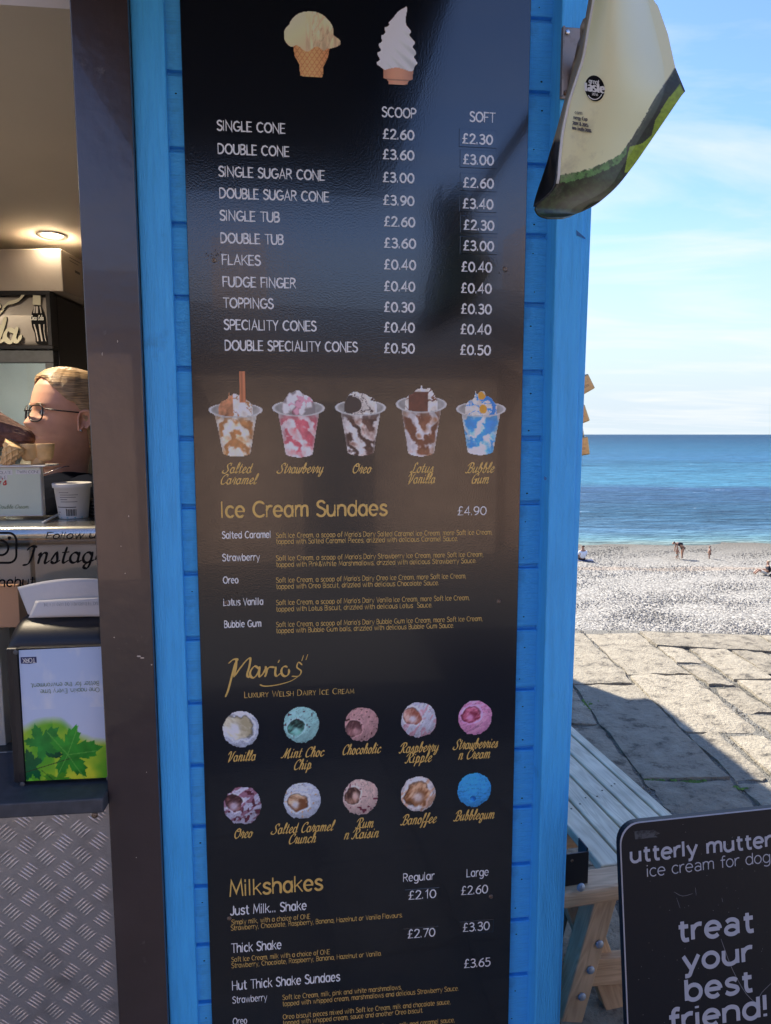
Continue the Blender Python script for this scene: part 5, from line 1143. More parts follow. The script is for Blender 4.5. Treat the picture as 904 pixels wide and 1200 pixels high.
# counter glass with the black sticker lettering
GD = -.150
GP = WP(GD)
_, gz1 = sz(60, 616, GD)
gp = root('counter_glass', 'clear glass counter screen with black handwritten style lettering', 'glass screen', Matrix.Translation(K(-1.2,zs1,GD)) @ KM.to_3x3().to_4x4())
kbox('pane', (-1.96,-.492), (zs1+.0005, gz1), (GD-.004, GD), M['glass'], gp)
gt = dict(lift=.0004)
text(GP, 'Follow us', 54, 631.5, 120, 7.6, M['ink'], gp, w=1.05, slant=.25, fine=True, **gt)
text(GP, 'Instagram', 31, 660.5, 158, 20, M['ink'], gp, w=1.05, slant=.25, nib=R(35), table=SCRIPT, fine=True, **gt)
text(GP, '@thehut', -22, 688, 41, 11, M['ink'], gp, w=1.2, slant=.15, fine=True, **gt)
def rrect(x0, y0, x1, y1, r, n=6):
    P = []
    for cx, cy, a0 in ((x1-r,y0+r,-90),(x1-r,y1-r,0),(x0+r,y1-r,90),(x0+r,y0+r,180)):
        for k in range(n+1): a = R(a0+90*k/n); P.append((cx+r*math.cos(a), cy+r*math.sin(a)))
    return P
V_, F_ = [], []
def gput(a, b, z): u, v = GP.uv(a, b); return GP.at(u, v, z)
P = rrect(-17, 624.5, 19.5, 659.5, 9); P.append(P[0]); ribbon(P, 1.3, False, None, V_, F_, .0004, gput)
P = [(1.5+8.6*math.cos(R(a)), 642+8.6*math.sin(R(a))) for a in range(0, 361, 15)]; ribbon(P, 1.3, False, None, V_, F_, .0004, gput)
P = [(11.5+1.1*math.cos(R(a)), 630.5+1.1*math.sin(R(a))) for a in range(0, 361, 40)]; ribbon(P, 1.1, False, None, V_, F_, .0004, gput)
mesh('camera_emblem', V_, F_, M['ink'], gp)

# steel counter top with rounded nose
RD = -.225
_, zr_lo = sz(60, 637.5, RD); _, zr_hi = sz(60, 617.5, RD+.0)
r_ = (zr_hi-zr_lo)/2
cb = root('ice_cream_cabinet', 'stainless steel ice cream counter with rounded front edge behind glass', 'counter', Matrix.Translation(K(-1.2,.07,RD-.2)) @ KM.to_3x3().to_4x4())
BK = RD-.27
pr = [(BK, zr_hi)] + [(RD-r_+r_*math.sin(a)*1.0, zr_lo+r_+r_*math.cos(a)) for a in np.linspace(0, math.pi, 12)] + [(BK, zr_lo)]
vv = [K(s_, z_, d_) for s_ in (-2.2,-.40) for d_, z_ in pr]; n = len(pr); ff = [(i,(i+1)%n,n+(i+1)%n,n+i) for i in range(n)]+[tuple(range(n))[::-1], tuple(range(n,2*n))]
o = fixn(mesh('steel_top', vv, ff, M['steel'], cb, True)); m_ = o.modifiers.new('e', 'EDGE_SPLIT'); m_.split_angle = R(40)
kbox('cabinet_body', (-2.2,-.40), (.071, zr_lo-.001), (BK, RD-.10), M['dark'], cb)
kbox('timber_fascia', (-2.2,-.60), (zr_lo-.045, zr_lo-.0015), (RD-.099, RD-.085), M['timber'], cb)
# cardboard boxes behind the glass
def cardbox(x0, y0, x1, y1, d, dep, m, label, cat='box', name='cardboard_box'):
    a, zt_ = sz(x0, y0, d); b, zb_ = sz(x1, y1, d); r = root(name, label, cat, Matrix.Translation(K((a+b)/2, zb_, d-dep/2)))
    kbox('carton', (a,b), (zb_,zt_), (d-dep,d), M[m], r, .0015); kbox('flap', (a+.001,b-.001), (zt_+.0003, zt_+.0015), (d-dep+.001, d-.0005), M[m], r); return r
sb_ = root('inner_shelf', 'low timber shelf inside the hatch behind the napkin dispenser', 'shelf', Matrix.Translation(K(-1.2,zs1,-.17)))
kbox('board', (-1.96,-.492), (zs1-.03, zs1-.001), (-.33,-.2005), M['timber'], sb_)
cardbox(-60, 646, 38, 700, RD+.005, .10, 'card', 'light torn cardboard box behind the glass left')
cardbox(39.5, 641, 116, 700, RD+.0, .09, 'card_grey', 'grey brown cardboard box behind the word on the glass')
cardbox(-90, 689, 24, 735, -.175, .05, 'peach', 'peach coloured carton below the lettering on the glass')
cardbox(-60, 742, 8.2, 890, -.185, .05, 'white_box', 'pale blue white carton at the left beside the dispenser')

# green sign box with cones on top
SD = -.36
SP = WP(SD)
sbx = cardbox(-90, 548, 50.5, 604.5, SD, .018, 'white_box', 'pale green flavour sign box with cone price stickers', 'sign box', 'sign_box')
M['green_card'] = mat('pale_green_card', (.60,.66,.52), .7, var=(8,.04))
a, zt_ = sz(-88, 549.5, SD+.001); b, zb_ = sz(49.5, 603, SD+.001); kbox('front_card', (a,b), (zb_,zt_), (SD+.0002,SD+.001), M['green_card'], sbx)
SP2 = WP(SD+.0012)
def stick(x0, y0, x1, y1): a, z1_ = sz(x0, y0, SD+.0015); b, z0__ = sz(x1, y1, SD+.0015); kbox('label_sticker', (a,b), (z0__,z1_), (SD+.0011,SD+.0015), M['ink_white'], sbx)
stick(18.5, 550.5, 48, 555.5); stick(-14, 550.5, 15, 556.5); stick(-14, 557, 9, 562)
SP3 = WP(SD+.0016)
text(SP3, 'TWIN CONE', 20, 554.6, 46.5, 3.2, M['ink_grey'], sbx, w=.7, lift=.0002); text(SP3, 'CHOCOLATE', -13, 555.4, 13.5, 3.2, M['ink_grey'], sbx, w=.7, lift=.0002); text(SP3, 'DOUBLE', -12, 561.2, 8, 3.2, M['ink_grey'], sbx, w=.7, lift=.0002)
text(SP3, "Mario's", -30, 568.5, 7.5, 8, M['ink_red'], sbx, w=1.0, slant=.3, lift=.0002, table=SCRIPT); text(SP3, 'with fresh Double Cream', -30, 596.5, 33.5, 4.5, M['ink_green'], sbx, w=.6, slant=.3, lift=.0002, table=SCRIPT)
tr = root('cone_tray', 'thin clear plastic tray under the display cones', 'tray', Matrix.Translation(K(-.8,1.5,SD-.08)))
_, zty = sz(40, 546.5, SD+.005); 
for s_ in (-1.3, -.83): kbox('foot', (s_,s_+.01), (zr_hi,zty-.0012), (SD-.07,SD-.06), M['white_box'], tr)
kbox('base', (sz(-80,546,SD)[0], sz(54.5,546,SD)[0]), (zty-.001, zty+.002), (SD-.075, SD+.008), M['white_box'], tr, .0008)
# twin wafer cone: two joined cups on one foot
tw = root('twin_wafer_cone', 'twin wafer cone of two joined cups on the tray', 'cone', Matrix.Translation(PX(45,545,1.13-SD)))
cD = 1.135-SD+.02
c1 = PX(36.5, 545, cD); c2 = PX(53.5, 545, cD+.006); zb_ = zty+.0022
pxm = cD/795.0
for c, rr, nm in ((c1, 11.6*pxm, 'cup'), (c2, 10.6*pxm, 'cup')):
    H_ = 24*pxm; vv, ff = lathe([(rr*.50,.18*H_),(rr*.72,.28*H_),(rr*.86,.42*H_),(rr*.93,.70*H_),(rr,.72*H_),(rr*1.03,.98*H_),(rr*1.0,H_),(rr*.93,H_),(rr*.84,.6*H_),(rr*.6,.4*H_)], lambda x,y,h: Vector((c.x+x, c.y+y, zb_+h)), 28); mesh(nm, vv, ff, M['wafer'], tw, True)
cm = c1.lerp(c2,.5); vv, ff = lathe([(.0125,0),(.0115,.012),(.0105,.016)], lambda x,y,h: Vector((cm.x+x*1.2, cm.y+y, zb_+h)), 20); mesh('foot', vv, ff, M['wafer'], tw, True)
def coneobj(name, label, p0, p1, r0, r1, m, group=None, op=False):
    r = root(name, label, 'cone', Matrix.Translation(p0)); ax = (p1-p0); L_ = ax.length; ax.normalize(); u = ax.cross(Vector((0,1,0))).normalized(); vq = ax.cross(u); V = []; F = []; NS, NK = 90, 126
    for i in range(NS+1):
        t = i/NS; rad = r0+(r1-r0)*t
        if t > .88 and not op: rad *= math.sqrt(max(0, 1-((t-.88)/.125)**2))
        for k in range(NK):
            a = 2*math.pi*k/NK; g = (.0026 if op else .0011)*(max(0, math.sin(a*9+t*12))**3 + max(0, math.sin(a*9-t*12))**3) + (.0002*random.random() if m == 'choc' else 0)
            V.append(p0+ax*L_*t+(u*math.cos(a)+vq*math.sin(a))*(rad+g))
    for i in range(NS):
        for k in range(NK): F.append((i*NK+k, i*NK+(k+1)%NK, (i+1)*NK+(k+1)%NK, (i+1)*NK+k))
    F.append(tuple(range(NK))); F.append(tuple(NS*NK+k for k in range(NK)))
    mesh('shell', V, F, M[m], r, True); return r
dC = 1.13-SD+.03
coneobj('chocolate_cone', 'large chocolate coated waffle cone lying on its side on the tray', PX(-34,494,dC), PX(40,517,dC+.0), .052, .016, 'choc')
coneobj('waffle_cone', 'small plain waffle cone piece below the chocolate cone', PX(6,545,dC-.03), PX(19,521,dC-.035), .008, .021, 'wafer', op=True)
# tub
tb = root('ice_cream_tub', 'small white lidded ice cream tub with barcode on the counter', 'tub', Matrix.Translation(K(-.68,zr_hi,-.36)))
tD = None
def solve_depth(px, py, z):
    d = ray(px, py); return (z-1.6)/d.z*d.y
tD = 1.505
cT = PX(86.5, 600, tD); 
zb_ = zr_hi+.0006; pm_ = tD/795.0; _h = 41*pm_; c = cT
M['tub'] = mat('tub_card', (.66,.64,.60), .5, var=(10,.03))
vv, ff = lathe([(15.5*pm_,0),(16*pm_,.002),(19.6*pm_,_h*.86),(21.2*pm_,_h*.87),(21.6*pm_,_h*.98),(20.8*pm_,_h),(20*pm_,_h*.985),(1*pm_,_h*.985)], lambda x,y,h: Vector((c.x+x, c.y+y, zb_+h)), 40); mesh('pot', vv, ff, M['tub'], tb, True)
def tubp(a, h, l=.0005): rr = (15.8+3.7*h/.86)*pm_+l; return Vector((c.x+rr*math.sin(a), c.y-rr*math.cos(a), zb_+h*_h))
def tubrect(a0, a1, h0, h1, m, name='print'):
    V = []; F = []; n = 6
    for i in range(n+1): aa = a0+(a1-a0)*i/n; V += [tubp(aa,h0), tubp(aa,h1)]
    for i in range(n): F.append((2*i,2*i+2,2*i+3,2*i+1))
    mesh(name, V, F, M[m], tb)
M['teal'] = mat('teal_ink', (.12,.38,.42), .5)
tubrect(-1.5,1.5,.02,.05,'teal'); tubrect(-.75,.6,.325,.345,'ink'); tubrect(-.05,.0,.09,.30,'ink')
for k in range(11): tubrect(.02+k*.055,.02+k*.055+(.034 if k % 3 else .018),.09,.28,'ink','barcode')
for k, (a_, b_) in enumerate([(-.4,.2),(-.35,.72),(-.38,.6),(-.36,.1),(-.36,.68)]): tubrect(a_,b_,.74-k*.065,.755-k*.065,'ink_grey')
tubrect(-.8,-.6,.12,.14,'ink_grey'); tubrect(-.8,-.5,.18,.2,'ink_grey')
# two lolly sticks and a pile of lids beside
stx = root('wooden_sticks', 'two pale wooden sticks lying on the counter between sign box and tub', 'sticks', Matrix.Translation(Vector((cT.x-.06, cT.y, zr_hi))))
for a, b in (((50,604),(68,597.5)),((50.5,604.8),(69,603))):
    p = PX(*a, 1.40); q = PX(*b, 1.50); p.z = zr_hi+.003; q.z = zr_hi+.008; tube('stick', [p, q], .0022, M['ink_white'], stx)
ld = root('stacked_lids', 'short stack of black lids behind the white tub', 'lids', Matrix.Translation(K(-.62,zr_hi,-.45)))
cc_ = PX(112, 600, 1.56)
for k in range(5):
    vv, ff = lathe([(.026,0),(.027,.002),(.027,.006),(.024,.007)], lambda x,y,h: Vector((cc_.x+x, cc_.y+y, zr_hi+.001+k*.0078+h)), 24); mesh('lid', vv, ff, M['black_plastic'] if k % 2 else M['smoke'], ld, True)

# ---------------------------------------------------------------- fridge, carton on top
FD = 2.5
FR = root('drinks_fridge', 'tall black drinks fridge with grey illuminated style header and glass door', 'fridge', Matrix.Translation(Vector((-1.4, FD+.3, .07))))
xr = PX(66, 400, FD).x; xl_ = xr-.62; ztop = PX(30, 344.5, FD).z; zhb = PX(30, 407, FD).z
def fbox(name, x, y, z, m, par=FR, bev=0): return wbox(name, x, y, z, M[m], par, bev)
fbox('cabinet_side', (xr-.03, xr), (FD+.02, FD+.60), (.08, ztop), 'fridge', bev=.003)
fbox('cabinet_side', (xl_, xl_+.03), (FD+.02, FD+.60), (.08, ztop), 'fridge', bev=.003)
fbox('cabinet_back', (xl_+.031, xr-.031), (FD+.57, FD+.60), (.08, ztop-.031), 'white_box')
fbox('cabinet_top', (xl_+.0305, xr-.0305), (FD+.0, FD+.60), (ztop-.03, ztop), 'fridge')
fbox('cabinet_base', (xl_+.031, xr-.031), (FD+.02, FD+.57), (.08, .16), 'fridge')
# curved header
V = []; F = []; ns = 10; xh0, xh1 = xl_+.01, xr-.014
for k in range(ns+1):
    t = k/ns; z_ = (zhb+.006)*(1-t)+(ztop-.010)*t; y_ = FD-.002-.022*math.sin(math.pi*t*.9+.15)
    V += [Vector((xh0, y_, z_)), Vector((xh1, y_, z_))]
for k in range(ns): F.append((2*k, 2*k+1, 2*k+3, 2*k+2))
o = mesh('header_panel', V, F, M['fridge_grey'], FR, True); s_ = o.modifiers.new('s', 'SOLIDIFY'); s_.thickness = .004; s_.offset = -1
fbox('header_rim', (xl_, xr), (FD-.03, FD+.0195), (ztop-.009, ztop+.006), 'fridge', bev=.002); fbox('header_rim', (xl_, xr), (FD-.03, FD+.0195), (zhb-.010, zhb+.004), 'fridge', bev=.002)
fbox('header_end', (xr-.013, xr), (FD-.032, FD+.019), (zhb+.0045, ztop-.0095), 'fridge')
HP = Plane(Vector((0, FD-.0275, 0)), (1,0,0), (0,0,1))
def hl(s, x0, y0, x1, cap, m, **kw): return text(HP, s, x0, y0, x1, cap, M[m], FR, **kw)
def logo(off, m, w_, lf):
    V_, F_ = [], []
    u_, v_ = HP.uv(-60+off, 362+off*.6); k_ = (HP.uv(25, 372)[0]-HP.uv(-60, 372)[0])/85.0
    # two lines of flowing script; only their ends show at the picture's edge
    def Pt(a, b, z): return HP.at(u_+a*k_, v_+b*k_, lf+z)
    n_ = 0
    for st in ['c 30 8 20 14 8 8 6 -4 16 -8 28 -2','c 40 2 34 6 34 -4 42 -4 44 4 40 6','c 60 2 54 6 52 -4 58 -6 64 -1','c 64 1 70 6 77 8 84 11 89 17',
               'c 30 -22 22 -16 10 -22 8 -34 18 -38 30 -32','c 42 -26 36 -24 36 -34 44 -34 46 -26 42 -24','c 56 -36 62 -22 66 -10','c 60 -20 56 -36 62 -36','c 76 -26 68 -24 64 -33 71 -38 77 -28','c 79 -22 75 -34 79 -37 83 -31']:
        v__ = list(map(float, st.split()[1:])); ribbon(catmull(list(zip(v__[::2], v__[1::2])), 5), w_, True, R(40), V_, F_, .00008*n_, Pt); n_ += 1
    mesh('header_lettering', V_, F_, M[m], FR)
logo(1.0, 'ink', 3.0, .0006); logo(0, 'cream', 2.7, .0012)
# bottle picture: outline, cap, label band
def hpoly(pts, m, lf, name='bottle_print'):
    vv = [HP.at(*HP.uv(x, y), lf) for x, y in pts]; mesh(name, vv, [tuple(range(len(vv)))[::-1]], M[m], FR)
bx = lambda y: float(np.interp(y, [346,357,359,364,372,382,392,401,403.5], [4.6,4.6,3.8,6.5,8.6,8.6,6.0,7.3,5.5]))
cx_ = lambda y: 43.6+(y-346)*.065+max(0,(y-382))*.12
L_ = [(cx_(y)-bx(y), y) for y in (358,361,366,372,378,384,390,396,401,403.5)]; R_ = [(cx_(y)+bx(y), y) for y in (403.5,401,396,390,384,378,372,366,361,358)]
hpoly(L_+R_, 'ink', .001)
hpoly([(39,346),(48,346.5),(48,357.5),(38.6,357)], 'cream', .0012)
for dx, w__ in ((-4.6,1.6),(-1.2,2.6),(3.6,1.3)):
    P = [(cx_(y)+dx*bx(y)/7, y) for y in (362,367)] ; hpoly([(P[0][0]-w__/2,359),(P[0][0]+w__/2,359),(P[1][0]+w__/2,367),(P[1][0]-w__/2,367)], 'fridge_grey', .0016)
for dx, w__ in ((-4.4,2.2),(.6,2.6),(5.0,1.2)):
    hpoly([(cx_(y)+dx*bx(y)/7-w__/2*(.7), y) for y in (380,388,396,400)]+[(cx_(y)+dx*bx(y)/7+w__/2*(.7), y) for y in (400,396,388,380)], 'fridge_grey', .0016)
text(HP, 'Coca Cola', 36.5, 375.2, 51.5, 5.4, M['ink_white'], FR, w=1.1, slant=.2, lift=.002, table=SCRIPT)
# door
zd1 = zhb-.012; xg0, xg1 = xl_+.04, PX(57.5, 450, FD).x; zg1 = PX(30, 425.5, FD).z
fbox('door_frame', (xl_, xr-.004), (FD-.02, FD+.019), (zg1, zd1), 'shelf', bev=.003); fbox('door_frame', (xg1, xr-.004), (FD-.02, FD+.019), (.12, zg1-.0005), 'shelf', bev=.003)
fbox('door_frame', (xl_, xg0), (FD-.02, FD+.019), (.12, zg1-.0005), 'shelf', bev=.003); fbox('door_frame', (xg0+.0005, xg1-.0005), (FD-.02, FD+.019), (.12,.18), 'shelf', bev=.003)
fbox('door_glass', (xg0+.0005, xg1-.0005), (FD-.004, FD+.002), (.1805, zg1-.001), 'glass')
for z_ in (.45,.75,1.05,1.35,1.62): fbox('wire_shelf', (xl_+.032, xr-.032), (FD+.05, FD+.56), (z_, z_+.008), 'ink_white')
fbox('inner_liner', (xr-.036, xr-.031), (FD+.05, FD+.56), (.17, ztop-.04), 'white_box')
fl_ = fbox('light_strip', (xl_+.05, xr-.05), (FD+.03, FD+.045), (zg1+.01, zg1+.02), 'white_box'); fl_.data.materials.clear(); fl_.data.materials.append(mat('fridge_light', (1,1,1), .5, emit=((.92,1,.95), 9)))
for k, (x_, hh, mm) in enumerate(((-.52,.17,'white_box'),(-.43,.17,'card'),(-.33,.14,'white_box'),(-.22,.19,'card'),(-.12,.12,'white_box'))):
    for z_ in (1.358, 1.058, .758): vv, ff = lathe([(.03,0),(.033,.004),(.033,hh*.7),(.015,hh*.86),(.015,hh)], lambda a,b,h: Vector((xr+x_+a, FD+.16+b+.03*(k%2), z_+.0005+h)), 14); tb_ = mesh('fridge_bottle', vv, ff, M[mm], None, True); tag(tb_, '%s bottle, %s in the row on the %s wire shelf of the fridge' % ('pale' if mm == 'white_box' else 'brown', ['leftmost','second','middle','fourth','rightmost'][k], {1.358:'upper',1.058:'middle',.758:'lower'}[z_]), 'bottle', 'bottles in the drinks fridge')
cx1 = PX(75, 320, FD).x; czt = PX(30, 292.5, FD).z
bxr = root('large_carton', 'long pale cardboard carton lying on top of the black fridge', 'carton', Matrix.Translation(Vector((-1.3, FD+.3, ztop+.007))))
M['carton'] = mat('pale_carton', (.48,.42,.36), .8, var=(4,.08), bump=(50,.0006))
wbox('carton', (cx1-.95, cx1), (FD-.01, FD+.36), (ztop+.007, czt), M['carton'], bxr, .003)
for (y0_, y1_, zz0, zz1) in ((FD+.05,FD+.14,.90,.915),(FD+.05,FD+.12,.82,.835),(FD+.09,FD+.13,.60,.66),(FD+.15,FD+.18,.5,.53),(FD+.18,FD+.2,.62,.66)):
    zA = ztop+.007+(czt-ztop-.007)*zz0; zB = ztop+.007+(czt-ztop-.007)*zz1; wbox('print', (cx1+.0003, cx1+.0008), (y0_, y1_), (zA, zB), M['ink_grey'], bxr)
b2 = root('small_carton', 'smaller carton behind the long one on the fridge', 'carton', Matrix.Translation(Vector((-1.25, FD+.5, ztop+.007))))
wbox('carton', (cx1-.4, cx1+.012), (FD+.365, FD+.55), (ztop+.007, czt-.02), M['carton'], b2, .003)

# ---------------------------------------------------------------- the woman behind the counter
HD = 1.735
yaw = R(46)
fw = Vector((-math.cos(yaw), -math.sin(yaw), 0)); lt = Vector((math.sin(yaw), -math.cos(yaw), 0)); up = Vector((0,0,1))
hc = PX(79, 491.5, HD)                              # between the ears
tl = R(-8); fw2 = (fw*math.cos(tl) - up*math.sin(tl)).normalized(); up2 = (up*math.cos(tl) + fw*math.sin(tl)).normalized()
HS = 1.0
def Hd(f, l, u): return hc + (fw2*f + lt*l + up2*(u-.112))*HS
wm = root('person', 'woman with tied back blonde hair, glasses and navy t-shirt behind the counter', 'person', Matrix.Translation(Vector((hc.x, hc.y, .07))))
tab = np.array([  # u, front, back, half width
 (.234,.004,.006,.004),(.231,.030,.035,.028),(.222,.058,.062,.050),(.205,.079,.084,.066),(.185,.091,.097,.074),(.165,.096,.104,.077),(.148,.098,.106,.0775),(.138,.0995,.106,.077),(.130,.096,.105,.0765),(.120,.092,.103,.076),(.110,.0925,.099,.0745),(.100,.0935,.094,.0725),(.090,.094,.088,.070),(.080,.094,.082,.068),(.073,.0935,.078,.0665),(.066,.094,.074,.065),(.060,.0915,.072,.063),(.053,.0945,.070,.061),(.045,.090,.068,.058),(.036,.086,.066,.0545),(.025,.089,.064,.050),(.013,.089,.062,.046),(.003,.080,.061,.044),(-.006,.062,.061,.045),(-.016,.046,.061,.046),(-.016,.042,.061,.048),(-.042,.043,.063,.053),(-.055,.046,.067,.064),(-.070,.052,.074,.088),(-.085,.062,.080,.120),(-.10,.072,.085,.150),(-.12,.085,.09,.165)])
def col(u, i): return float(np.interp(u, tab[::-1,0], tab[::-1,i]))*((.86 if u > -.01 else 1) if i == 1 else 1)
us = list(np.linspace(.234,.215,6)) + list(np.linspace(.21,-.01,90)) + list(np.linspace(-.014,-.12,30))
NA = 72; V = []; F = []
def gs(x, m, s_): return math.exp(-((x-m)/s_)**2)
for u in us:
    f, b, wdt = col(u,1), col(u,2), col(u,3)
    for k in range(NA):
        a = 2*math.pi*k/NA; ca, sa = math.cos(a), math.sin(a); p = .90
        x = math.copysign(abs(ca)**p, ca)*(f if ca > 0 else b); y = math.copysign(abs(sa)**p, sa)*wdt
        aa = abs(a if a < math.pi else a-2*math.pi)
        if ca > 0 and u > 0:
            nose = 0
            if .074 < u < .135: t = (.135-u)/.061; nose = .029*(t**1.25)*(1 if u > .088 else max(0,(u-.074)/.014)**.7)*gs(aa, 0, .13+.10*t)
            sock = -.010*(gs(aa, .36, .17)*gs(u, .118, .012)); eyeb = .006*gs(aa, .36, .10)*gs(u, .117, .007)
            cheek = .004*gs(aa,.62,.25)*gs(u,.085,.02); lip = .005*gs(aa,0,.24)*(gs(u,.066,.005)+gs(u,.053,.005)) - .003*gs(aa,0,.28)*gs(u,.0595,.002)
            d = nose+sock+eyeb+cheek+lip; x += d*ca; y += d*sa
        V.append(Hd(x, y, u))
for j in range(len(us)-1):
    for k in range(NA): F.append((j*NA+k, j*NA+(k+1)%NA, (j+1)*NA+(k+1)%NA, (j+1)*NA+k))
F.append(tuple(range(NA))); F.append(tuple((len(us)-1)*NA+k for k in range(NA)))
hd_ = fixn(mesh('body', V, F, M['skin'], wm, True))
# lips, eyes, brow
def ringpt(a, u, o=.0006):
    f, b, wdt = col(u,1), col(u,2), col(u,3); ca, sa = math.cos(a), math.sin(a); x = abs(ca)**.9*f; y = math.copysign(abs(sa)**.9, sa)*wdt
    d = .005*gs(abs(a),0,.24)*(gs(u,.066,.005)+gs(u,.053,.005)) - .010*gs(abs(a),.36,.17)*gs(u,.118,.012)+.006*gs(abs(a),.36,.10)*gs(u,.117,.007)+o; return Hd(x+d*ca, y+d*sa, u)
V = []; F = []
for i in range(13):
    a = -.27+.54*i/12; h_ = (1-(abs(a)/.30)**2)**.7
    for u_ in (.0595+.0075*h_, .0595+.004*h_, .0595, .0595-.0045*h_, .0595-.0085*h_): V.append(ringpt(a, u_, .0007))
for i in range(12):
    for j in range(4): q = i*5+j; F.append((q, q+1, q+6, q+5))
mesh('lips', V, F, M['skin_pink'], wm, True)
for sg in (1, -1):
    e = ringpt(.36*sg, .117, -.008); vv, ff = lathe([(.0005,-.0115),(.006,-.0098),(.010,-.005),(.0115,0),(.010,.005),(.006,.0098),(.0005,.0115)], lambda x,y,h: e+fw2*x+lt*y+up2*h, 16); mesh('eye', vv, ff, M['ink_white'], wm, True)
    e2 = e+fw2*.0105*math.cos(.1); vv, ff = lathe([(.0048,0),(.003,.001),(.0004,.0012)], lambda x,y,h: e2+lt*x+up2*y+fw2*(h), 12); mesh('iris', vv, ff, M['hair_dark'], wm, True)
    tube('eyebrow', [ringpt(sg*t, .134+.004*math.sin((t-.15)/.45*3.1), .001) for t in np.linspace(.16,.60,7)], [.001,.002,.0024,.0024,.002,.0016,.0008], M['hair'], wm, seg=6)
    tube('eyelid', [ringpt(sg*t, .1165+.006*math.sin((t-.2)/.32*3.1), .0005) for t in np.linspace(.20,.52,7)], .0014, M['skin'], wm, seg=6)
# ear with stud
for sg in (1, -1):
    def Sh(f, l, u): return hc + (fw2*f + lt*l + up2*(u+.062-.112))*HS
    def Ep(x, z, o): return Hd(-.004+x*.88, sg*(.0735+o), .106+z*.88)
    out = [(.012,.010),(.008,.026),(-.004,.034),(-.018,.030),(-.024,.014),(-.020,-.004),(-.011,-.018),(-.002,-.016),(.006,-.027),(.009,-.016)]
    pts = catmull(out+[out[0]], 3)
    V = []; F = []; n = len(pts)-1; cx2, cz2 = -.006, .002
    prof_ = [(0,.002),(.25,.001),(.5,.0025),(.68,.0065),(.8,.0105),(.92,.0115),(1.0,.009),(1.03,.004),(.98,-.004)]
    for t_, o_ in prof_:
        for x, z in pts[:-1]: V.append(Ep(cx2+(x-cx2)*t_, cz2+(z-cz2)*t_, o_*(1.0 if x < .004 else .55) + (.010 if x < -.008 else .004)*t_))
    for q in range(len(prof_)-1):
        for i in range(n): F.append((q*n+i, q*n+(i+1)%n, (q+1)*n+(i+1)%n, (q+1)*n+i))
    mesh('ear', V, F, M['skin'], wm, True)
    e = Ep(.003,-.026,.013); vv, ff = lathe([(.0004,-.003),(.0024,-.0015),(.003,0),(.0024,.0015),(.0004,.003)], lambda x,y,h: e+Vector((x,y,h)), 10); mesh('ear_stud', vv, ff, M['silver'], wm, True)
# hair: swept back cap with a low knot
V = []; F = []; NU, NB = 46, 72
def hairline(a):                                # lowest covered height at angle a from the face
    aa = abs(a if a < math.pi else a-2*math.pi)
    return float(np.interp(aa, [0,.45,.9,1.25,1.45,1.62,1.85,2.2,3.15], [.204,.196,.172,.150,.146,.120,.075,.035,.030]))
for k in range(NB):
    a = 2*math.pi*k/NB; lo = hairline(a)
    for j in range(NU+1):
        t = j/NU; u = .2385 + (lo-.2385)*t**1.25; f, b, wdt = col(min(u,.2335),1), col(min(u,.2335),2), col(min(u,.2335),3); ca, sa = math.cos(a), math.sin(a)
        o = .0055*min(1, (1-t)*6+.15) + .0012*math.sin(a*46+u*30) + .0008*math.sin(a*83)
        if ca < 0: o += .006*(-ca)
        x = math.copysign(abs(ca)**.9, ca)*((f if ca > 0 else b)+o); y = math.copysign(abs(sa)**.9, sa)*(wdt+o); V.append(Hd(x, y, u+.003))
for k in range(NB):
    for j in range(NU): q, p = k*(NU+1)+j, ((k+1)%NB)*(NU+1)+j; F.append((q, p, p+1, q+1))
hm = M['hair']; o = mesh('hair', V, F, hm, wm, True); s_ = o.modifiers.new('s','SOLIDIFY'); s_.thickness = .004; s_.offset = -1
V = []; F = []
for i in range(13):
    th = math.pi*i/12
    for k in range(24):
        a = 2*math.pi*k/24; rr = (.036+.002*math.sin(k*2.6+th*5)); V.append(Hd(-.118+rr*math.sin(th)*math.cos(a), rr*1.1*math.sin(th)*math.sin(a), .085+rr*1.2*math.cos(th)))
for i in range(12):
    for k in range(24): F.append((i*24+k, i*24+(k+1)%24, (i+1)*24+(k+1)%24, (i+1)*24+k))
mesh('hair_knot', V, F, M['hair_dark'], wm, True)
# glasses
gm = M['fridge']
for sg in (1, -1):
    cen = ringpt(.36*sg, .115, .010); w2 = (lt*sg*math.cos(.28) - fw2*math.sin(.28)).normalized()
    rim = []
    for t in np.linspace(0, 2*math.pi, 29)[:-1]:
        c_, s2 = math.cos(t), math.sin(t); x = .0255*math.copysign(abs(c_)**.75, c_); z = .0195*math.copysign(abs(s2)**.8, s2)+(.0022 if (c_ > .4 and s2 > 0) else 0); rim.append(cen+w2*(x+.001)+up2*(z-.002)+fw2*.006)
    tube('glasses_rim', rim, .0017, gm, wm, seg=6, closed=True)
    mesh('lens', rim, [tuple(range(28))], M['glass'], wm)
    hinge = cen+w2*.027+up2*.010+fw2*.005; tube('glasses_arm', [hinge, Hd(.05, sg*.080, .124), Hd(-.012, sg*.079, .128), Hd(-.030, sg*.077, .118)], .0017, gm, wm, seg=6)
tube('glasses_bridge', [ringpt(-.14,.118,.020), ringpt(0,.122,.016)+fw2*.004, ringpt(.14,.118,.020)], .0015, gm, wm, seg=6)
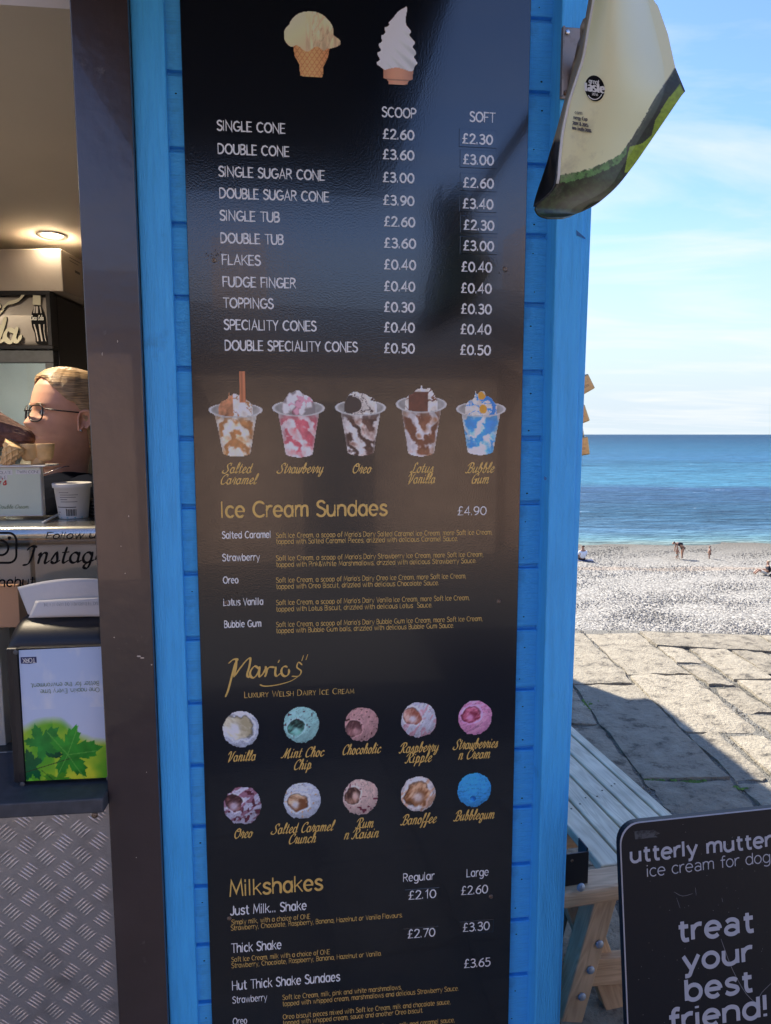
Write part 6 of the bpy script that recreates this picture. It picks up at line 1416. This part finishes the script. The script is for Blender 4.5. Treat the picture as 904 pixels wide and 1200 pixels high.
# t-shirt
V = []; F = []
shirt = [(-.088,.056,.086,.068),(-.083,.060,.088,.076),(-.088,.064,.090,.088),(-.096,.072,.094,.112),(-.108,.082,.100,.140),(-.125,.092,.106,.165),(-.15,.104,.112,.185),(-.19,.118,.115,.192),(-.25,.125,.112,.185),(-.32,.122,.105,.168),(-.42,.112,.100,.158),(-.55,.118,.108,.170),(-.66,.122,.115,.180)]
for u, f, b, wdt in shirt:
    for k in range(64):
        a = 2*math.pi*k/64; ca, sa = math.cos(a), math.sin(a)
        dip = -.020*max(0, ca)**2 if u > -.1 else 0
        fold = .003*math.sin(a*7+u*40)+.002*math.sin(a*13-u*60); fold *= 1 if u < -.11 else 0
        V.append(Sh(math.copysign(abs(ca)**.85,ca)*((f if ca > 0 else b)+fold)-.0, math.copysign(abs(sa)**.8,sa)*(wdt+fold), u+dip))
for j in range(len(shirt)-1):
    for k in range(64): F.append((j*64+k, j*64+(k+1)%64, (j+1)*64+(k+1)%64, (j+1)*64+k))
o = mesh('t_shirt', V, F, M['tee'], wm, True); s_ = o.modifiers.new('s','SOLIDIFY'); s_.thickness = .003
for sg in (1, -1):
    sh, el, wr = Sh(-.01, sg*.165, -.155), Sh(-.02, sg*.215, -.40), Sh(.16, sg*.17, -.52)
    tube('sleeve', [Sh(-.008, sg*.120, -.135), sh, sh.lerp(el,.35), sh.lerp(el,.62)], [.058,.066,.058,.056], M['tee'], wm, seg=20)
    tube('forearm', [sh.lerp(el,.5), el.lerp(sh,.2), el, el.lerp(wr,.3), wr.lerp(el,.1), wr], [.044,.042,.041,.040,.030,.027], M['skin'], wm, seg=16)
    ax = (wr-el).normalized(); sd = ax.cross(up).normalized(); nr_ = sd.cross(ax)
    V, F = tubeg([wr-ax*.01, wr+ax*.03, wr+ax*.07, wr+ax*.085], [.026,.036,.038,.030], 14)
    hv = [wr + ax*((p-wr).dot(ax)) + sd*((p-wr).dot(sd)) + nr_*((p-wr).dot(nr_))*.42 for p in V]; mesh('palm', hv, F, M['skin'], wm, True)
    for q, ln in zip((-1.5,-.5,.5,1.5), (.058,.072,.075,.066)):
        b_ = wr+ax*.078+sd*q*.017; tube('finger', [b_, b_+ax*ln*.45-nr_*.006, b_+ax*ln*.78-nr_*.020, b_+ax*ln-nr_*.034], [.009,.0085,.0078,.006], M['skin'], wm, seg=8)
    b_ = wr+ax*.025-sd*.032*sg; tube('thumb', [b_, b_-sd*.016*sg+ax*.026, b_-sd*.020*sg+ax*.052-nr_*.008], [.012,.0105,.008], M['skin'], wm, seg=8)
# necklace
nk = [Hd(.046*math.cos(a)+.014+.014*max(0,math.cos(a)), .060*math.sin(a), -.006-.036*max(0, math.cos(a))**1.3) for a in np.linspace(-1.7,1.7,30)]
tube('necklace', nk, .0012, M['silver'], wm, seg=5)
kbox('apron_skirt', (0,0.001), (0,0.001), (-1,-.999), M['tee'], wm) if False else None
vv = []; ff = []
for sg in (1, -1):
    tube('trouser_leg', [Hd(0, sg*.09, -.62), Hd(0, sg*.095, -.95), Hd(-.01, sg*.09, -1.40)], [.10,.075,.05], M['tee'], wm, seg=16)

# ---------------------------------------------------------------- timber bench beside the kiosk
bo = Vector((.60, 1.63, 0)); byaw = R(12); BX_ = Vector((math.cos(byaw), math.sin(byaw), 0)); BL = Vector((-math.sin(byaw), math.cos(byaw), 0))
def B(x, l, z): return bo + BX_*x + BL*l + Vector((0,0,z))
BM = Matrix(((BX_.x, BL.x, 0, bo.x), (BX_.y, BL.y, 0, bo.y), (0,0,1,0), (0,0,0,1)))
bn = root('timber_bench', 'pale slatted timber bench with bolted A shaped legs beside the kiosk', 'bench', BM)
def beam(name, p0, p1, side, wd, th, m, bev=.004, me_only=False):
    """a piece of timber from p0 to p1; `side` is its width direction; grain along its own x axis"""
    ax = (p1-p0); L_ = ax.length; ax.normalize(); sd = (side - ax*side.dot(ax)).normalized(); nn_ = ax.cross(sd)
    Mw = Matrix(((ax.x,sd.x,nn_.x,p0.x),(ax.y,sd.y,nn_.y,p0.y),(ax.z,sd.z,nn_.z,p0.z),(0,0,0,1)))
    me = rawmesh(name, boxv(lambda a,b,c: Vector((a,b,c)), (0,L_), (-wd/2,wd/2), (-th/2,th/2)), BF, M[m])
    o = inst(me, name, bn, Mw); fixn(o); bevel(o, bev, 2); return o
def slatx(x0, x1, th=.028, r0=.086, r1=1.75): return beam('slat', B((x0+x1)/2, r0, .450-th/2), B((x0+x1)/2, r1, .450-th/2), BX_, x1-x0, th, 'slat', .004)
for x0, x1 in ((.301,.3365),(.225,.2935),(.149,.217),(.073,.141),(-.003,.065)): slatx(x0, x1)
slatx(-.08,-.009, r0=.42); slatx(-.15,-.085, r0=.50)
for (x, l) in ((.262,.47),(.245,.46),(.20,.44),(.165,.41),(.125,.41),(.09,.38),(.05,.36),(.262,1.2),(.20,1.2),(.12,1.2),(.04,1.2)):
    vv, ff = lathe([(.0032,0),(.0028,.0006)], lambda a,b,h: B(x+a, l+b, .4502+h), 8); mesh('screw_head', vv, ff, M['ink'], bn)
o = beam('seat_beam', B(-.24, .041, .4285), B(.13, .041, .4285), BL, .082, .045, 'timber', .010); 
beam('seat_beam', B(-.20, 1.70, .40), B(.33, 1.70, .40), BL, .045, .045, 'timber')
beam('under_beam', B(-.20, .30, .398), B(.33, .30, .398), BL, .045, .045, 'timber')
BPl = Plane(B(0,.010,0), BX_, (0,0,1))
pt_, pb_ = BPl.hit(717, 1046), BPl.hit(673, 1203)
beam('leg', pt_+BL*.042, pb_+BL*.042, BX_, .062, .060, 'timber', .003)
beam('leg', B(.26,.045,.40), B(.36,.045,.0), BX_, .07, .05, 'timber', .003) if False else None
BP2 = Plane(B(0,.09,0), BX_, (0,0,1))
beam('leg', BP2.hit(672, 1040)+BL*.03, BP2.hit(740, 1215)+BL*.03, BX_, .075, .045, 'timber', .003)
beam('leg', BP2.hit(676, 1048)+BL*.075, BP2.hit(640, 1190)+BL*.075, BX_, .062, .045, 'timber_dark', .003)
beam('stretcher', BP2.hit(640, 1140), BP2.hit(790, 1128), Vector((0,0,1)), .080, .030, 'timber', .003)
for sg in (-.1, .25): beam('leg', B(sg, 1.66, .38), B(sg*1.6, 1.66, .0), BX_, .07, .045, 'timber', .003)
bm_me = None
for (x, y, pl_) in ((680.8,1039.5,0),(705,1109.5,1),(694.5,1140,1),(684.3,1171.5,1)):
    p = Plane(B(0,-.0012,0), BX_, (0,0,1)).hit(x, y) if pl_ == 0 else BPl.hit(x, y)+BL*.0105
    if bm_me is None:
        vv, ff = lathe([(.0112,0),(.0108,.0028),(.0085,.0052),(.005,.0068),(.0006,.0074)], lambda a,b,h: Vector((a, -h, b)), 18); bm_me = rawmesh('bolt', vv, ff, M['bolt'], True)
    o = inst(bm_me, 'bolt', bn, Matrix.Translation(p) @ BM.to_3x3().to_4x4())
# leaning back board and its support, black steel angle
beam('back_board', BPl.hit(674, 1003)+BL*.12, BPl.hit(653, 905)+BL*.30, BL, .10, .022, 'timber', .003)
beam('back_board', BPl.hit(686, 1003)+BL*.15, BPl.hit(664, 905)+BL*.42, BX_, .030, .03, 'timber_dark', .004)
SPl = Plane(B(0,.025,0), BX_, (0,0,1)); a_, b_ = SPl.hit(650, 1019.5), SPl.hit(690.5, 998)
xa, xb = (a_-bo).dot(BX_), (b_-bo).dot(BX_)
def bb(name, x, l, z, m, bev=.001): o = fixn(mesh(name, boxv(B, x, l, z), BF, M[m], bn)); bevel(o, bev); return o
bb('steel_angle', (xa, xb), (.025,.029), (.4515, b_.z), 'fridge'); bb('steel_angle', (xb-.004, xb), (.0292,.075), (.4515, b_.z+.008), 'fridge'); bb('steel_angle', (xa, xb-.0042), (.0292,.075), (.4515,.4555), 'fridge')
p = SPl.hit(670.5, 1008.5); vv, ff = lathe([(.0042,0),(.004,.001),(.002,.0012)], lambda a,b,h: p+BX_*a+Vector((0,0,b))-BL*(h+.0002), 10); mesh('rivet', vv, ff, M['screw'], bn)

# ---------------------------------------------------------------- A-board
AY = R(9.9); LEAN = R(9)
AU = Vector((math.cos(AY), math.sin(AY), 0)); an = Vector((math.sin(AY), -math.cos(AY), 0)); AVu = (Vector((0,0,1))*math.cos(LEAN) - an*math.sin(LEAN)).normalized()
A0 = PX(731, 961, 1.05)
AP = Plane(A0, AU, AVu)
a_tl = AP.uv(730, 962); 
AM = Matrix(((AU.x, -an.x, 0, A0.x), (AU.y, -an.y, 0, A0.y), (0,0,1,0), (0,0,0,1)))
ar = root('a_board', 'black upright pavement sign board advertising ice cream for dogs in pale letters', 'pavement sign', AM)
AW, AH = .60, 1.0; rr_ = .034
def outline(w, h, r, n=8):
    P = []
    for cx, cy, a0 in ((w-r,-r,0),(r,-r,90)):
        for k in range(n+1): a = R(a0+90*k/n); P.append((cx+r*math.cos(a), cy+r*math.sin(a)))
    P += [(0,-h),(w,-h)]; return P
ofu, ofv = AP.uv(727.5, 1010)[0], AP.uv(790, 958.5)[1]
def panel(plane, name, m, th=.012, parent=ar):
    P = outline(AW, AH, rr_); n = len(P); ed = .002
    front = [plane.at(ofu+a, ofv+b, 0) for a, b in P]; c_ = (AW/2, -AH/2)
    fi = [plane.at(ofu+a+(c_[0]-a)*.006, ofv+b+(c_[1]-b)*.0036, .0012) for a, b in P]; back = [plane.at(ofu+a, ofv+b, -th) for a, b in P]
    o = mesh(name, fi+front+back, [tuple(range(n))]+[(i,n+i,n+(i+1)%n,(i+1)%n) for i in range(n)]+[(n+i,2*n+i,2*n+(i+1)%n,n+(i+1)%n) for i in range(n)]+[tuple(range(2*n,3*n))[::-1]], M[m], parent)
    o.data.materials.append(M['ab_edge']); 
    for i in range(1, n+1): o.data.polygons[i].material_index = 1
    fixn(o); return o
panel(AP, 'front_panel', 'aboard')
q0 = AP.at(ofu+AW/2, ofv-.10, -.013); q1 = q0 - an*.16; q1.z = .01
beam_v = [q0+AU*a for a in (-.02,.02)]+[q1+AU*a for a in (-.02,.02)]
fixn(mesh('rear_prop', [p - an*t for t in (0,.02) for p in beam_v], [(0,1,3,2),(4,5,7,6),(0,1,5,4),(1,3,7,5),(3,2,6,7),(2,0,4,6)], M['timber'], ar))
AL = Plane(AP.at(0,0,.0013), AU, AVu)
def TA(s, x0, y0, x1, cap, wt, **kw): return text(AL, s, x0, y0, x1, cap, M['ab_text'], ar, w=wt, rnd=False, table={**G, **SANS}, fine=True, lift=.0004, **kw)
TA('utterly mutterly', 740, 1010.5, 925, 17.5, 1.25); TA('ice cream for dogs', 759, 1027.3, 912.5, 13.5, .62)
TA('treat', 796, 1103, 885.5, 24.5, 1.3); TA('your', 801.5, 1137.5, 884.5, 23.5, 1.3); TA('best', 805, 1172.5, 884, 24.5, 1.3); TA('friend!', 785, 1209, 903.5, 25, 1.3)
def apatch(pts, m, l, name): mesh(name, [AL.at(*AL.uv(x, y), l) for x, y in pts], [tuple(range(len(pts)))[::-1]], M[m], ar)
apatch([(743.5,974.5),(753,972.8),(762,973),(766,972),(770.5,975),(773.5,976.5),(768,979),(771,981),(762,981.5),(752,983),(744.5,983.5)], 'tape', .0003, 'tape_scrap')
M['scratch'] = mat('scratch', (.16,.165,.18), .6)
V_, F_ = [], []
for k, P in enumerate([[(845,1100),(858,1135),(875,1165),(892,1180)],[(904,1152),(893,1163),(888,1172),(884,1178)],[(790,1045),(800,1050),(812,1047)],[(815,1040),(816,1049)],[(793,1052),(797,1064)],[(846,1052),(847,1057)]]):
    ribbon([AL.uv(x, y) for x, y in catmull([tuple(map(float,p)) for p in P], 3)], .0005 if k < 2 else .0003, True, None, V_, F_, .0002+k*.00003, lambda a,b,z: AL.at(a,b,z))
for k in range(70):
    x, y = random.uniform(735,904), random.uniform(965,1200); u_, v_ = AL.uv(x, y); r = random.uniform(.0002,.0007); b0 = len(V_)
    for q in range(5): V_.append(AL.at(u_+r*math.cos(q*1.257), v_+r*math.sin(q*1.257), .0005))
    F_.append(tuple(range(b0, b0+5)))
mesh('scratches', V_, F_, M['scratch'], ar)['kind'] = 'stuff'
# silver-sign spare: low stone step by its foot is left out

# ---------------------------------------------------------------- people on the beach
def beach_pt(px, py):
    d = ray(px, py); D = 45.0
    for _ in range(30): D = (beach_z(D)-1.6)/d.z*d.y
    p = EYE + d*(D/d.y); return p, D
def skinned(name, nodes, edges, m, parent, sub=1):
    """one continuous body grown from a skeleton: nodes = {(x,y,z): radius}"""
    me = bpy.data.meshes.new(name); inv = Mof(parent).inverted(); me.from_pydata([tuple(inv @ Vector(p)) for p, r in nodes], edges, []); me.update(); me.materials.append(m)
    o = bpy.data.objects.new(name, me); link(o); o.parent = parent; sk_ = o.modifiers.new('skin', 'SKIN')
    if not me.skin_vertices: me.attributes.new('skin','FLOAT','POINT') if False else None
    bpy.context.view_layer.objects.active = o
    for i, (p, r) in enumerate(nodes):
        v = me.skin_vertices[0].data[i]; v.radius = (r, r); v.use_root = (i == 0)
    s = o.modifiers.new('sub', 'SUBSURF'); s.levels = sub; s.render_levels = sub; sk_.use_smooth_shade = True; return o
M['white_shirt'] = mat('white_shirt', (.72,.74,.78), .9); M['black_cloth'] = mat('black_cloth', (.012,.013,.02), .9); M['blue_shorts'] = mat('pale_blue_shorts', (.30,.42,.45), .9)
M['tan_skin'] = mat('tanned_skin', (.36,.19,.12), .6); M['cream_top'] = mat('cream_top', (.60,.55,.45), .9); M['blonde'] = mat('fair_hair', (.42,.32,.18), .7); M['navy_mat'] = mat('navy_rug', (.03,.05,.12), .9)
def fig(px, py, face, label, size, parts, group=None):
    p, D = beach_pt(px, py); Mx = Matrix.Translation(p) @ Matrix.Rotation(face, 4, 'Z') @ Matrix.Scale(size, 4); r = root('person', label, 'person', Matrix.Translation(p), group)
    f_ = lambda q: Mx @ Vector(q)
    for nm, nodes, edges, m in parts: skinned(nm, [(f_(q[:3]), q[3]*size) for q in nodes], edges, M[m], r)
    return r, p, D
chain = lambda n, o=0: [(o+i, o+i+1) for i in range(n-1)]
# body faces +y in its own frame
seat_body = [(0,0,.10,.13),(0,-.03,.35,.14),(0,-.01,.55,.13),(0,.02,.62,.05),(0,.03,.75,.095),(0,.03,.85,.075),(.17,0,.53,.05),(.22,.06,.30,.042),(.18,.25,.28,.032),(-.17,0,.53,.05),(-.22,.06,.30,.042),(-.18,.25,.28,.032),(.10,.10,.10,.085),(.13,.50,.30,.06),(.13,.72,.05,.045),(-.10,.10,.10,.085),(-.13,.50,.30,.06),(-.13,.72,.05,.045)]
seat_e = [(0,1),(1,2),(2,3),(3,4),(4,5),(2,6),(6,7),(7,8),(2,9),(9,10),(10,11),(0,12),(12,13),(13,14),(0,15),(15,16),(16,17)]
def hairpart(x, y, z, r): return ('hair', [(x,y-.01,z,r),(x,y-.02,z+.035,r*1.02),(x,y-.015,z+.07,r*.8)], chain(3))
def seated(px, py, face, label, top, hair, legs, size=1.0):
    return fig(px, py, face, label, size, [('body', seat_body, seat_e, 'tan_skin'),
      ('shirt', [(0,-.02,.12,.16),(0,-.03,.35,.165),(0,-.01,.53,.15),(.18,0,.52,.07),(.225,.06,.32,.06),(-.18,0,.52,.07),(-.225,.06,.32,.06)], [(0,1),(1,2),(2,3),(3,4),(2,5),(5,6)], top),
      hairpart(0,.015,.775,.098)[:3]+(hair,), ('trousers', [(0,.02,.09,.13),(.12,.14,.12,.10),(.14,.42,.25,.085),(-.12,.14,.12,.10),(-.14,.42,.25,.085)], [(0,1),(1,2),(0,3),(3,4)], legs)])
r1, p1, D1 = seated(683, 657.5, R(5), 'person in a white shirt sitting on the shingle with their back turned', 'white_shirt', 'hair_dark', 'black_cloth', 1.42)
V = [p1+Vector(q) for q in ((-.75,-.25,.02),(.75,-.3,.02),(.8,.35,.02),(-.7,.4,.02),(-.75,-.25,.07),(.75,-.3,.07),(.8,.35,.07),(-.7,.4,.07))]; rug = fixn(mesh('beach_rug', V, BF, M['navy_mat'], None, M=Matrix.Translation(p1+Vector((0,.05,.02))))); tag(rug, 'dark blue rug under the person in the white shirt', 'rug')
# woman bending over a small child
fig(800, 655.5, R(88), 'woman in black top with bare legs bending forward over a small child', 1.18, [
 ('body', [(0,0,.88,.14),(0,.22,1.02,.13),(0,.42,1.06,.12),(0,.52,1.05,.05),(0,.62,1.04,.085),(0,.71,1.02,.07),(.14,.42,1.0,.05),(.16,.45,.72,.042),(.12,.50,.48,.035),(-.14,.42,1.0,.05),(-.16,.45,.72,.042),(-.12,.50,.48,.035),(.09,0,.80,.09),(.10,.03,.45,.065),(.10,-.02,.06,.045),(-.09,0,.80,.09),(-.10,.06,.45,.065),(-.10,.08,.06,.045)], [(0,1),(1,2),(2,3),(3,4),(4,5),(2,6),(6,7),(7,8),(2,9),(9,10),(10,11),(0,12),(12,13),(13,14),(0,15),(15,16),(16,17)], 'tan_skin'),
 ('top', [(0,.02,.92,.165),(0,.22,1.03,.155),(0,.42,1.07,.14),(.15,.43,.98,.065),(-.15,.43,.98,.065)], [(0,1),(1,2),(2,3),(2,4)], 'black_cloth'),
 ('shorts', [(0,-.01,.88,.155),(.09,0,.76,.105),(-.09,0,.76,.105)], [(0,1),(0,2)], 'black_cloth'), ('hair', [(0,.64,1.08,.09),(0,.58,1.12,.08),(0,.52,1.10,.05)], chain(3), 'hair_dark')])
def child(px, py, face, label, legs, size):
    return fig(px, py, face, label, size, [('body', [(0,0,.50,.10),(0,0,.72,.10),(0,.01,.84,.045),(0,.02,.94,.085),(0,.02,1.03,.07),(.12,0,.76,.04),(.16,.06,.56,.032),(.10,.16,.50,.028),(-.12,0,.76,.04),(-.16,.06,.56,.032),(-.10,.16,.50,.028),(.07,0,.42,.065),(.08,.02,.22,.045),(.08,0,.04,.035),(-.07,0,.42,.065),(-.08,.03,.22,.045),(-.08,0,.04,.035)],
      [(0,1),(1,2),(2,3),(3,4),(1,5),(5,6),(6,7),(1,8),(8,9),(9,10),(0,11),(11,12),(12,13),(0,14),(14,15),(15,16)], 'tan_skin'),
      ('shorts', [(0,0,.50,.115),(.075,0,.38,.08),(-.075,0,.38,.08)], [(0,1),(0,2)], legs), ('hair', [(0,0,.97,.09),(0,-.01,1.04,.075)], [(0,1)], 'hair_dark')])
child(793.5, 655.5, R(-60), 'small bare chested child in pale shorts in front of the bending woman', 'blue_shorts', .92)
child(831.5, 655.3, R(60), 'small dark haired child standing alone near the waterline', 'black_cloth', 1.0)
r2, p2, D2 = seated(900, 674, R(75), 'fair haired person sitting by a buggy at the right edge of the beach', 'black_cloth', 'blonde', 'cream_top', 1.15)
bg_ = root('pushchair', 'dark folding pushchair standing beside the fair haired person', 'pushchair', Matrix.Translation(p2+Vector((-.15,-.75,0))))
q = p2+Vector((.25,-.75,0))
for s_ in (-.22,.22):
    tube('frame_tube', [q+Vector((-.35,s_,.10)), q+Vector((.05,s_,.55)), q+Vector((.45,s_,.95))], .022, M['fridge'], bg_); tube('frame_tube', [q+Vector((.30,s_,.10)), q+Vector((.0,s_,.60))], .022, M['fridge'], bg_)
    for x_ in (-.35,.30): vv, ff = lathe([(.05,-.02),(.10,-.02),(.10,.02),(.05,.02)], lambda a,b,h: q+Vector((x_+a, s_+h, .10+b)), 16, caps=False); fixn(mesh('wheel', vv, ff, M['ink'], bg_, True))
fixn(mesh('seat_fabric', boxv(lambda a,b,c: q+Vector((a+c*.5,b,c)), (-.22,.10), (-.2,.2), (.30,.36)), BF, M['black_cloth'], bg_)); fixn(mesh('hood', boxv(lambda a,b,c: q+Vector((a+c*.4,b,c)), (-.20,.08), (-.2,.2), (.66,.82)), BF, M['navy_mat'], bg_))
# ---------------------------------------------------------------- street side behind the viewer
def cottage(x0, x1, y, dep, h, rh, m, label):
    r = root('cottage', label, 'cottage', Matrix.Translation(Vector(((x0+x1)/2, y-dep/2, 0))))
    wbox('wall', (x0,x1), (y-dep,y), (-.05,h), M[m], r)
    V = [Vector(q) for q in ((x0-.2,y+.25,h-.05),(x1+.2,y+.25,h-.05),(x1+.2,y-dep/2,h+rh),(x0-.2,y-dep/2,h+rh),(x0-.2,y-dep-.25,h-.05),(x1+.2,y-dep-.25,h-.05),(x0-.2,y+.25,h+.05),(x1+.2,y+.25,h+.05),(x1+.2,y-dep/2,h+rh+.12),(x0-.2,y-dep/2,h+rh+.12),(x0-.2,y-dep-.25,h+.05),(x1+.2,y-dep-.25,h+.05))]
    rf = fixn(mesh('roof', V, [(0,1,7,6),(6,7,8,9),(9,8,11,10),(10,11,5,4),(0,3,2,1),(3,4,5,2),(0,6,9,3),(3,9,10,4),(1,2,8,7),(2,5,11,8)], M['slate'], r)); fixn(mesh('chimney', boxv(lambda a,b,c: Vector((a,b,c)), (x0+.6,x0+1.4), (y-dep/2-.4,y-dep/2+.4), (h+rh-.3,h+rh+1.0)), BF, M['stonewall'], rf))
    n = max(1, int((x1-x0)/2.6))
    for k in range(n):
        cx_2 = x0+(x1-x0)*(k+.5)/n
        if k == n//2: d_ = wbox('door', (cx_2-.45,cx_2+.45), (y+.001,y+.05), (0,2.0), M['slate'], r)
        else: d_ = wbox('window', (cx_2-.5,cx_2+.5), (y+.001,y+.05), (1.0,2.1), M['ink_white'], r); fixn(mesh('pane', boxv(lambda a,b,c: Vector((a,b,c)), (cx_2-.43,cx_2+.43), (y+.051,y+.055), (1.07,2.03)), BF, M['smoke'], d_))
M['render'] = mat('cottage_render', (.46,.30,.22), .9, var=(2,.2)); M['stonewall'] = mat('cottage_wall', (.36,.24,.17), .9, var=(4,.4), bump=(8,.02))
cottage(-8.2,-1.3,-5.6,5,2.75,1.0,'render','rendered cottage with a slate roof facing the kiosk')
cottage(-1.1,3.2,-6.3,5,2.6,.9,'stonewall','low rough stone cottage with slate roof across the promenade')
cottage(3.6,10.5,-5.8,5,2.8,1.0,'render','rightmost rendered cottage facing the kiosk')
